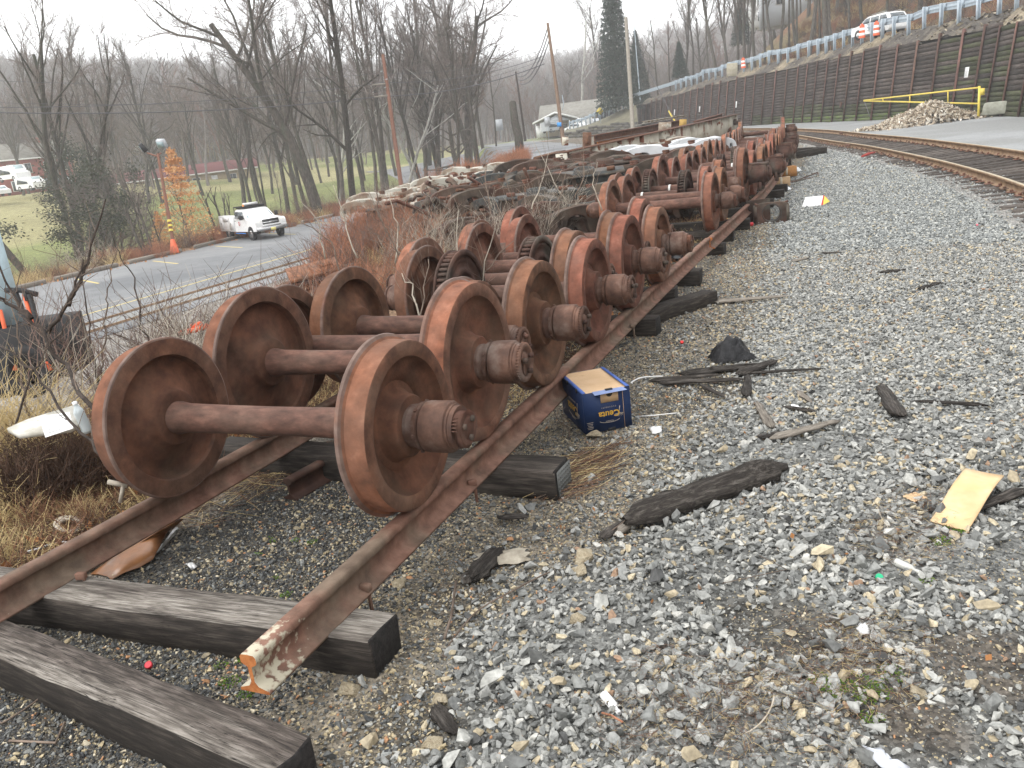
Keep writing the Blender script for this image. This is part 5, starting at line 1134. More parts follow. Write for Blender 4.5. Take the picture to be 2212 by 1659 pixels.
def gentree(seed, H=14, r=.22, P=None, stems=1, bark='bark', tw='twigs', lean=0, spread=.1):
    g = TreeGen(seed); PP = dict(lv=4, n=[9, 7, 7, 7], len=[.55, .5, .5, .5], ang=(22, 55), rad=.55, wig=.07, up=.05, split=.045, start=.3, rmin=.011)
    if P: PP.update(P)
    for k in range(stems):
        a = k*2*PI/max(stems, 1)+seed; d = np.array([math.cos(a)*spread*(stems > 1)+lean, math.sin(a)*spread*(stems > 1), 1.0]); d /= np.linalg.norm(d)
        g.branch(np.array([math.cos(a)*.2*(stems > 1), math.sin(a)*.2*(stems > 1), -.3]), d, H*random.Random(seed+k).uniform(.8, 1.0), r, 0, PP)
    tr = g.T.mesh('trunk', M[bark], True) ; cr = g.W.mesh('twigs', M[tw])
    return tr, cr
TV = {
 'tall': gentree(1, 17, .24, dict(n=[12, 6, 7, 8], ang=(18, 45), up=.07)),
 'tall2': gentree(2, 17, .22, dict(n=[11, 6, 7, 8], ang=(15, 42), up=.09, start=.4)),
 'wide': gentree(3, 15, .34, dict(n=[9, 7, 7, 8], ang=(28, 62), len=[.75, .55, .5, .5], wig=.10)),
 'multi': gentree(4, 17, .26, dict(n=[9, 5, 7, 8], ang=(15, 40), up=.06, start=.35), stems=3, spread=.28),
 'leanL': gentree(5, 18, .30, dict(n=[10, 6, 7, 8], ang=(18, 48)), lean=-.25),
 'pole': gentree(6, 18, .17, dict(n=[9, 5, 5, 4], ang=(25, 50), start=.5, len=[.32, .5, .5, .5])),
 'pole2': gentree(7, 17, .15, dict(n=[8, 5, 5, 4], ang=(25, 55), start=.45, len=[.35, .5, .5, .5], wig=.05), tw='twigsred'),
 'bushy': gentree(8, 7, .10, dict(lv=3, n=[16, 9, 7], ang=(25, 70), start=.08, len=[.6, .5, .5], rmin=.012), stems=4, spread=.5),
 'snag': gentree(9, 9, .42, dict(lv=3, n=[12, 6, 5], ang=(45, 85), start=.15, len=[.6, .5, .45], wig=.14, up=-.01)),
 'pale': gentree(10, 16, .24, dict(n=[8, 6, 5, 4], ang=(25, 60), len=[.7, .5, .5, .5], wig=.14), bark='barkpale', tw='twigsgrey'),
 'sapling': gentree(11, 6.5, .07, dict(lv=3, n=[10, 6, 5], ang=(20, 45), start=.2, rmin=.008)),
 'cut': gentree(12, 4.5, .13, dict(lv=3, n=[4, 4, 4], ang=(10, 35), start=.6, len=[.7, .5, .5], rad=.7), stems=2, spread=.2)}
def tree(kind, px, py, lab, z=None, dep=None, s=1.0, rz=None, lean=(0, 0), grp='bare trees along the parking lot', name='bare_tree', cat='tree', P=None):
    if P is None:
        P = onz(px, py, z) if dep is None else atd(px, py, dep)
    t = thing(name, lab, cat, tuple(P), (lean[1], lean[0], rz if rz is not None else random.uniform(0, 6.28)), grp)
    t.scale = (s, s, s)
    tr, cr = TV[kind]; obj('trunk', tr, t); obj('twigs', cr, t); return t
def leanrot(deg, toward):    # tilt about the axis so the top goes toward the compass azimuth
    return 0
LT = [
 ('multi', 178, 556, -2.9, 1.05, 'huge triple stemmed bare tree at the left, stems fanning out of the picture top', (-.16, .1)),
 ('leanL', 60, 590, -3.4, .95, 'bare trunk at the very left edge leaning out of the picture', (-.1, 0)),
 ('bushy', 262, 560, -3.0, 1.0, 'dense twiggy grey bushy tree left of the light mast', (0, 0)),
 ('bushy', 225, 560, -3.2, .95, 'dense twiggy shrub-like tree beside the triple stemmed trunk', (0, 0)),
 ('sapling', 318, 552, -2.9, 1.0, 'slim bare sapling just left of the light mast', (-.05, 0)),
 ('sapling', 354, 545, -2.8, .7, 'small bare sapling between the mast and the copper leaved tree', (0, 0)),
 ('cut', 322, 556, -2.8, .9, 'stubby pollarded trunk left of the light mast', (-.05, 0)),
 ('cut', 479, 512, -2.6, 1.05, 'pollarded double trunk right of the copper leaved tree', (-.06, 0)),
 ('cut', 499, 508, -2.6, .9, 'thin broken topped trunk touching the back of the white truck', (-.03, 0)),
 ('tall', 545, 478, -3.1, .85, 'dark leaning trunk rising directly behind the cab of the white truck', (-.22, 0)),
 ('pole', 566, 466, -3.1, .85, 'straight dark trunk behind the roof rack of the truck, left of a close pair', (-.05, 0)),
 ('pole2', 578, 464, -3.1, .85, 'straight dark trunk, right one of the close pair behind the truck', (-.03, 0)),
 ('sapling', 610, 470, -3.0, .9, 'thin bare sapling right of the truck mirror', (0, 0)),
 ('wide', 692, 470, -2.8, 1.28, 'very large dark tree with a leaning trunk and wide forking limbs above the lot', (.10, .05)),
 ('tall2', 640, 440, -3.2, 1.1, 'tall bare tree behind the large leaning one', (-.05, 0)),
 ('leanL', 764, 452, -2.8, 1.05, 'stout dark trunk leaning left beside the end of the parking lot', (-.05, 0)),
 ('tall', 788, 440, -2.8, 1.1, 'tall bare tree rising behind the stout leaning trunk', (-.08, 0)),
 ('pole', 812, 432, -2.8, 1.15, 'tall slender trunk left of the reddish utility pole', (-.05, 0)),
 ('tall2', 838, 420, -2.6, 1.15, 'tall dark trunk immediately left of the reddish utility pole', (-.10, 0)),
 ('pale', 905, 400, -2.3, 1.0, 'pale barked sycamore with crooked white limbs right of the reddish pole', (-.1, 0)),
 ('pale', 880, 408, -2.4, .8, 'smaller white limbed sycamore tangled behind the reddish pole', (-.25, 0)),
 ('snag', 986, 385, -1.6, .72, 'thick black trunk with a low tangle of dead limbs above the rusty frames', (0, 0)),
 ('wide', 1010, 372, -1.6, 1.35, 'large forked grey tree whose crown tops the right end of the wood', (-.05, 0)),
 ('tall', 950, 385, -1.9, 1.2, 'tall bare tree in the middle of the wood above the pale truck frame', (-.1, 0)),
 ('tall2', 920, 395, -2.2, 1.2, 'bare tree behind the pale sycamore', (0, 0)),
 ('tall', 1050, 352, -1.4, 1.1, 'vine hung bare tree at the right hand end of the wood', (-.1, 0)),
 ('pole2', 1075, 345, -1.2, .9, 'narrow bare tree at the very edge of the wood by the broken trunk', (-.06, 0)),
 ('pale', 735, 452, -3.0, .9, 'pale barked tree in the wood between two dark trunks', (-.1, 0))]
for (k, px, py, z, s, lab, ln) in LT:
    P = gnd(px, py) if px < 800 else onz(px, py, z)
    tree(k, px, py, lab, P=(P[0], P[1], P[2]-.15), s=s, lean=ln)
# second and third ranks of the wood: each its own tree, lower detail shared meshes
rk = random.Random(21); names2 = ['grey', 'brown', 'dusky', 'pale grey', 'reddish grey']
k = 0
for i in range(54):
    px = rk.uniform(-40, 1075) if i % 3 else rk.uniform(620, 1075); dep = rk.uniform(72, 150)
    if px < 420 and dep < 95: dep += 50
    P = atd(px, 400, dep); x, y = P[0], P[1]
    z = hz(x, y) if x < float(yard_edge(y)) else .3
    if x > float(yard_edge(y))-2: continue
    kk = rk.choice(['tall', 'tall2', 'wide', 'tall', 'pole2', 'tall2'])
    col = names2[k % 5]
    reg_ = 'left of the light mast' if px < 340 else 'between the mast and the white truck' if px < 540 else 'behind the large leaning tree' if px < 740 else 'around the reddish pole' if px < 900 else 'behind the black trunk'
    t = tree(kk, 0, 0, ('distant' if dep > 110 else 'nearer')+' bare '+col+' tree of the valley wood '+reg_, P=(x, y, z), s=rk.uniform(.75, 1.25), grp='bare trees further back in the valley wood', rz=rk.uniform(0, 6)); k += 1
# cheap trees for the far slopes: read as one mass
def cheap(seed, H, tw):
    g = TreeGen(seed); PP = dict(lv=3, n=[10, 7, 6], len=[.5, .5, .5], ang=(20, 50), rad=.5, wig=.07, up=.07, split=99, start=.3, rmin=.035)
    g.T = g.W; g.branch(np.array([0, 0, -.3]), np.array([0, 0, 1.0]), H, .16, 0, PP); return g.W.mesh('far_tree', M[tw])
CH = source('far_tree_src', [cheap(31+i, 14, ['twigsgrey', 'twigs', 'twigsred', 'twigsgrey', 'twigs'][i]) for i in range(5)])
def woods(name, n, box, keep, smin=.7, smax=1.3, lab=None):
    x = rng.uniform(box[0], box[1], n); y = rng.uniform(box[2], box[3], n); k = keep(x, y); x, y = x[k], y[k]; z = height(x, y); n = len(x)
    k = in_view(x, y, z+6, 200); x, y, z = x[k], y[k], z[k]; n = len(x)
    s = rng.uniform(smin, smax, n)
    return scatter(name, np.stack([x, y, z], 1), np.stack([rng.normal(0, .06, n), rng.normal(0, .06, n), rng.random(n)*6.28], 1), np.stack([s, s, s], 1), CH, 5)
woods('valley_woods', 2600, (-520, -160, 60, 620), lambda x, y: np.ones(len(x), bool))
woods('valley_edge_woods', 700, (-175, -95, 100, 420), lambda x, y: (wob(x, y, .02) > -.35))
woods('left_hill_woods', 3000, (-470, -150, 100, 560), lambda x, y: np.ones(len(x), bool), .8, 1.3)
woods('far_hill_woods', 2600, (-330, 60, 225, 640), lambda x, y: np.ones(len(x), bool), .8, 1.5)
woods('far_hill_woods', 800, (-210, -30, 160, 300), lambda x, y: (y > 185), .7, 1.2)
woods('hillside_woods', 1500, (-20, 95, 55, 330), lambda x, y: (x-wall_x(y) > 24), .75, 1.3)
# named tree trunks on the hillside above the wall
HT = [(1395, 205, 150, 'tall'), (1425, 195, 140, 'pole'), (1448, 190, 135, 'pole2'), (1470, 178, 130, 'tall2'), (1496, 170, 125, 'pole'), (1512, 165, 132, 'tall'), (1530, 158, 118, 'pole2'), (1552, 150, 116, 'tall2'), (1574, 140, 112, 'pole'), (1590, 132, 122, 'tall'), (1614, 84, 98, 'tall'), (1629, 64, 94, 'pole'), (1650, 58, 104, 'pole2'), (1683, 52, 96, 'tall2'), (1704, 44, 102, 'pole'), (1722, 40, 98, 'pole2'), (1745, 44, 84, 'tall2'), (1772, 38, 88, 'pole2'), (1788, 36, 80, 'tall'), (1802, 30, 84, 'pole'), (1835, 22, 82, 'pole2'), (1871, 8, 80, 'pole'), (1915, -4, 80, 'pole2'), (1990, -25, 76, 'tall2'), (2080, -45, 72, 'pole'), (2150, -60, 70, 'pole2')]
for i, (px, py, dep, kk) in enumerate(HT):
    P = atd(px, py, dep); x, y = P[0], P[1]; z = hz(x, y)
    loc = ['among the trunks by the tall evergreen', 'above the bend of the guard rail', 'in front of the white hill house', 'above the white car', 'at the top right of the hillside'][min(4, i//6)]
    tree(kk, 0, 0, ['slender', 'straight dark', 'thin', 'tall grey', 'dark'][i % 5]+' bare trunk '+loc, P=(x, y, min(z, P[2]+3)), s=rk.uniform(.9, 1.15), grp='bare trunks on the hillside')
for i in range(88):    # ranks behind
    px = rk.uniform(1380, 2210); dep = rk.uniform(88, 185); P = atd(px, 150, dep); x, y = P[0], P[1]; d = x-float(wall_x(y))
    if d < 12: continue
    tree(rk.choice(['pole', 'pole2', 'tall', 'tall2']), 0, 0, ['hazy', 'slight', 'dim grey'][i % 3]+' bare tree further up the hillside '+('behind the evergreens' if px < 1550 else 'around the white house' if px < 1760 else 'above the white car' if px < 1960 else 'above the nearest guard rail posts'), P=(x, y, hz(x, y)), s=rk.uniform(.8, 1.2), grp='bare trees further up the hillside')
# white dead sycamore in the gap
tree('pale', 1256, 235, 'white skeletal sycamore standing out against the hazy hill', dep=190, s=1.3, grp=None)
tree('tall', 1290, 215, 'bare tree right of the white sycamore on the hill', dep=200, s=1.5, grp=None)
tree('wide', 1222, 255, 'dark bare tree behind the canopy roof', dep=210, s=1.0, grp=None)
# broken trunk
bt0, bt1 = atd(1123, 328, 72), atd(1107, 219, 72)
t = thing('broken_trunk', 'thick ivy dark broken trunk without a crown, left of the thin dark pole', 'tree trunk', tuple(bt0)); v = bt1-bt0
obj('trunk', MB().tube([(0, 0, -.5), v*.3+np.array([.08, 0, 0]), v*.6-np.array([.06, 0, 0]), v*.98, v], [.42, .36, .34, .30, .2], 10).mesh('trunk', M['bark'], True), t)

# ------------------------------------------------------------------ leafy things: cards of real leaf size
def leaves(n, fn, size, mat, name='foliage', up=.3, asp=.5):
    """n leaf quads, each folded into two faces"""
    P = fn(n); n = len(P)
    d = rng.normal(size=(n, 3)); d /= np.linalg.norm(d, axis=1, keepdims=True); d[:, 2] -= up; d /= np.linalg.norm(d, axis=1, keepdims=True)
    w = np.cross(d, rng.normal(size=(n, 3))); w /= np.maximum(np.linalg.norm(w, axis=1, keepdims=True), 1e-6)
    s = (size*rng.uniform(.6, 1.3, n))[:, None]
    v = np.stack([P, P+d*s*.5+w*s*asp*.5, P+d*s, P+d*s*.5-w*s*asp*.5], 1).reshape(-1, 3)
    f = [(4*i, 4*i+1, 4*i+2, 4*i+3) for i in range(n)]
    return MB().add(v, f).mesh(name, M[mat])
M['copper'] = mk('copper_leaves', [(.3, (.42, .19, .07)), (.5, (.60, .31, .13)), (.7, (.72, .45, .22))], 1.5, 4, .7, 0)
M['spruce'] = mk('spruce_needles', [(.3, (.030, .045, .036)), (.5, (.050, .070, .056)), (.7, (.075, .098, .078))], .8, 5, .9, 0)
M['cedar'] = mk('cedar_foliage', [(.3, (.030, .036, .022)), (.5, (.055, .060, .040)), (.7, (.09, .085, .06))], .8, 5, .9, 0)
# copper leaved beech sapling
def beech(n):
    h = rng.random(n)**.8; a = rng.random(n)*6.28; R_ = (1-h)**.75*2.3+.15; r = R_*rng.random(n)**.5
    lay = np.round(h*11)/11+rng.normal(0, .018, n); x=r*np.cos(a); y=r*np.sin(a); k=(np.sin(x*2.3+lay*9)*np.cos(y*2.7-lay*7)+.9*rng.random(n)) > .15; return np.stack([x, y, .5+lay*6.6-r*.12], 1)[k]
for (px, py, z, s, lab) in [(415, 532, -2.6, .84, 'young beech holding copper orange leaves beside the red light mast'), (358, 548, -2.7, .36, 'low spray of straw coloured beech leaves left of the mast foot')]:
    P = onz(px, py, z); t = thing('beech_sapling', lab, 'tree', tuple(P)); t.scale = (s, s, s)
    tr, cr = TV['sapling']; obj('trunk', tr, t); obj('twigs', cr, t); obj('foliage', leaves(7000, beech, .17, 'copper'), t)
def conifer(n, H=16, R0=3.2, lay=26):
    h = rng.random(n)**1.15; a = np.round(rng.random(n)*9)/9*6.28+rng.normal(0, .16, n)+np.round(h*lay)*1.7; R_ = (1-h)**.9*R0+.2; r = R_*rng.random(n)**.6
    return np.stack([r*np.cos(a), r*np.sin(a), .8+np.round(h*lay)/lay*H-r*.32+rng.normal(0, .12, n)], 1)
def evergreen(P, s, lab, H=16, R0=3.2, n=16000, mat='spruce', leafs=.42):
    t = thing('evergreen_tree', lab, 'evergreen tree', tuple(P)); t.scale = (s, s, s)
    obj('trunk', MB().tube([(0, 0, -.3), (0, 0, H*.5), (0, 0, H)], [.22, .14, .03], 7).mesh('trunk', M['bark'], True), t)
    obj('foliage', leaves(n, lambda k: conifer(k, H, R0), leafs, mat, up=.5, asp=.35), t)
evergreen(atd(1338, 232, 120), 1.0, 'tall dark spruce rising out of the top of the picture left of the hillside', 19, 3.3, 20000)
evergreen(atd(1382, 222, 138), .7, 'second dark spruce behind the pale wooden pole', 15, 3.0, 12000)
evergreen(atd(1602, 95, 130), .6, 'dark evergreen among the hillside trunks right of the spruces', 12, 2.8, 9000)
evergreen(atd(1470, 168, 122), .5, 'low dark evergreen under the bare hillside trunks', 9, 2.6, 8000)
def blob(n):
    c = rng.normal(size=(26, 3))*(1.5, 1.5, 2.0)+(0, 0, 3.8); k = rng.integers(0, 26, n)
    return c[k]+rng.normal(size=(n, 3))*.42
P = onz(205, 520, -4); t = thing('cedar_tree', 'ragged dark green cedar behind the triple stemmed tree', 'evergreen tree', (P[0]-4, P[1]+4, -4.4)); t.scale = (1.5, 1.5, 1.6)
obj('trunk', MB().tube([(0, 0, 0), (0, 0, 6)], [.2, .05], 7).mesh('trunk', M['bark']), t); obj('foliage', leaves(9000, blob, .22, 'cedar'), t)
P = onz(262, 556, -3.3); t = thing('cedar_tree', 'low spreading dark green cedar at the edge of the lot behind bare stems', 'evergreen tree', (P[0]-1.5, P[1]+1, -3.6)); t.scale = (1.25, 1.25, .8)
obj('trunk', MB().tube([(0, 0, 0), (0, 0, 6)], [.2, .05], 7).mesh('trunk', M['bark']), t); obj('foliage', leaves(7000, blob, .2, 'cedar'), t)

# ------------------------------------------------------------------ brush and weeds
def brush_mesh(seed, n, H, R0, mat, r=.006, curve=.4, nseg=3, twiggy=1):
    g = random.Random(seed); mb = MB()
    for k in range(n):
        a = g.uniform(0, 6.28); b = R0*math.sqrt(g.random()); p = np.array([b*math.cos(a), b*math.sin(a), -.02]); h = H*g.uniform(.5, 1.1); aa = g.uniform(0, 6.28); ln = g.uniform(0, curve)
        d = np.array([math.cos(aa)*ln, math.sin(aa)*ln, 1]); pts = [p]
        for i in range(nseg):
            d = d+np.array([g.gauss(0, .16), g.gauss(0, .16), -.12*curve]); q = pts[-1]+d/np.linalg.norm(d)*h/nseg; pts.append(q)
        mb.tube(pts, [r*(1-.7*i/nseg) for i in range(nseg+1)], 3, cap=False)
        for j in range(int(g.uniform(0, 3.2)*twiggy)):
            i = g.randint(1, nseg-1) if nseg > 1 else 0; q = pts[i]+(pts[i+1]-pts[i])*g.random(); dd = d+np.array([g.gauss(0, .7), g.gauss(0, .7), .1]); dd /= np.linalg.norm(dd)
            mb.tube([q, q+dd*h*g.uniform(.12, .35)], [r*.55, r*.2], 3, cap=False)
    return mb.mesh('brush', M[mat])
def brushpts(name, n, fn, src, ns, s0, s1):
    x, y = fn(n); z = height(x, y); s = rng.uniform(s0, s1, len(x)); k = in_view(x, y, z, 250); x, y, z, s = x[k], y[k], z[k], s[k]; n = len(x)
    return scatter(name, np.stack([x, y, z], 1), np.stack([rng.normal(0, .12, n), rng.normal(0, .12, n), rng.random(n)*6.28], 1), np.stack([s, s, s], 1), src, ns)
B1 = source('copper_brush_src', [brush_mesh(70+i, 70, 1.0, .35, 'copperweed', .008, .7, 3, 2) for i in range(3)])
B2 = source('dead_brush_src', [brush_mesh(80+i, 60, .7, .35, ['weed', 'darkweed', 'straw'][i], .006, 1.0, 3, 1.5) for i in range(3)])
B3 = source('bare_brush_src', [brush_mesh(90+i, 26, 1.6, .4, ['twig', 'twigsred', 'paletwig'][i], .007, .6, 4, 2.5) for i in range(3)])
B4 = source('low_litter_src', [brush_mesh(95+i, 40, .22, .28, ['weed', 'straw', 'darkweed'][i], .0035, 2.5, 2, .6) for i in range(3)])
def reg(x0, x1, y0, y1, keep=None):
    def f(n):
        x = rng.uniform(x0, x1, n); y = rng.uniform(y0, y1, n)
        if keep is not None: k = keep(x, y); x, y = x[k], y[k]
        return x, y
    return f
sl = lambda x, y: (x < row_x(y)-1.5) & (x > yard_edge(y)-4)
brushpts('copper_brush', 190, reg(-13, -5, 9, 21, lambda x, y: sl(x, y) & (x < -5.2-(y-9)*.1)), B1, 3, .35, .85)
brushpts('copper_brush', 300, reg(-26, -14, 30, 62, lambda x, y: (x < yard_edge(y)+1.2) & (x > yard_edge(y)-7)), B1, 3, .6, 1.3)
brushpts('copper_brush', 240, reg(-44, -37.5, 36, 80), B1, 3, .5, 1.1)
brushpts('dead_brush', 420, reg(-11.5, -5.2, 3.5, 19, lambda x, y: sl(x, y) & ((y > 12) | (x > -6.9))), B2, 3, .25, .65)
brushpts('dead_brush', 200, reg(-9, -4.4, 1.5, 6, sl), B2, 3, .22, .5)
brushpts('bare_brush', 95, reg(-10.5, -5.0, 4, 16, sl), B3, 3, .4, .8)
brushpts('lot_edge_brush', 420, reg(-46, -38.6, 12, 80), B2, 3, .6, 1.4)
brushpts('lot_edge_brush', 130, reg(-46, -39, 12, 80), B3, 3, .7, 1.6)
brushpts('dead_grass_litter', 900, reg(-6.5, -4.05, 1.3, 6, None), B4, 3, .5, 1.1)
brushpts('dead_grass_litter', 420, reg(-4, -2.4, 5.5, 22, None), B4, 3, .5, 1.2)
B5 = source('hill_brush_src', [brush_mesh(170+i, 60, 1.0, .4, ['twigs', 'weed', 'copperweed'][i], .010, .8, 3, 2) for i in range(3)])
brushpts('hill_brush', 1500, lambda n: (lambda y, d: (wall_x(y)+d, y))(rng.uniform(38, 120, n), rng.uniform(11, 32, n)), B5, 3, .6, 1.4)
brushpts('hill_brush', 700, lambda n: (lambda y, d: (wall_x(y)+d, y))(rng.uniform(38, 120, n), rng.uniform(10.8, 30, n)), B2, 3, 1.0, 2.4)
# fallen leaves
LS = source('fallen_leaf_src', [leaves(1, lambda n: np.zeros((1, 3)), 1.0, 'leaf', 'leaf', up=0, asp=.7) for _ in range(3)])
def leaf_scatter(n, fn, s0, s1):
    x, y = fn(n); z = height(x, y)+.02; k = in_view(x, y, z); x, y, z = x[k], y[k], z[k]; n = len(x); s = rng.uniform(s0, s1, n)
    scatter('fallen_leaves', np.stack([x, y, z], 1), np.stack([rng.normal(0, .35, n), rng.normal(0, .35, n), rng.random(n)*6.28], 1), np.stack([s, s, s], 1), LS, 3)
leaf_scatter(1000, reg(-7.5, -4.0, 1.3, 7), .03, .09)
leaf_scatter(900, reg(-4.0, -2.2, 7.5, 16), .05, .12)
leaf_scatter(2500, reg(-38.6, -36.8, 12, 70, lambda x, y: rng.random(len(x)) < np.exp(-(x+38.6)/.6)), .08, .2)
leaf_scatter(70, reg(-2, 2.3, 1.5, 7), .015, .038)
# straw tussock and dark weed clump at the left edge
def tuft(lab, P, n, H, R0, mat, cat='dry grass', name='dry_grass_tuft', r=.004, curve=1.2, tw=0):
    o = obj(name, brush_mesh(int(P[0]*10+n), n, H, R0, mat, r, curve, 4, tw), None, tuple(P)); o.name = name; return tag(o, lab, cat)
tuft('tall straw yellow grass tuft at the left edge of the yard', (-6.0, 3.7, .0), 1100, 1.0, .45, 'straw', curve=1.4)
tuft('second straw grass tuft, farther left and half out of the picture', (-6.6, 3.5, -.05), 600, .95, .4, 'straw', curve=1.4)
tuft('low straw tuft in front of the white foam scraps', (-5.75, 3.5, 0), 300, .5, .3, 'straw', curve=1.6)
tuft('dark brown clump of dead weed stalks beneath the foam scraps', (-5.15, 3.55, 0), 900, .55, .34, 'darkweed', 'weeds', 'weed_clump', .005, .9, 1)
tuft('brown weed clump right behind the nearest dished wheel', (-4.95, 4.1, 0), 500, .6, .4, 'weed', 'weeds', 'weed_clump', .004, 1.2, 1)
# big bare branches crossing the left foreground
def sapl(name, lab, base, stems, r, mat='darktwig', tw=2, seed=1, ntw=40, tl=.5):
    g = random.Random(seed); t = thing(name, lab, 'shrub', tuple(base)); mb = MB(); mt_ = MB(); B = np.array(base)
    for st in stems:
        P = np.array([np.array(p)-B for p in st]); k = len(P); Q = []
        for i in range(k-1):
            for f in np.linspace(0, 1, 4, endpoint=False): Q.append(P[i]+(P[i+1]-P[i])*f+np.array([g.gauss(0, .012) for _ in range(3)]))
        Q.append(P[-1]); Q = np.array(Q); rr = np.linspace(r, r*.3, len(Q)); mb.tube(Q, rr, 7)
        L_ = np.linalg.norm(P[-1]-P[0])
        for j in range(ntw):
            i = g.randint(2, len(Q)-2); d = Q[i+1]-Q[i]; d = d/np.linalg.norm(d)+np.array([g.gauss(0, .7), g.gauss(0, .7), g.uniform(-.1, .9)]); d /= np.linalg.norm(d)
            pts = [Q[i]]; h = tl*g.uniform(.4, 1.2)
            for s_ in range(4): d = d+np.array([g.gauss(0, .2), g.gauss(0, .2), g.gauss(.05, .15)]); d /= np.linalg.norm(d); pts.append(pts[-1]+d*h/4)
            mt_.tube(pts, [rr[i]*.35, rr[i]*.28, rr[i]*.2, rr[i]*.15, rr[i]*.1], 4, cap=False)
            if g.random() < .8:
                q = pts[2]; d2 = d+np.array([g.gauss(0, .6) for _ in range(3)]); d2 /= np.linalg.norm(d2); mt_.tube([q, q+d2*h*.4, q+d2*h*.4+np.array([0, 0, .2])*h], [rr[i]*.2, rr[i]*.12, rr[i]*.06], 4, cap=False)
    obj('stem', mb.mesh('stem', M[mat], True), t); obj('twigs', mt_.mesh('twigs', M['twig']), t); return t
D = 5.6
def a_(px, py, d=D): return tuple(atd(px, py, d))
sapl('bare_shrub', 'dark forked branch rising from behind the nearest wheel to the left edge', a_(235, 960, 5.2), [[a_(235, 960, 5.2), a_(185, 860, 5.3), a_(145, 790), a_(95, 720), a_(50, 670), a_(15, 610), a_(-10, 540)], [a_(145, 660, 5.6), a_(172, 610), a_(185, 570), a_(228, 430)], [a_(95, 720), a_(150, 655), a_(180, 560)], [a_(70, 690), a_(20, 650), a_(-10, 640)]], .017, seed=3, ntw=9, tl=.38)
sapl('bare_shrub', 'thinner brown branch slanting down across the foam scraps', a_(245, 1010, 4.9), [[a_(245, 1010, 4.9), a_(200, 960, 5.0), a_(150, 905, 5.1), a_(75, 800, 5.2), a_(20, 760, 5.2), a_(-15, 735, 5.3)]], .012, seed=4, ntw=12, tl=.4)
for k, (pts, lab) in enumerate([([(212, 840), (205, 780), (190, 700), (176, 600), (190, 560)], 'slim crooked twig stem in front of the lot, left of the first wheel'), ([(215, 830), (222, 740), (232, 660), (235, 610), (262, 500)], 'slim twig stem forking in front of the yellow bay line'), ([(330, 760), (300, 690), (285, 600), (262, 560), (240, 500)], 'pale whip of a stem curving over the parking lot'), ([(60, 900), (45, 800), (35, 700), (20, 620)], 'reddish upright stem near the orange machine'), ([(30, 960), (60, 830), (110, 740), (150, 690)], 'grey stem arching near the left edge')]):
    d_ = [6.8, 7.2, 7.5, 6.2, 5.6][k]; sapl('bare_shrub', lab, a_(*pts[0], d_), [[a_(*p, d_) for p in pts]], .009, 'twig' if k % 2 else 'darktwig', seed=10+k, ntw=7, tl=.35)
rk2 = random.Random(8)
for k in range(16):    # reddish fine stems beyond the first wheels
    px = rk2.uniform(60, 240); d_ = rk2.uniform(6.5, 9); py = 900-(d_-6)*40
    pts = [(px, py), (px+rk2.uniform(-20, 20), py-90), (px+rk2.uniform(-40, 40), py-190)]
    sapl('bare_shrub', 'thin reddish weed stem on the bank left of the first wheels', a_(*pts[0], d_), [[a_(*p, d_) for p in pts]], .005, 'twigsred', seed=40+k, ntw=10, tl=.35)['group'] = 'thin weed stems on the bank'
WSP = [((905, 700), (890, 620), (868, 590), 6.6), ((900, 740), (915, 640), (925, 560), 6.7), ((960, 735), (1040, 600), (1075, 470), 7.2), ((945, 720), (1000, 640), (1110, 520), 7.3), ((985, 640), (982, 540), (990, 455), 7.3), ((880, 600), (850, 520), (800, 430), 8), ((700, 560), (690, 480), (650, 430), 10), ((820, 480), (815, 420), (812, 370), 13), ((1150, 450), (1170, 400), (1185, 330), 13), ((1240, 430), (1262, 380), (1258, 300), 14), ((1225, 440), (1190, 380), (1150, 300), 14), ((1060, 470), (1050, 400), (1046, 330), 12), ((770, 560), (745, 470), (720, 400), 10), ((740, 600), (715, 520), (640, 470), 9), ((1300, 455), (1280, 400), (1290, 350), 12), ((1205, 470), (1212, 420), (1222, 372), 12), ((855, 570), (860, 480), (840, 420), 9), ((1130, 480), (1100, 420), (1090, 380), 11.5)]
for k, w in enumerate(WSP):
    sapl('bare_shrub', ['pale bare twig stem growing up between the wheelsets', 'spiny brown twig stem poking up among the wheels and frames'][k % 2], a_(*w[0], w[3]), [[a_(*p, w[3]) for p in w[:3]]], .006+.0004*w[3], 'paletwig' if k % 2 == 0 else 'twig', seed=60+k, ntw=9, tl=.35+.02*w[3])['group'] = 'twig stems among the wheelsets'
# ------------------------------------------------------------------ truck frames, girders and scrap
def plate(name, outer, holes, th, mat, bevel=.02, smooth=False):
    """flat casting with holes, extruded; lies in local XZ, thickness along Y"""
    cu = bpy.data.curves.new(name, 'CURVE'); cu.dimensions = '2D'; cu.fill_mode = 'BOTH'; cu.extrude = th/2-bevel; cu.bevel_depth = bevel; cu.bevel_resolution = 1
    def sp(pts):
        s = cu.splines.new('POLY'); s.points.add(len(pts)-1)
        for i, p in enumerate(pts): s.points[i].co = (p[0], p[1], 0, 1)
        s.use_cyclic_u = True
    sp(outer); [sp(h) for h in holes]
    o = bpy.data.objects.new('tmp', cu); COL.objects.link(o); dg = bpy.context.evaluated_depsgraph_get(); dg.update()
    me = bpy.data.meshes.new_from_object(o.evaluated_get(dg)); bpy.data.objects.remove(o); bpy.data.curves.remove(cu)
    co = np.zeros(len(me.vertices)*3, np.float32); me.vertices.foreach_get('co', co); co = co.reshape(-1, 3); co = np.stack([co[:, 0], -co[:, 2], co[:, 1]], 1); me.vertices.foreach_set('co', co.ravel())
    me.polygons.foreach_set('use_smooth', np.zeros(len(me.polygons), bool)); me.materials.clear(); me.materials.append(M[mat]); me.name = name; me.update(); return me
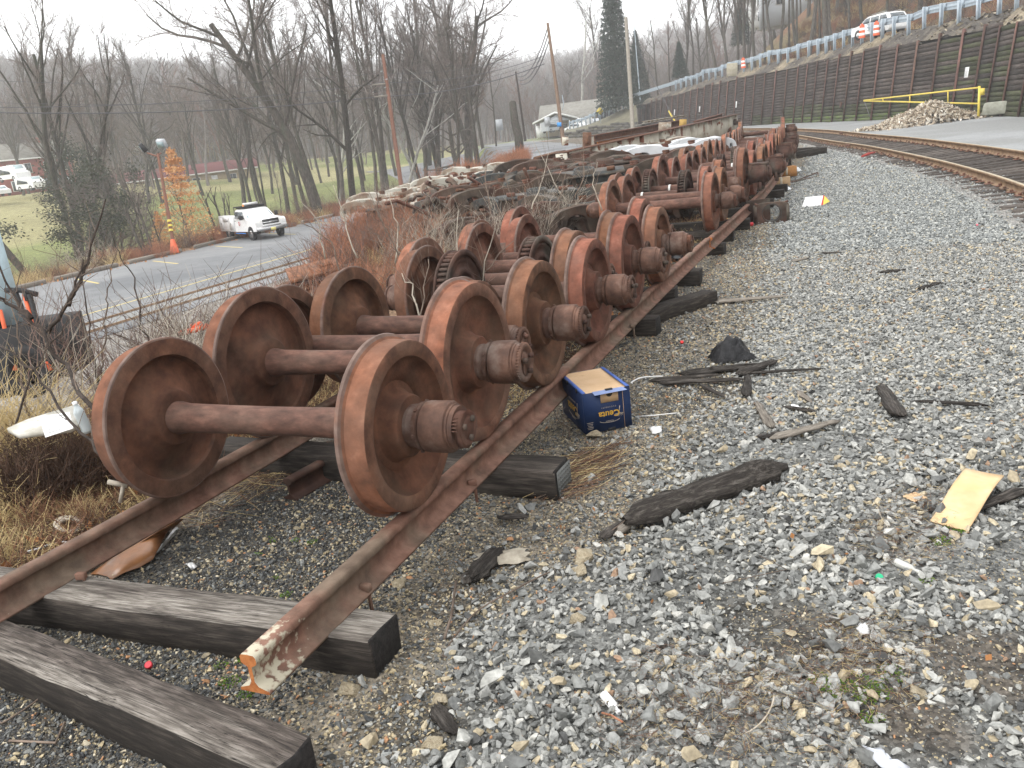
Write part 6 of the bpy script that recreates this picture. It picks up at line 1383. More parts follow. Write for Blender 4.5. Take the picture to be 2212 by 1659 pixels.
def catmull(P, n=5):
    P = np.array(P, float); out = []; k = len(P)
    for i in range(k):
        a, b, c, d = P[i-1], P[i], P[(i+1) % k], P[(i+2) % k]
        for t in np.linspace(0, 1, n, endpoint=False): out.append(.5*((2*b)+(-a+c)*t+(2*a-5*b+4*c-d)*t*t+(-a+3*b-3*c+d)*t**3))
    return out
def oval(cx, cy, rx, ry, n=16, a=0): return [(cx+rx*math.cos(t)*math.cos(a)-ry*math.sin(t)*math.sin(a), cy+rx*math.cos(t)*math.sin(a)+ry*math.sin(t)*math.cos(a)) for t in np.linspace(0, 2*PI, n, endpoint=False)][::-1]
SFO = catmull([(-1.5, .22), (-1.54, .48), (-1.42, .66), (-1.0, .74), (-.62, .72), (-.36, .64), (0, .62), (.36, .64), (.62, .72), (1.0, .74), (1.42, .66), (1.54, .48), (1.5, .22), (1.36, .20), (1.26, .30), (1.22, .52), (1.0, .60), (.80, .52), (.74, .28), (.62, .12), (.3, .06), (-.3, .06), (-.62, .12), (-.74, .28), (-.80, .52), (-1.0, .60), (-1.22, .52), (-1.26, .30), (-1.36, .20)], 4)
SFH = [oval(-.42, .33, .14, .09), oval(.42, .33, .14, .09), oval(0, .31, .12, .13), oval(-1.40, .47, .055, .10), oval(1.40, .47, .055, .10)]
TRO = catmull([(-1.05, .05), (-1.08, .42), (-.8, .50), (0, .48), (.8, .50), (1.08, .42), (1.05, .05), (.6, -.06), (0, -.10), (-.6, -.06)], 4)
TRH = [oval(-.68, .24, .10, .09), oval(.68, .24, .10, .09), oval(-.22, .20, .07, .13), oval(.22, .20, .07, .13)]
def bogie(lab, P, rz, mat='brownsteel', tilt=(0, 0), s=1.0, group='truck frames heaped beside the wheels', springs=True, full=True, boltmat='rust'):
    t = thing('truck_frame', lab, 'train truck frame', tuple(P), (tilt[0], tilt[1], rz), group); t.scale = (s, s, s)
    key = 'sf'+mat
    if key not in plm: plm[key] = plate('side_frame', SFO, SFH, .22, mat, .014); plm['tr'+mat] = plate('transom', TRO, TRH, .10, mat, .02)
    for y in ((-1.0, 1.0) if full else (0,)):
        f = obj('side_frame', plm[key], t, (0, y, 0))
        if springs:
            mb = MB()
            for x in (-.36, .36):
                for k in range(5): mb.lathe([(.50+k*.05, .085), (.525+k*.05, .10), (.55+k*.05, .085)], 12, 'z', (x, 0, 0))
            obj('spring', mb.mesh('spring', M[boltmat], True), f)
        obj('flange', MB().tube([(-1.44, 0, .62), (-1.0, 0, .74), (-.6, 0, .71), (-.3, 0, .635), (.3, 0, .635), (.6, 0, .71), (1.0, 0, .74), (1.44, 0, .62)], .045, 8).mesh('flange', M[mat], True), f)
        obj('pedestal_tie', MB().box((-1.0, 0, .2), (.42, .1, .06)).box((1.0, 0, .2), (.42, .1, .06)).mesh('pedestal_tie', M['brownsteel']), f)
    if full:
        for x in (-.3, .3): obj('transom', plm['tr'+mat], t, (x, 0, 0), (0, 0, PI/2))
        obj('bolster', bev(obj('tmp', MB().box((0, 0, .47), (.66, 1.7, .06)).mesh('bolster', M[mat])), .01).data, t); bpy.data.objects.remove(bpy.data.objects['tmp'])
        obj('centre_bowl', MB().lathe([(.50, .08), (.55, .08), (.55, .26), (.60, .27), (.60, .32), (.50, .33)], 28, 'z').mesh('centre_bowl', M[boltmat], True), t)
        for x in (-1.38, 1.38): obj('end_bar', MB().tube([(x, -1, .45), (x, 0, .40), (x, 1, .45)], .055, 8).mesh('end_bar', M[mat], True), t)
        mb = MB()
        for (x, y) in [(-.6, .6), (.6, -.6), (-.6, -.5), (.65, .55)]: mb.box((x, y, .4), (.5, .08, .1), (0, .2, .3)); mb.lathe([(-.06, .05), (-.06, .09), (.06, .09), (.06, .05)], 12, 'y', (x*.8, y*.7, .52))
        obj('brake_gear', mb.mesh('brake_gear', M['rust']), t)
    return t
M['oldwhite'] = mk('peeling_white', [(.3, (.30, .28, .23)), (.5, (.44, .42, .36)), (.72, (.58, .56, .51))], 2.5, 8, .6, .3, 20, cols2=[(.3, (.16, .10, .07)), (.7, (.36, .30, .23))], s2=2.2, th2=(.47, .54), bdist=.005)
M['silversteel'] = mk('silver_painted_steel', [(.3, (.50, .52, .53)), (.5, (.62, .64, .65)), (.72, (.72, .73, .74))], 3, 6, .5, .15, 30, cols2=[(.3, (.14, .13, .12)), (.7, (.30, .29, .27))], s2=2.0, th2=(.58, .66), bdist=.004)
M['blacksteel'] = mk('grimy_black_steel', [(.3, (.022, .024, .024)), (.55, (.050, .054, .052)), (.75, (.09, .095, .09))], 4, 7, .6, .3, 30, cols2=[(.3, (.06, .045, .035)), (.7, (.13, .10, .07))], s2=1.6, th2=(.48, .6), bdist=.005)
M['brownpaint'] = mk('mottled_brown_steel', [(.3, (.040, .031, .025)), (.5, (.078, .060, .046)), (.72, (.14, .105, .08))], 3, 8, .8, .3, 30, cols2=[(.3, (.045, .026, .02)), (.7, (.12, .062, .042))], s2=1.4, th2=(.45, .6), rnd=.2, bdist=.006)
def g2(px, py, dep, z): P = atd(px, py, dep); return (P[0], P[1], z)
bogie('white painted truck frame at the far left of the heap, beside the lot', g2(850, 440, 24.5, .05), math.radians(28), 'oldwhite', (.04, 0), .95)
bogie('peeling white truck frame right of the first white one, partly sunk in copper weeds', g2(935, 420, 27, .0), math.radians(20), 'oldwhite', (0, .05), 1.0)
bogie('cream and red stained truck frame behind the brush in the middle of the heap', g2(1005, 395, 25, .25), math.radians(38), 'oldwhite', (0, .03), 1.0)
bogie('white frame end lying across the others toward the black trunk', g2(1020, 392, 30, .3), math.radians(10), 'oldwhite', (.1, 0), .9)
bogie('grey brown truck frame with an oval hole in its end, atop the dark heap', g2(1080, 388, 19.0, .3), math.radians(40), 'brownpaint', (0, -.05), .95)
bogie('dark truck frame showing its holed transom behind the weeds', g2(1180, 400, 17.2, .12), math.radians(150), 'blacksteel', (0, .02), .92)
bogie('mottled brown truck frame whose oval holed end touches the first wheel past the gap', g2(1275, 400, 15.6, .0), math.radians(48), 'brownpaint', (0, 0), .9)
bogie('rust brown side frame lying low in the weeds behind the eighth wheelset', g2(1075, 440, 15.6, -.05), math.radians(25), 'brownsteel', (0, -.1), .9, full=False)
bogie('rust brown truck frame sunk among stems left of the holed transom', g2(1130, 425, 15.4, -.1), math.radians(65), 'brownsteel', (0, .03), .9)
bogie('long brown truck frame on top of the heap below the white girder', g2(1210, 342, 23, .45), math.radians(35), 'brownpaint', (0, 0), 1.1)
bogie('dark green grey truck frame behind the brown one at the left of the heap', g2(1120, 358, 24, .3), math.radians(30), 'blacksteel', (0, -.05), 1.0)
bogie('black truck frame with springs in the middle of the heap', g2(1250, 365, 20, .3), math.radians(60), 'blacksteel', (.05, 0), 1.0)
bogie('brown truck frame with a high arched side behind the gap in the wheels', g2(1320, 360, 20.5, .3), math.radians(25), 'brownpaint', (0, 0), 1.05)
bogie('dark brown truck frame right below the silver ones', g2(1385, 335, 23, .35), math.radians(30), 'brownsteel', (0, 0), 1.05)
bogie('silver painted truck frame, nearest of the silver pair, behind the orange wheels', g2(1440, 320, 25.0, .42), math.radians(30), 'silversteel', (0, 0), 1.1)
bogie('silver painted truck frame half hidden behind the nearer silver one', g2(1322, 322, 25, .35), math.radians(24), 'silversteel', (0, 0), 1.0)
bogie('pale truck frame with thin bars just under the girder, farthest of the heap', g2(1400, 300, 32, .35), math.radians(20), 'oldwhite', (0, 0), 1.1)
for (px, py, dep, z, rz, s, mat, tl, lab) in [(1160, 392, 16.6, .42, 32, .72, 'blacksteel', .1, 'black bolster casting with a row of oval holes facing the wheels, centre of the heap'), (1215, 432, 14.6, .05, 30, .8, 'brownsteel', 0, 'brown holed bolster casting low in the weeds before the gap wheelset'), (1100, 415, 17.5, .1, 45, .75, 'brownpaint', .1, 'mottled bolster casting under the oval holed frame end'), (1262, 372, 18.5, .55, 20, .8, 'blacksteel', .2, 'tilted black bolster casting above the oval holed frame'), (1020, 410, 21, .1, 35, .8, 'brownsteel', 0, 'brown bolster casting beside the cream stained frame'), (955, 425, 22.5, .1, 25, .8, 'oldwhite', .1, 'peeling white bolster casting among copper weeds'), (870, 440, 22.8, .0, 35, .9, 'blacksteel', 0, 'dark bolster casting under the far left white frame'), (1310, 345, 21, .6, 35, .8, 'brownpaint', .1, 'brown bolster casting near the silver frames'), (1200, 352, 21.5, .6, 25, .8, 'brownsteel', .2, 'brown bolster casting lying on the back of the heap')]:
    k_ = 'tr2'+mat
    if k_ not in plm: plm[k_] = plate('web', TRO, TRH, .12, mat, .01)
    t = thing('bolster', lab, 'bolster casting', g2(px, py, dep, z), (tl, 0, math.radians(rz)), 'bolster castings in the heap'); t.scale = (s, s, s)
    obj('web', plm[k_], t); obj('web', plm[k_], t, (0, .42, 0)); obj('top_plate', MB().prism([(-1.12, -.1), (-.5, -.16), (.5, -.16), (1.12, -.1), (1.12, .52), (.5, .58), (-.5, .58), (-1.12, .52)], .05, 'z', (0, 0, .50)).mesh('top_plate', M[mat]), t)
    obj('centre_bowl', MB().lathe([(.52, .08), (.58, .08), (.58, .22), (.64, .23), (.64, .29), (.52, .30)], 24, 'z', (0, .21, 0)).mesh('centre_bowl', M[mat]), t)
    for q in (-1, 1): obj('side_bearing', MB().box((q*.75, .21, .57), (.22, .2, .09)).mesh('side_bearing', M['rust']), t)
# loose bits of scrap iron through the heap
sm = []
for i, mm in enumerate(['brownsteel', 'rust', 'blacksteel', 'brownpaint', 'tread']):
    mb = MB(); q = random.Random(i+5)
    if i == 4: mb.lathe([(-.08, .03), (-.08, .10), (-.05, .11), (.05, .11), (.08, .10), (.08, .03)], 14, 'x', closed=True)
    elif i == 0: mb.box((0, 0, 0), (.7, .10, .08)).box((.3, 0, .08), (.12, .2, .14)).lathe([(-.08, .03), (-.08, .07), (.08, .07), (.08, .03)], 10, 'y', (-.3, 0, .03), closed=True)
    elif i == 1: mb.tube([(-.5, 0, 0), (-.1, .05, .06), (.3, 0, .1), (.55, .1, 0)], .035, 6)
    elif i == 2: mb.prism([(-.3, -.1), (.3, -.1), (.34, .05), (.1, .2), (-.2, .16)], .09, 'y')
    else: mb.prism([(math.cos(t)*.25, math.sin(t)*.18) for t in np.linspace(0, PI, 9)]+[(-.17, 0), (0, .1), (.17, 0)], .12, 'y')
    m_ = mb.mesh('scrap', M[mm]); sm.append(m_)
SC = source('scrap_src', sm)
n = 330; px = rng.uniform(880, 1480, n); t_ = (px-880)/600; dep = 17+8*rng.random(n)+t_*4; py = 425-95*t_+rng.normal(0, 10, n)
XY = np.array([atd(a, b, c)[:2] for a, b, c in zip(px, py, dep)]); k_ = XY[:, 0] < row_x(XY[:, 1])-1.6; XY = XY[k_]; n = len(XY)
s_ = rng.uniform(.5, 1.2, n); zz_ = np.where(rng.random(n) < .45, .05, rng.uniform(.4, .85, n))
scatter('scrap_iron_bits', np.stack([XY[:, 0], XY[:, 1], zz_], 1), rnd_rot(n, .5), np.stack([s_, s_, s_], 1), SC, 5)
# girder and beams
def ibeam(name, a, b, h, w, lab, mat, stiff=0, mats2=None, cat='steel beam', group=None, web=None):
    a, b = np.array(a), np.array(b); L_ = np.linalg.norm(b-a); d = (b-a)/L_; rz = math.atan2(d[1], d[0]); ry = -math.asin(d[2])
    t = thing(name, lab, cat, tuple(a), (0, ry, rz), group)
    obj('web', MB().box((L_/2, 0, h/2), (L_, .025, h-.06)).mesh('web', M[web or mat]), t)
    obj('flange', MB().box((L_/2, 0, h-.015), (L_, w, .03)).mesh('flange', M[mat]), t); obj('flange', MB().box((L_/2, 0, .015), (L_, w, .03)).mesh('flange', M[mat]), t)
    if stiff:
        sm_ = MB().box((0, 0, h/2), (.03, w*.85, h-.07)).mesh('stiffener', M[web or mat])
        for k in range(int(L_/stiff)+1): obj('stiffener', sm_, t, (min(L_-.02, .02+k*stiff), 0, 0))
    return t
M['girderpaint'] = mk('flaking_cream_paint', [(.3, (.40, .36, .29)), (.5, (.53, .50, .42)), (.75, (.60, .58, .50))], 2, 7, .7, .3, 30, cols2=[(.3, (.12, .045, .028)), (.7, (.26, .11, .065))], s2=1.7, th2=(.56, .61), bdist=.006)
A_ = atd(1212, 329, 24); B_ = atd(1592, 246, 44); hG = 1.0
A_[2] -= hG; B_[2] -= hG
G_ = ibeam('plate_girder', A_, B_, hG, .42, 'long plate girder, cream paint flaking to rust, rising behind the wheels to its holed end', 'rust', 2.4, web='girderpaint')
obj('end_cap', MB().lathe([(-.10, .02), (-.10, .16), (.10, .16), (.10, .02)], 16, 'y').mesh('end_cap', M['brownsteel'], True), G_, (float(np.linalg.norm(B_-A_))-.9, -.05, .62))
obj('coupling', MB().box((0, 0, 0), (.5, .3, .22)).lathe([(-.1, .05), (-.1, .14), (.12, .14)], 12, 'x', (.3, 0, 0)).mesh('coupling', M['brownsteel']), G_, (float(np.linalg.norm(B_-A_))+.15, 0, .55))
for k, (a, b, da, db, h, w, lab, m1, m2) in enumerate([((1283, 292), (1475, 258), 36, 47, .5, .35, 'rusty beam lying behind and above the girder with a white stripe on its far part', 'rust', 'rust'), ((1290, 305), (1400, 285), 33, 40, .35, .3, 'short brown and ochre beam between the girder and the upper beam', 'brownsteel', 'orangerust'), ((1390, 262), (1480, 248), 44, 52, .12, .2, 'thin white painted bar on top of the rusty beams', 'oldwhite', 'oldwhite'), ((1163, 338), (1212, 325), 24, 27, .35, .3, 'short red brown channel at the left end of the girder', 'rust', 'tread'), ((1500, 262), (1560, 245), 40, 46, .15, .2, 'thin rusty bar along the top of the girder', 'rust', 'rust')]):
    a_2, b_2 = atd(a[0], a[1], da), atd(b[0], b[1], db); ibeam('steel_beam', a_2-np.array([0, 0, h]), b_2-np.array([0, 0, h]), h, w, lab, m1, 0, web=m2)
M['kraft2'] = M['girderpaint']; M['tan_ochre'] = flat('ochre_paint', (.42, .27, .07), .7)
for k, (px, py, dep, sx, sz, mat, lab) in enumerate([(1268, 307, 33, .35, .75, 'rust', 'ochre and rust upright bracket at the left of the beams'), (1475, 270, 42, .35, .55, 'tan_ochre', 'yellow painted bracket standing against the rusty beam'), (1436, 278, 40, .6, .6, 'oldwhite', 'white bracket between the girder and the beam'), (1221, 305, 40, .3, .4, 'kraft2', 'small clump of orange leaves and foam at the foot of the brown pole')]):
    P = atd(px, py, dep); o = bev(obj('steel_bracket', MB().box((0, 0, 0), (sx, .12, sz)).box((0, .12, -sz*.3), (sx*.6, .2, sz*.25)).box((0, -.08, sz*.1), (sx*.5, .08, sz*.5)).mesh('steel_bracket', M[mat]), None, tuple(P), (0, .1, .3)), .015); tag(o, lab, 'bracket' if k < 3 else 'debris')
# rusty plates and orange board in the weeds on the left
P = atd(665, 600, 12.5)
for k in range(6):
    tag(bev(obj('rusty_plate', MB().box((0, 0, 0), (1.3-.1*k, .7, .05)).box((.2, .1, .03), (.2, .3, .04)).mesh('rusty_plate', M[['rust', 'brownsteel', 'tread'][k % 3]]), None, (P[0]+.1*math.sin(k*2), P[1]+.05*k, P[2]-.35+.085*k), (.03*k, -.08, .5+.35*math.sin(k*3))), .008), ['lowest', 'second', 'third', 'fourth', 'fifth', 'topmost'][k]+' rusty plate in the small stack among twigs behind the second wheelset', 'steel plate', 'rusty plates stacked in the weeds')
tag(obj('orange_board', MB().box((0, 0, 0), (.34, .10, .05)).box((.05, .03, .04), (.12, .06, .05)).mesh('orange_board', M['orange']), None, tuple(atd(417, 713, 9.5)), (.1, -.15, .4)), 'small orange red board peeking out above the first wheel', 'board')
# orange framed machine at the left edge
mc = thing('small_loader', 'dark machine with orange bars and a pale blue panel at the left edge', 'machine', (0, 0, 0)); dm = 12.0
def tb(nm, pts, r, mat, cap=True): return obj(nm, MB().tube([atd(a, b, dm+(c if len(q) > 2 else 0)) for q in pts for a, b, c in [(*q[:2], q[2] if len(q) > 2 else 0)]], r, 6).mesh(nm, M[mat]), mc)
for q in ([(52, 636), (74, 706), (95, 765), (110, 800)], [(0, 670), (9, 705), (30, 800)], [(22, 746), (36, 800)], [(33, 730), (64, 719)], [(35, 761), (72, 751)]): tb('orange_bar', q, .032, 'orange')
for q in ([(32, 628), (60, 700), (70, 760)], [(64, 636), (78, 690), (90, 740)], [(12, 627), (45, 627), (80, 636)], [(55, 632), (60, 650)]): tb('black_bar', q, .04, 'black')
P = atd(15, 760, dm+.4); obj('body', bev(obj('tmp', MB().box((0, 0, 0), (2.0, 1.0, .8)).box((-.3, 0, .5), (.8, .7, .3)).mesh('body', M['black'])), .04).data, mc, tuple(P), (0, 0, .5)); bpy.data.objects.remove(bpy.data.objects['tmp'])
P = atd(-8, 610, dm+.2); obj('blue_panel', MB().box((0, 0, 0), (.35, .3, 1.5)).mesh('blue_panel', flat('pale_blue_paint', (.42, .55, .60), .5)), mc, tuple(P), (0, 0, .4))
for dx in (-.2, .75):
    P = atd(20+dx*60, 800, dm+.1); obj('wheel', MB().lathe([(-.12, .2), (-.12, .36), (-.08, .4), (.08, .4), (.12, .36), (.12, .2)], 20, 'y', closed=True).mesh('wheel', M['black'], True), mc, tuple(P), (0, 0, .5))

# ------------------------------------------------------------------ produce box
M['boxblue'] = mk('blue_printed_card', [(.3, (.009, .022, .070)), (.7, (.018, .040, .115))], 3, 4, .55, .1); M['kraft'] = mk('kraft_card', [(.3, (.50, .33, .18)), (.55, (.62, .43, .26)), (.8, (.68, .50, .33))], 3, 4, .8, .08, cols2=[(.3, (.36, .22, .12)), (.7, (.5, .32, .18))], s2=5, th2=(.62, .7)); M['gold'] = flat('gold_print', (.62, .36, .04), .5)
bx = thing('produce_box', 'blue printed produce box upside down beside the rail, bare card bottom facing up', 'cardboard box', (-1.785, 5.305, .01), (0, 0, math.radians(35.5)))
w_, l_, h_ = .335, .53, .285
obj('side', MB().box((0, -l_/2, h_/2), (w_, .006, h_)).mesh('side', M['boxblue']), bx)
obj('side', MB().box((0, l_/2, h_/2), (w_, .006, h_)).mesh('side', M['boxblue']), bx)
for s in (-1, 1): obj('side', MB().box((s*w_/2, 0, h_/2), (.006, l_-.007, h_)).mesh('side', M['boxblue']), bx)
obj('card_bottom', MB().add([(-w_/2, -l_/2, h_), (w_/2, -l_/2, h_-.004), (w_/2, l_/2, h_), (-w_/2, l_/2, h_), (0, 0, h_-.012)], [(0, 1, 4), (1, 2, 4), (2, 3, 4), (3, 0, 4)]).mesh('card_bottom', M['kraft']), bx)
for s in (-1, 1): obj('edge_flap', MB().box((s*(w_/2-.012), 0, h_+.004), (.026, l_, .003), (0, .05*s, 0)).mesh('edge_flap', flat('blue_edge', (.06, .13, .42), .5)), bx)
obj('front_flap', MB().add([(-.10, -l_/2-.002, h_+.006), (.12, -l_/2-.002, h_+.006), (.14, -l_/2-.035, h_-.010), (-.09, -l_/2-.035, h_-.012)], [(0, 1, 2, 3)]).mesh('front_flap', flat('pale_blue_edge', (.20, .26, .45), .5)), bx)
obj('label_patch', MB().box((.02, -l_/2-.0045, h_-.052), (.125, .003, .062)).mesh('label_patch', M['kraft']), bx)
obj('hand_hole', MB().prism([(.022*math.cos(a), .022*math.sin(a)) for a in np.linspace(PI, 2*PI, 9)], .004, 'y', (.02, -l_/2-.0055, h_-.024)).mesh('hand_hole', M['black']), bx)
for s in (-1, 1):
    for y in (-.10, .12): obj('notch', MB().box((s*(w_/2+.001), y-.05, h_-.006), (.012, .038, .022)).mesh('notch', M['black']), bx)
obj('notch', MB().box((.02, -l_/2-.003, h_+.003), (.05, .02, .014)).mesh('notch', M['black']), bx)
obj('notch', MB().box((.02, -l_/2-.002, .006), (.055, .012, .02)).mesh('notch', M['black']), bx)
obj('corner_edge', MB().box((.115, -l_/2-.0045, h_/2), (.0025, .002, h_)).mesh('corner_edge', M['kraft']), bx)
def text(s, size, loc, rot, mat, parent, ext=.0006, sx=1.0, bold=.0):
    cu = bpy.data.curves.new('lettering', 'FONT'); cu.body = s; cu.size = size; cu.align_x = 'CENTER'; cu.align_y = 'CENTER'; cu.extrude = ext; cu.offset = bold; cu.materials.append(M[mat])
    o = bpy.data.objects.new('lettering', cu); COL.objects.link(o); o.location = loc; o.rotation_euler = rot; o.scale = (sx, 1, 1); o.parent = parent; return o
M['palegold'] = flat('pale_gold_print', (.38, .33, .28), .6)
def palm(loc, rot, s):
    mb = MB()
    mb.prism([(-.004, -.05), (.003, -.05), (.010, 0), (.006, 0)], .001, 'y')
    for k in range(7):
        a = math.radians(20+k*24); mb.prism([(0.008, 0), (.008+.026*math.cos(a)-.004*math.sin(a), .026*math.sin(a)+.003), (.008+.034*math.cos(a), .030*math.sin(a)-.006)], .001, 'y')
    o = obj('palm_emblem', mb.mesh('palm_emblem', M['palegold']), bx, loc, rot, (s, s, s))
for face in (0, 1):
    if face == 0: R_ = (PI/2, PI, 0); Rp = (0, PI, 0); at_ = lambda u, z: (u, -l_/2-.0045, z); off = .01; k_ = 1
    else: R_ = (PI/2, PI, -PI/2); Rp = (0, PI, -PI/2); at_ = lambda u, z: (-w_/2-.0045, -u, z); off = .02; k_ = 1.5
    text('Ceuta', .062*k_, at_(off, .118), R_, 'gold', bx, sx=1.0, bold=.0012)
    text('C U C U M B E R S', .013*k_, at_(off, .118+.048*k_**.6), R_, 'palegold', bx)
    text('FLORIDA', .014*k_, at_(off, .118-.052*k_**.7), R_, 'palegold', bx)
    palm(at_(off+.078*k_, .112), Rp, 1.0*k_)
    arc = [(math.cos(a)*.075*k_, math.sin(a)*.022) for a in np.linspace(.3, PI-.3, 12)]
    P3 = [np.array(at_(off-u, .078+.0*v-v+.0)) for u, v in arc]
    obj('swoosh', MB().tube(P3, .0016, 4).mesh('swoosh', M['palegold']), bx)
for k in range(5): obj('print_line', MB().box((-.13, -l_/2-.004, .075-k*.011), (.045-.006*(k % 3), .001, .003)).mesh('print_line', M['palegold']), bx)

# ------------------------------------------------------------------ other litter
def cbox(P, rz, d, lab, mat, tape=True, ry=0):
    t = thing('cardboard_box', lab, 'cardboard box', P, (0, ry, rz)); obj('carton', bev(obj('tmp', MB().box((0, 0, d[2]/2), d).mesh('carton', M[mat])), .006).data, t); bpy.data.objects.remove(bpy.data.objects['tmp'])
    if tape:
        obj('tape', MB().box((0, 0, d[2]+.002), (.055, d[1]+.004, .003)).box((0, -d[1]/2-.002, d[2]*.6), (.055, .003, d[2]*.8)).mesh('tape', flat('tape', (.72, .64, .50), .3)), t)
    obj('flap', MB().box((d[0]*.25, 0, d[2]+.0045), (d[0]*.48, d[1], .003), (0, -.03, 0)).mesh('flap', M[mat]), t); return t
M['orangecard'] = flat('orange_card', (.50, .24, .08), .75, bump=1)
cbox((-2.05, 21.9, .02), .1, (.42, .30, .20), 'tan carton sealed with a strip of tape, nearer one of two by the tie ends', 'kraft')
cbox((-2.2, 24.6, .02), .35, (.55, .36, .26), 'orange brown taped carton, farther one of two by the tie ends', 'orangecard')
def crumple(name, P, L_, W_, H_, mat, lab, cat, seed, rz=0, n=14):
    r = np.random.default_rng(seed); v = []; f = []
    for i in range(n+1):
        for j in range(n+1):
            u, w = i/n-.5, j/n-.5; edge = 1-4*max(abs(u), abs(w))**2; rag = 1+.12*math.sin(9*math.atan2(w, u+1e-6)+seed)
            v.append((u*L_*rag, w*W_*rag, max(.004, H_*edge*(.5+.5*r.random())+.01*r.random())))
    for i in range(n):
        for j in range(n): p = i*(n+1)+j; f.append((p, p+n+1, p+n+2, p+1))
    o = obj(name, MB().add(v, f).mesh(name, mat), None, P, (0, 0, rz)); return tag(o, lab, cat)
bagm = flat('plastic_film', (.72, .74, .75), .35, spec=.5); blk = flat('black_plastic', (.018, .019, .021), .3, spec=.6)
crumple('plastic_bag', (-2.25, 20.9, .02), .95, .42, .16, bagm, 'crumpled white plastic bag against a tie end before the tan carton', 'plastic bag', 3, .1)
crumple('plastic_bag', (-2.9, 12.0, .05), .75, .7, .42, blk, 'black plastic rubbish bag between the storage rails', 'plastic bag', 4, .3, 16)
crumple('plastic_bag', (-2.05, 26.2, .02), .3, .25, .15, bagm, 'small white scrap of plastic behind the orange carton', 'plastic scrap', 5)
# white carton with printed end
P = onz(1757, 446, 0); t = thing('milk_carton', 'flattened white carton with a red and yellow end lying on the gravel', 'carton', (P[0], P[1], .02), (0, 0, .15))
obj('side_panel', MB().add([(-.22, -.1, 0), (.16, -.1, 0), (.2, .02, .17), (-.14, .02, .17)], [(0, 1, 2, 3)]).add([(-.14, .02, .17), (.2, .02, .17), (.2, .2, .02), (-.16, .2, .02)], [(0, 1, 2, 3)]).mesh('side_panel', M['whitepaint']), t)
obj('printed_end', MB().add([(.16, -.1, 0), (.3, -.02, .05), (.2, .02, .17)], [(0, 1, 2)]).mesh('printed_end', M['yellow']), t); obj('red_band', MB().add([(.162, -.104, .005), (.203, .018, .176), (.185, .018, .177), (.13, -.104, .005)], [(0, 1, 2, 3)]).mesh('red_band', flat('red_print', (.5, .04, .04), .5)), t)
# square axle bearing frame
t = thing('bearing_frame', 'square rusty bearing frame with a round opening, on its edge beside a tie end', 'axle box frame', (-1.62, 15.35, 0), (0, 0, .18))
sq_ = [(-.27, 0), (.27, 0), (.29, .08), (.29, .26), (.26, .34), (.16, .36), (-.16, .36), (-.26, .34), (-.29, .26), (-.29, .08)]
plm['bf'] = plate('face_plate', sq_, [oval(0, .18, .15, .155, 24)], .05, 'brownsteel', .008)
obj('face_plate', plm['bf'], t, (0, -.14, 0)); obj('face_plate', plate('face_plate', [(-.30, 0), (.1, 0), (.1, .40), (-.30, .38)], [], .03, 'brownsteel', .005), t, (-.1, .22, 0))
obj('bearing_ring', MB().lathe([(-.16, .145), (-.17, .165), (.0, .165), (.0, .145)], 30, 'y', (0, 0, .18), closed=True).mesh('bearing_ring', M['blacksteel'], True), t)
for s in (-1, 1): obj('side_lug', MB().box((s*.27, 0, .17), (.05, .34, .28)).mesh('side_lug', M['brownsteel']), t)
obj('top_bar', MB().tube([(-.28, -.14, .36), (-.2, -.14, .335), (.2, -.14, .335), (.28, -.14, .37)], .018, 6).mesh('top_bar', M['rust']), t)
tag(obj('soda_can', MB().lathe([(0, 0), (.0, .028), (.008, .033), (.110, .033), (.118, .028), (.12, 0)], 20, 'x').mesh('soda_can', flat('red_can', (.55, .03, .04), .3)), None, (-2.0, 15.0, .035), (0, 0, .4)), 'crushed red and white can left of the square bearing frame', 'can')
tag(obj('log', MB().tube([(-.35, 0, 0), (0, .02, .02), (.35, 0, 0)], [.07, .065, .06], 10).mesh('log', M['wetwood']), None, (-2.2, 16.7, .07), (0, 0, .7)), 'short round log lying by a tie end left of the bearing frame', 'log')
tag(obj('bent_rod', MB().tube([onz(1690, 398, .03), onz(1720, 390, .05), onz(1760, 375, .04), onz(1766, 372, .03), onz(1768, 380, .03), onz(1735, 388, .04), onz(1700, 396, .03), onz(1660, 404, .03)], .018, 6).mesh('bent_rod', M['brownsteel'])), 'long bent rusty rod lying on the gravel beyond the cartons', 'rod')

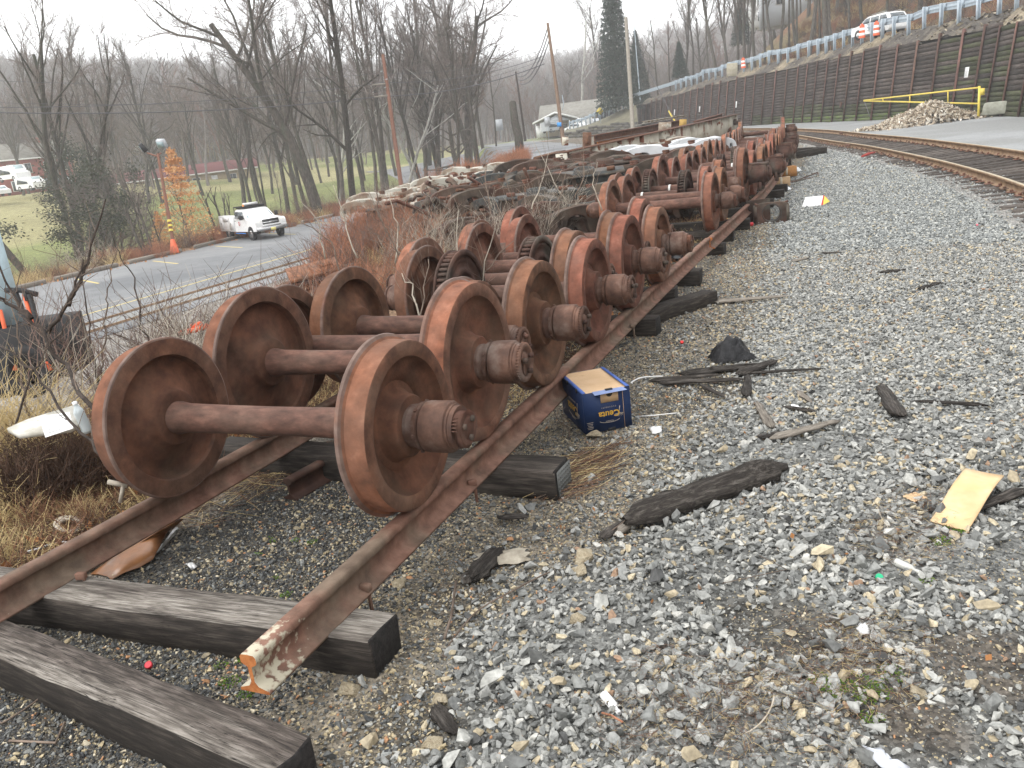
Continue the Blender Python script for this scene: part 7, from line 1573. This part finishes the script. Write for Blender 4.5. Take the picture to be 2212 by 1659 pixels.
# charred and split wood
def chunk(px0, py0, px1, py1, w, h, lab, mat='wetwood', z=.02, seed=0, taper=.6, nm='wood_splinter', cat='piece of wood', grp=None):
    a, b = onz(px0, py0, z), onz(px1, py1, z); L_ = np.linalg.norm(b-a); r = np.random.default_rng(seed+int(px0)); n = max(6, int(L_/.05)); m_ = 9
    vs = []
    base = [(-1, -.35), (0, -.4), (1, -.35), (1.04, .25), (.78, .8), (.42, .45), (.05, .62), (-.28, .98), (-.62, .55), (-1.03, .3)]; m_ = 10; jag = r.uniform(.86, 1.12, m_); base = [(x_*jag[q_], z_*jag[q_]) for q_, (x_, z_) in enumerate(base)]; jag = r.uniform(.75, 1.1, m_)
    for i in range(n+1):
        f = i/n; k = (1-(1-taper)*f)*(min(1, .35+6*f, .3+7*(1-f)))
        off = r.normal(0, .012, 2)*w*4
        for j, (cx_, cz_) in enumerate(base):
            q = k*(1+r.normal()*.05); vs.append((L_*f+r.normal()*.01+(jag[j]-.9)*.25*L_*(1 if i == n else (-1 if i == 0 else 0))*.3, cx_*w/2*q+off[0], cz_*h/2*q+h*.25))
    fs = [(i*m_+j, (i+1)*m_+j, (i+1)*m_+(j+1) % m_, i*m_+(j+1) % m_) for i in range(n) for j in range(m_)]+[tuple(range(m_)), tuple(reversed(range(n*m_, n*m_+m_)))]
    mb = MB().add(np.array(vs), fs); me = mb.mesh(nm, M[mat])
    o = obj(nm, me, None, tuple(a), (0, 0, math.atan2(b[1]-a[1], b[0]-a[0]))); return tag(o, lab, cat, grp)
chunk(1350, 1140, 1690, 1022, .155, .15, 'large charred split timber lying in the ballast, jagged at its near end', z=.03, taper=1.12, seed=3)
chunk(1405, 1128, 1600, 1068, .06, .15, 'thin charred layer along the top of the large split timber', z=.03, seed=9)
chunk(1330, 1160, 1380, 1122, .05, .05, 'jagged splinter at the tip of the large charred timber', 'greywood')
for k, c in enumerate([(1470, 812, 1650, 790, .13, .06, 'wide black board of the broken heap, beneath the tar lump'), (1425, 830, 1610, 822, .07, .05, 'long dark splinter, lowest of the broken heap'), (1405, 825, 1560, 812, .06, .04, 'thin brown splinter pointing left from the broken heap'), (1595, 812, 1678, 782, .10, .06, 'reddish brown slanted board at the right of the broken heap'), (1620, 808, 1778, 798, .05, .03, 'narrow dark lath pointing right from the broken heap'), (1613, 858, 1616, 812, .07, .04, 'short upright looking brown block at the front of the broken heap'), (1512, 832, 1566, 860, .05, .03, 'short splinter slanting down below the broken heap'), (1665, 928, 1634, 872, .07, .05, 'pale weathered stick with white streaks in front of the broken heap'), (1665, 952, 1815, 912, .07, .05, 'long dark curved splinter nearest the camera below the pale stick'), (1635, 948, 1700, 934, .06, .03, 'short dark splinter beside the long curved one'), (1722, 848, 1752, 872, .05, .04, 'small brown stub in the ballast right of the pale stick'), (1760, 890, 1690, 880, .04, .03, 'thin dark sliver by the small white vial'), (1945, 905, 1900, 835, .13, .07, 'thick flaking dark slab standing out in the ballast'), (2130, 878, 1975, 868, .05, .03, 'thin dark lath right of the flaking slab'), (1900, 592, 1956, 584, .08, .05, 'small black slab far out on the ballast'), (1545, 655, 1700, 642, .08, .05, 'pale grey split stick lying across near the slanted timber'), (1530, 652, 1590, 650, .07, .05, 'dark end piece under the pale grey split stick'), (1985, 628, 2032, 612, .06, .05, 'curled piece of bark on the ballast'), (1712, 566, 1748, 558, .08, .04, 'dark chip beyond the pale split stick'), (1775, 548, 1820, 546, .05, .03, 'thin dark chip farther out on the ballast'), (2212, 1065, 2085, 1112, .07, .06, 'black branch running under the yellow cardboard to the right edge'), (2085, 1118, 2000, 1104, .06, .04, 'dark branch end left of the yellow cardboard'), (1023, 1258, 1082, 1190, .11, .08, 'dark rotten wood lump in the gravel right of the nearest wheel'), (1005, 1262, 1035, 1225, .07, .05, 'crumbling dark bark piece beside the rotten lump'), (942, 1530, 982, 1588, .08, .03, 'flat black slate like chip near the bottom edge'), (1300, 1165, 1345, 1128, .07, .03, 'dark flat piece near the charred timber tip'), (1080, 1120, 1140, 1118, .06, .03, 'dark bark strip right of the near rail')]):
    chunk(*c[:6], c[6], 'greywood' if 'pale' in c[6] else 'wetwood', seed=k)
# tar lump: crumpled black
P = onz(1580, 778, 0); crumple('tar_lump', (P[0], P[1], .02), .34, .26, .2, mk('black_tar', [(.3, (.008, .008, .009)), (.7, (.03, .03, .032))], 20, 5, .5, .9), 'jagged black lump of tar paper on top of the broken wood heap', 'debris', 21, .4, 9)
for (px, py, s) in [(1433, 768, .07), (1470, 780, .05), (1905, 580, .04)]:
    pass
# rocks worth telling apart
def rock(px, py, s, mat, lab, seed, fl=.55):
    import bmesh
    me = stone_mesh(200+seed, fl); bm = bmesh.new(); bm.from_mesh(me); bmesh.ops.subdivide_edges(bm, edges=bm.edges, cuts=2, use_grid_fill=True, fractal=.25, along_normal=.3, seed=seed); bm.to_mesh(me); bm.free()
    me.materials.append(M[mat]); P = onz(px, py, .0); o = obj('rock', me, None, (P[0], P[1], s*.18), (.1, .1, seed), (s*1.3, s*1.3, s*1.2)); return tag(o, lab, 'rock')
M['tanrock'] = mk('tan_rock', [(.3, (.34, .27, .18)), (.5, (.50, .42, .29)), (.75, (.64, .57, .43))], 5, 7, .9, .8, 14, bdist=.05); M['greyrock'] = mk('grey_rock', [(.3, (.16, .165, .16)), (.7, (.30, .305, .29))], 5, 7, .8, .6, 14, bdist=.04)
for k, (px, py, s, m_, lab) in enumerate([(865, 1268, .085, 'tanrock', 'knobbly tan rock in the bare dirt right of the near rail'), (940, 1352, .065, 'tanrock', 'tan rock right of the sawn tie end, above its smaller neighbour'), (950, 1518, .08, 'tanrock', 'broad tan rock below the black tie end'), (752, 1498, .09, 'tanrock', 'porous tan rock against the corner of the black tie end'), (1262, 1212, .13, 'tanrock', 'flat crumbled tan slab in the gravel left of the charred timber'), (1250, 1240, .10, 'tanrock', 'sandy tan lump just below the flat slab'), (1376, 1198, .055, 'tanrock', 'small round tan stone right of the flat slab'), (938, 1615, .07, 'tanrock', 'orange tan stone at the bottom edge'), (1198, 1052, .07, 'greyrock', 'pale grey stone at the end of the plated tie'), (1574, 1186, .06, 'tanrock', 'rounded tan stone set in dark dirt below the charred timber'), (1594, 1128, .075, 'tanrock', 'long brown tan stone near the end of the charred timber'), (1668, 1488, .07, 'tanrock', 'tan block on the edge of the mossy dirt with a curved stem beside it'), (1983, 1503, .075, 'tanrock', 'tan kidney shaped stone right of the moss'), (1682, 1372, .055, 'greyrock', 'brown grey cubic stone left of the mossy hollow'), (1285, 945, .10, 'tanrock', 'flat pale tan slab in front of the blue box'), (1990, 1010, .06, 'tanrock', 'tan stone beyond the corrugated scrap'), (1130, 1374, .055, 'tanrock', 'pale yellow stone in the middle of the near gravel'), (1245, 1345, .07, 'tanrock', 'yellowish flat stone in the near gravel'), (1385, 1132, .05, 'greyrock', 'blue grey stone left of the charred timber tip'), (1590, 1450, .06, 'greyrock', 'grey cube of stone above the mossy hollow'), (1862, 1412, .05, 'greyrock', 'lone grey stone in the dark bare patch'), (2100, 1470, .06, 'greyrock', 'pale angular stone near the right edge')]): rock(px, py, s, m_, lab, k)
# cardboard sheet
M['yellowcard'] = mk('faded_cardboard', [(.3, (.52, .35, .18)), (.5, (.62, .44, .25)), (.7, (.72, .55, .34))], 5, 3, .75, .05, coord='Object', cols2=[(.3, (.58, .38, .18)), (.7, (.7, .5, .26))], s2=6, th2=(.5, .65))
cs = [onz(2086, 1012, .10), onz(2169, 1028, .10), onz(2090, 1141, .05), onz(2009, 1120, .05)]
v = []; f = []; nn = 8
for i in range(nn+1):
    for j in range(nn+1):
        u, w = i/nn, j/nn; p = (cs[0]*(1-u)+cs[1]*u)*(1-w)+(cs[3]*(1-u)+cs[2]*u)*w; v.append(p+np.array([0, 0, .014*math.sin(w*5)+.01*(u-.5)**2]))
for i in range(nn):
    for j in range(nn): p = i*(nn+1)+j; f.append((p, p+1, p+nn+2, p+nn+1))
c0 = cs[0].copy(); v = [p-c0 for p in v]; o = obj('cardboard_sheet', MB().add(v, f).mesh('cardboard_sheet', M['yellowcard']), None, tuple(c0)); sm_ = o.modifiers.new('t', 'SOLIDIFY'); sm_.thickness = .005; tag(o, 'bright yellow tan sheet of cardboard lying across the black branch at the right', 'cardboard')
# corrugated scrap
P = onz(1977, 1078, .02); mb = MB(); nn = 16
vs = [(-.05+.1*i/nn, y, .004*math.sin(i*PI)+.006*(i % 2)) for i in range(nn+1) for y in (-.035, .035)]; mb.add(vs, [(2*i, 2*i+2, 2*i+3, 2*i+1) for i in range(nn)])
tag(obj('cardboard_scrap', mb.mesh('cardboard_scrap', M['kraft']), None, (P[0], P[1], .03), (.1, .1, .9)), 'small ribbed scrap of corrugated card left of the cardboard sheet', 'cardboard')
def mini(px, py, lab, mat, rz, L_=.1, r=.017):
    P = onz(px, py, .03); o = obj('small_bottle', MB().lathe([(0, 0), (0, r), (.62*L_, r), (.72*L_, r*.55), (.86*L_, r*.42), (.87*L_, r*.55), (L_, r*.55), (L_, 0)], 16, 'x').mesh('small_bottle', mat, True, 40), None, (P[0], P[1], .035), (0, .1, rz)); return tag(o, lab, 'bottle')
mini(1305, 1503, 'small white miniature liquor bottle on its side near the bottom edge', M['whitepaint'], -.75, .105)
mini(1935, 1216, 'small clear and white bottle lying by the mossy patch at the right', flat('milky_glass', (.50, .50, .46), .2, spec=.7), -.55, .11, .018)
mini(1710, 878, 'tiny white and blue vial among wood splinters', M['whitepaint'], -.3, .07, .012)
def cap(px, py, mat, lab):
    P = onz(px, py, .0); o = obj('bottle_cap', MB().lathe([(0, .015), (.002, .0165), (.014, .016), (.016, .014), (.016, 0)], 18, 'z').mesh('bottle_cap', mat, True, 40), None, (P[0], P[1], .02), (.5, .3, 0)); tag(o, lab, 'bottle cap')
cap(325, 1447, flat('red_cap', (.62, .02, .04), .35), 'red bottle cap in the dark grit between the two near ties'); cap(47, 1343, flat('blue_cap', (.03, .05, .30), .35), 'dark blue bottle cap beside the loose grey beam')
cap(1473, 745, flat('red_bit', (.7, .03, .03), .4), 'bright red plastic bit on the gravel beyond the blue box'); cap(1541, 655, flat('red_bit2', (.75, .06, .02), .4), 'orange red chip near the slanted timber'); cap(1898, 1258, flat('green_bit', (.02, .42, .20), .4), 'green plastic chip near the moss'); cap(2110, 490, flat('pink_bit', (.75, .10, .14), .4), 'pink red scrap far out on the ballast'); cap(1785, 430, flat('brick_bit', (.50, .16, .08), .6), 'orange brick chip lying on the ballast by the main track')
# brown sheet under the left rail with white edges
def poly_sheet(name, pts, zs, mat, lab, cat, base=None):
    P = [onz(a, b, z) for (a, b), z in zip(pts, zs)]; c = np.mean(P, axis=0); P2 = []
    k = len(P)
    for i in range(k):
        for t in (0, .33, .66): P2.append(P[i]+(P[(i+1) % k]-P[i])*t+rng.normal(0, .006, 3)*(t > 0))
    v = [np.zeros(3)]+[p-c for p in P2]+[(p-c)*.5+np.array([0, 0, .012]) for p in P2]; n = len(P2); f = [(0, 1+n+i, 1+n+(i+1) % n) for i in range(n)]+[(1+n+i, 1+i, 1+(i+1) % n, 1+n+(i+1) % n) for i in range(n)]
    o = obj(name, MB().add(v, f).mesh(name, mat, True), None, tuple(c)); m_ = o.modifiers.new('t', 'SOLIDIFY'); m_.thickness = .003; return tag(o, lab, cat)
poly_sheet('brown_sheet', [(195, 1240), (240, 1252), (330, 1208), (362, 1150), (395, 1122), (345, 1112), (290, 1130), (250, 1185)], [.02, .02, .03, .05, .13, .06, .05, .03], mk('wet_brown_sheet', [(.3, (.13, .060, .028)), (.55, (.26, .115, .045)), (.75, (.38, .17, .06))], 5, 5, .35, .2, cols2=[(.3, (.14, .09, .065)), (.7, (.26, .17, .12))], s2=3, th2=(.52, .62), spec=.5), 'wet brown torn sheet sticking out from under the left rail', 'torn sheet')
poly_sheet('white_strip', [(165, 1238), (175, 1240), (262, 1190), (285, 1160), (255, 1180)], [.03, .03, .05, .06, .05], M['whitepaint'], 'white and blue edge strip of the torn sheet beside the left rail', 'plastic strip')
poly_sheet('white_strip', [(338, 1195), (350, 1185), (388, 1140), (380, 1138)], [.04, .04, .12, .12], M['whitepaint'], 'white curled edge of the torn sheet pointing up and right', 'plastic strip')
poly_sheet('paper_scrap', [(1862, 1612), (1900, 1615), (1925, 1640), (1965, 1659), (1950, 1672), (1900, 1655)], [.04]*6, flat('grey_white_paper', (.50, .52, .56), .6), 'long torn whitish paper strip at the bottom edge', 'paper')
poly_sheet('paper_scrap', [(1852, 1355), (1870, 1345), (1878, 1370), (1860, 1375)], [.04]*4, M['whitepaint'], 'white torn paper by the dark bare patch', 'paper')
poly_sheet('paper_scrap', [(398, 1220), (412, 1216), (426, 1224), (415, 1232)], [.02]*4, M['whitepaint'], 'small white scrap in the dark grit right of the brown sheet', 'paper')
P = onz(1085, 1215, 0); crumple('cardboard_scrap', (P[0], P[1], .02), .26, .14, .03, mk('rotten_card', [(.3, (.20, .17, .13)), (.7, (.46, .42, .34))], 14, 5, .9, .5), 'crumbling grey cardboard remains right of the rotten wood', 'cardboard', 31, .4, 10)
poly_sheet('paper_scrap', [(1402, 925), (1430, 920), (1428, 935), (1408, 937)], [.02]*4, M['whitepaint'], 'white plastic scrap on the gravel right of the blue box', 'plastic scrap')
poly_sheet('grey_rag', [(640, 990), (700, 975), (750, 985), (735, 1010), (670, 1018)], [.04]*5, mk('sodden_card', [(.3, (.16, .13, .10)), (.7, (.34, .30, .25))], 10, 5, .9, .5), 'sodden grey brown card behind the nearest right wheel', 'cardboard')
for k, (pts, r_s, m_, lab) in enumerate([([(1366, 828), (1378, 818), (1400, 814), (1432, 814)], .006, 'whitepaint', 'white plastic strip bent beside the blue box'), ([(1372, 900), (1415, 897), (1462, 892)], .004, 'whitepaint', 'white drinking straw on the gravel right of the blue box'), ([(470, 1012), (510, 1010), (530, 990), (500, 975), (480, 985)], .006, 'paletwig', 'pale curled strip near the dished wheel'), ([(1610, 1580), (1640, 1565), (1665, 1530), (1668, 1505)], .003, 'paletwig', 'curved pale stem beside the tan block'), ([(1925, 1190), (1930, 1160), (1905, 1120), (1895, 1095)], .002, 'paletwig', 'fine curved grass stem in the dark patch'), ([(960, 1380), (975, 1330), (985, 1255)], .006, 'twig', 'forked brown twig lying by the rotten wood'), ([(965, 1420), (1020, 1330), (1100, 1280), (1190, 1240)], .004, 'twig', 'long thin stem crossing the near gravel'), ([(1310, 1155), (1350, 1125), (1400, 1115)], .004, 'twig', 'grey stick at the charred timber tip'), ([(1300, 1540), (1320, 1545), (1345, 1560)], .004, 'copperweed', 'short orange stem below the white miniature bottle'), ([(0, 1560), (70, 1520), (110, 1480), (130, 1437)], .004, 'twig', 'thin stem lying over the loose grey beam'), ([(20, 1600), (120, 1605), (140, 1560)], .005, 'twig', 'short twig in the grit below the loose beam'), ([(60, 1192), (130, 1170), (200, 1178)], .008, 'whitepaint', 'white plastic strip in the weeds left of the rail'), ([(1640, 1200), (1700, 1230), (1560, 1260)], .002, 'twig', 'fine dead stem on the ballast')]):
    P = [onz(a, b, .03+.01*i) for i, (a, b) in enumerate(pts)]; P = catmull(P, 4)[:-4] if len(P) > 3 else P
    tag(obj('plastic_strip' if m_ == 'whitepaint' else 'twig', MB().tube(P, r_s, 5).mesh('strip', M[m_])), lab, 'plastic strip' if m_ == 'whitepaint' else 'twig')
# white foam scraps and bottle at the left
fo = thing('foam_tray', 'white foam tray broken in the weeds at the left edge', 'foam tray', (0, 0, 0)); F = 5.35
q = [atd(15, 925, F), atd(60, 905, F+.1), atd(170, 872, F+.2), atd(190, 905, F), atd(150, 925, F-.05), atd(40, 938, F-.1)]
obj('tray', MB().add(q+[p-np.array([0, 0, .03]) for p in q], [(0, 1, 2, 3, 4, 5), (11, 10, 9, 8, 7, 6)]+[(i, 6+i, 6+(i+1) % 6, (i+1) % 6) for i in range(6)]).mesh('tray', mk('dirty_foam', [(.35, (.42, .40, .34)), (.6, (.62, .60, .54))], 9, 6, .85, .5)), fo)
q = [atd(85, 900, F-.12), atd(150, 890, F-.1), atd(158, 925, F-.18), atd(98, 945, F-.2)]
o = obj('paper_label', MB().add(q, [(0, 1, 2, 3)]).mesh('paper_label', M['whitepaint']), None); tag(o, 'white printed paper lying on the foam tray', 'paper')
mb = MB()
for k in range(6):
    a = q[0]*(1-(k+1)/7)+q[3]*((k+1)/7); b = q[1]*(1-(k+1)/7)+q[2]*((k+1)/7); m0 = a+(b-a)*.12; m1 = a+(b-a)*(.85-.1*(k % 2)); u_ = np.array([0, 0, .002]); mb.tube([m0+u_, m1+u_], .0016, 4)
pr_ = obj('print', mb.mesh('print', M['glass']), o)
P = atd(186, 918, F-.1); t = thing('plastic_bottle', 'clear plastic water bottle standing in the weeds against the nearest wheel', 'bottle', tuple(P-np.array([0, 0, .05])), (.1, -.1, 0))
obj('body', MB().lathe([(0, 0), (0, .030), (.02, .034), (.05, .031), (.08, .034), (.11, .031), (.14, .034), (.165, .026), (.185, .013), (.20, .013)], 18, 'z').mesh('body', flat('clear_plastic', (.50, .56, .57), .12, spec=.9), True), t); obj('cap', MB().lathe([(.198, .015), (.215, .015), (.215, 0)], 14, 'z').mesh('cap', M['whitepaint'], True), t)
tag(obj('white_bracket', MB().box((0, 0, 0), (.10, .02, .02)).box((.03, 0, -.05), (.018, .02, .10)).mesh('white_bracket', M['paletwig']), None, tuple(atd(254, 1045, 4.35)), (0, .4, .5)), 'pale plastic bracket hanging under the nearest left wheel', 'bracket')
mb = MB().lathe([(-.01, .07), (-.012, .12), (.012, .13), (.015, .075)], 22, 'z', closed=True)
P = onz(150, 1135, .04); tag(obj('plastic_ring', mb.mesh('plastic_ring', M['paletwig'], True), None, (P[0], P[1], .04), (.2, .3, 0), (.8, .55, .8)), 'dirty white plastic ring in the leaf litter left of the rail', 'plastic ring')
crumple('rubbish', (-3.2, 10.6, .02), .9, .8, .1, M['kraft'], 'torn cardboard and leaves between the rails in the gap of the row', 'rubbish', 9, .5)
for k, (x, y, c_) in enumerate([(-3.35, 11.3, 'blue_print'), (-3.0, 11.6, 'w'), (-2.6, 10.9, 'w'), (-3.3, 10.1, 'w')]): crumple('litter_scrap', (x, y, .06), .22, .16, .06, flat('blue_print', (.08, .25, .62), .5) if k == 0 else M['whitepaint'], ['blue printed wrapper', 'white cup remains', 'white paper scrap', 'pale crumpled wrapper'][k]+' in the rubbish between the rails', 'litter', 12+k)
# red rag and grey stone on the main track ties
tag(obj('red_rag', MB().tube([onz(1862, 338, .12), onz(1875, 333, .14), onz(1889, 329, .12)], [.03, .05, .03], 6).mesh('red_rag', flat('red_cloth', (.35, .05, .04), .8))), 'faded red rag lying on the main track tie ends', 'rag')
# moss
def moss(lst, n, s0, s1):
    P = [];
    for (px, py, r) in lst:
        c = onz(px, py, 0); k = int(n*(r/.06)**2); a = rng.random(k)*6.28; q = r*rng.random(k)**.5; P.append(np.stack([c[0]+q*np.cos(a), c[1]+q*np.sin(a), np.full(k, .008)+.012*rng.random(k)], 1))
    P = np.concatenate(P); k = len(P); P[:, 2] += height(P[:, 0], P[:, 1]); s = rng.uniform(s0, s1, k); ms = [stone_mesh(300+i, .7) for i in range(3)]
    for m_ in ms: m_.materials.append(M['moss'])
    scatter('moss', P, rnd_rot(k, .5), np.stack([s, s, s], 1), source('moss_src', ms), 3)
M['moss'] = mk('moss', [(.3, (.06, .11, .015)), (.6, (.13, .22, .03)), (.8, (.22, .33, .06))], 30, 5, .95, .5, 90)
moss([(640, 1172, .025), (676, 1178, .03), (590, 1172, .02), (585, 1165, .015), (500, 1482, .045), (535, 1505, .04), (480, 1445, .03), (620, 1288, .03), (525, 1434, .03), (600, 1250, .02), (560, 1200, .02), (890, 1110, .03), (2062, 1152, .05), (2080, 1160, .03), (1850, 1490, .06), (1895, 1505, .05), (1800, 1500, .05), (1920, 1470, .05), (1865, 1520, .04), (1885, 1560, .04), (1770, 1480, .04), (2000, 1270, .03), (2030, 1185, .05)], 150, .004, .012)
# dry stems and pine needles in mats
SN = source('stem_src', [MB().tube([(-.5, 0, 0), (-.1, .04, .02), (.5, -.02, .0)], .012, 3).mesh('stem', M[m_]) for m_ in ('darkweed', 'twig', 'straw', 'weed')])
def mat_(lst, n, s0, s1, name):
    P = []; R_ = []
    for (px, py, r, dens, ang) in lst:
        c = onz(px, py, 0); k = int(n*dens); a = rng.random(k)*6.28; q = r*rng.random(k)**.6; P.append(np.stack([c[0]+q*np.cos(a), c[1]+q*np.sin(a), .012+.03*rng.random(k)], 1)); R_.append(np.stack([rng.normal(0, .1, k), rng.normal(0, .15, k), (rng.random(k)*6.28 if ang is None else rng.normal(ang, .35, k))], 1))
    P = np.concatenate(P); k = len(P); P[:, 2] += height(P[:, 0], P[:, 1]); s = rng.uniform(s0, s1, k); scatter(name, P, np.concatenate(R_), np.stack([s, s*.35+.03, s*.35+.03], 1), SN, 4)
mat_([(1265, 1010, .22, 1, .9), (1230, 1050, .2, .7, .9), (1300, 985, .15, .4, 1.0), (620, 1010, .3, 1, .4), (690, 985, .2, .6, None), (560, 1050, .2, .4, None), (460, 1100, .3, .4, None)], 300, .08, .32, 'dry_stems')
mat_([(1840, 1480, .22, 1, None), (1950, 1180, .25, 1, None), (1900, 1400, .2, .7, None), (1780, 1400, .2, .5, None), (1650, 1480, .2, .6, None), (1560, 1560, .2, .6, None), (1400, 1580, .2, .6, None), (2000, 1100, .25, .6, None), (1700, 1590, .25, .6, None), (1450, 1440, .15, .3, None)], 700, .015, .06, 'dead_needles')
mat_([(-50, 1100, .7, 1, None), (60, 1080, .5, 1, None), (150, 1060, .4, .6, None), (30, 1180, .4, .7, None), (-20, 1000, .6, .8, None)], 900, .05, .3, 'matted_grass')
# leafless wild shrubs by the box
sapl('bare_shrub', 'small dead weed at the corner of the blue box', onz(1228, 945, 0), [[onz(1228, 945, 0), onz(1205, 900, .1), onz(1180, 870, .2)], [onz(1228, 945, 0), onz(1222, 905, .12), onz(1215, 880, .2)]], .004, 'twig', seed=5, ntw=6, tl=.15)

# ------------------------------------------------------------------ air
hb = MB().box((-330, 290, 58), (1300, 720, 150)); hm = bpy.data.materials.new('haze'); hm.use_nodes = True; ht = hm.node_tree; ht.nodes.clear()
pv = ht.nodes.new('ShaderNodeVolumePrincipled'); pv.inputs['Color'].default_value = (.985, .992, 1, 1); pv.inputs['Density'].default_value = .0009; pv.inputs['Anisotropy'].default_value = 0
ho = ht.nodes.new('ShaderNodeOutputMaterial'); ht.links.new(pv.outputs[0], ho.inputs['Volume'])
HZ = obj('haze', MB().box((0, 0, 0), (2000, 1000, 142)).mesh('haze', hm), None, (-220, 440, 61)); HZ['kind'] = 'stuff'
S.cycles.volume_bounces = 3; S.cycles.max_bounces = 12
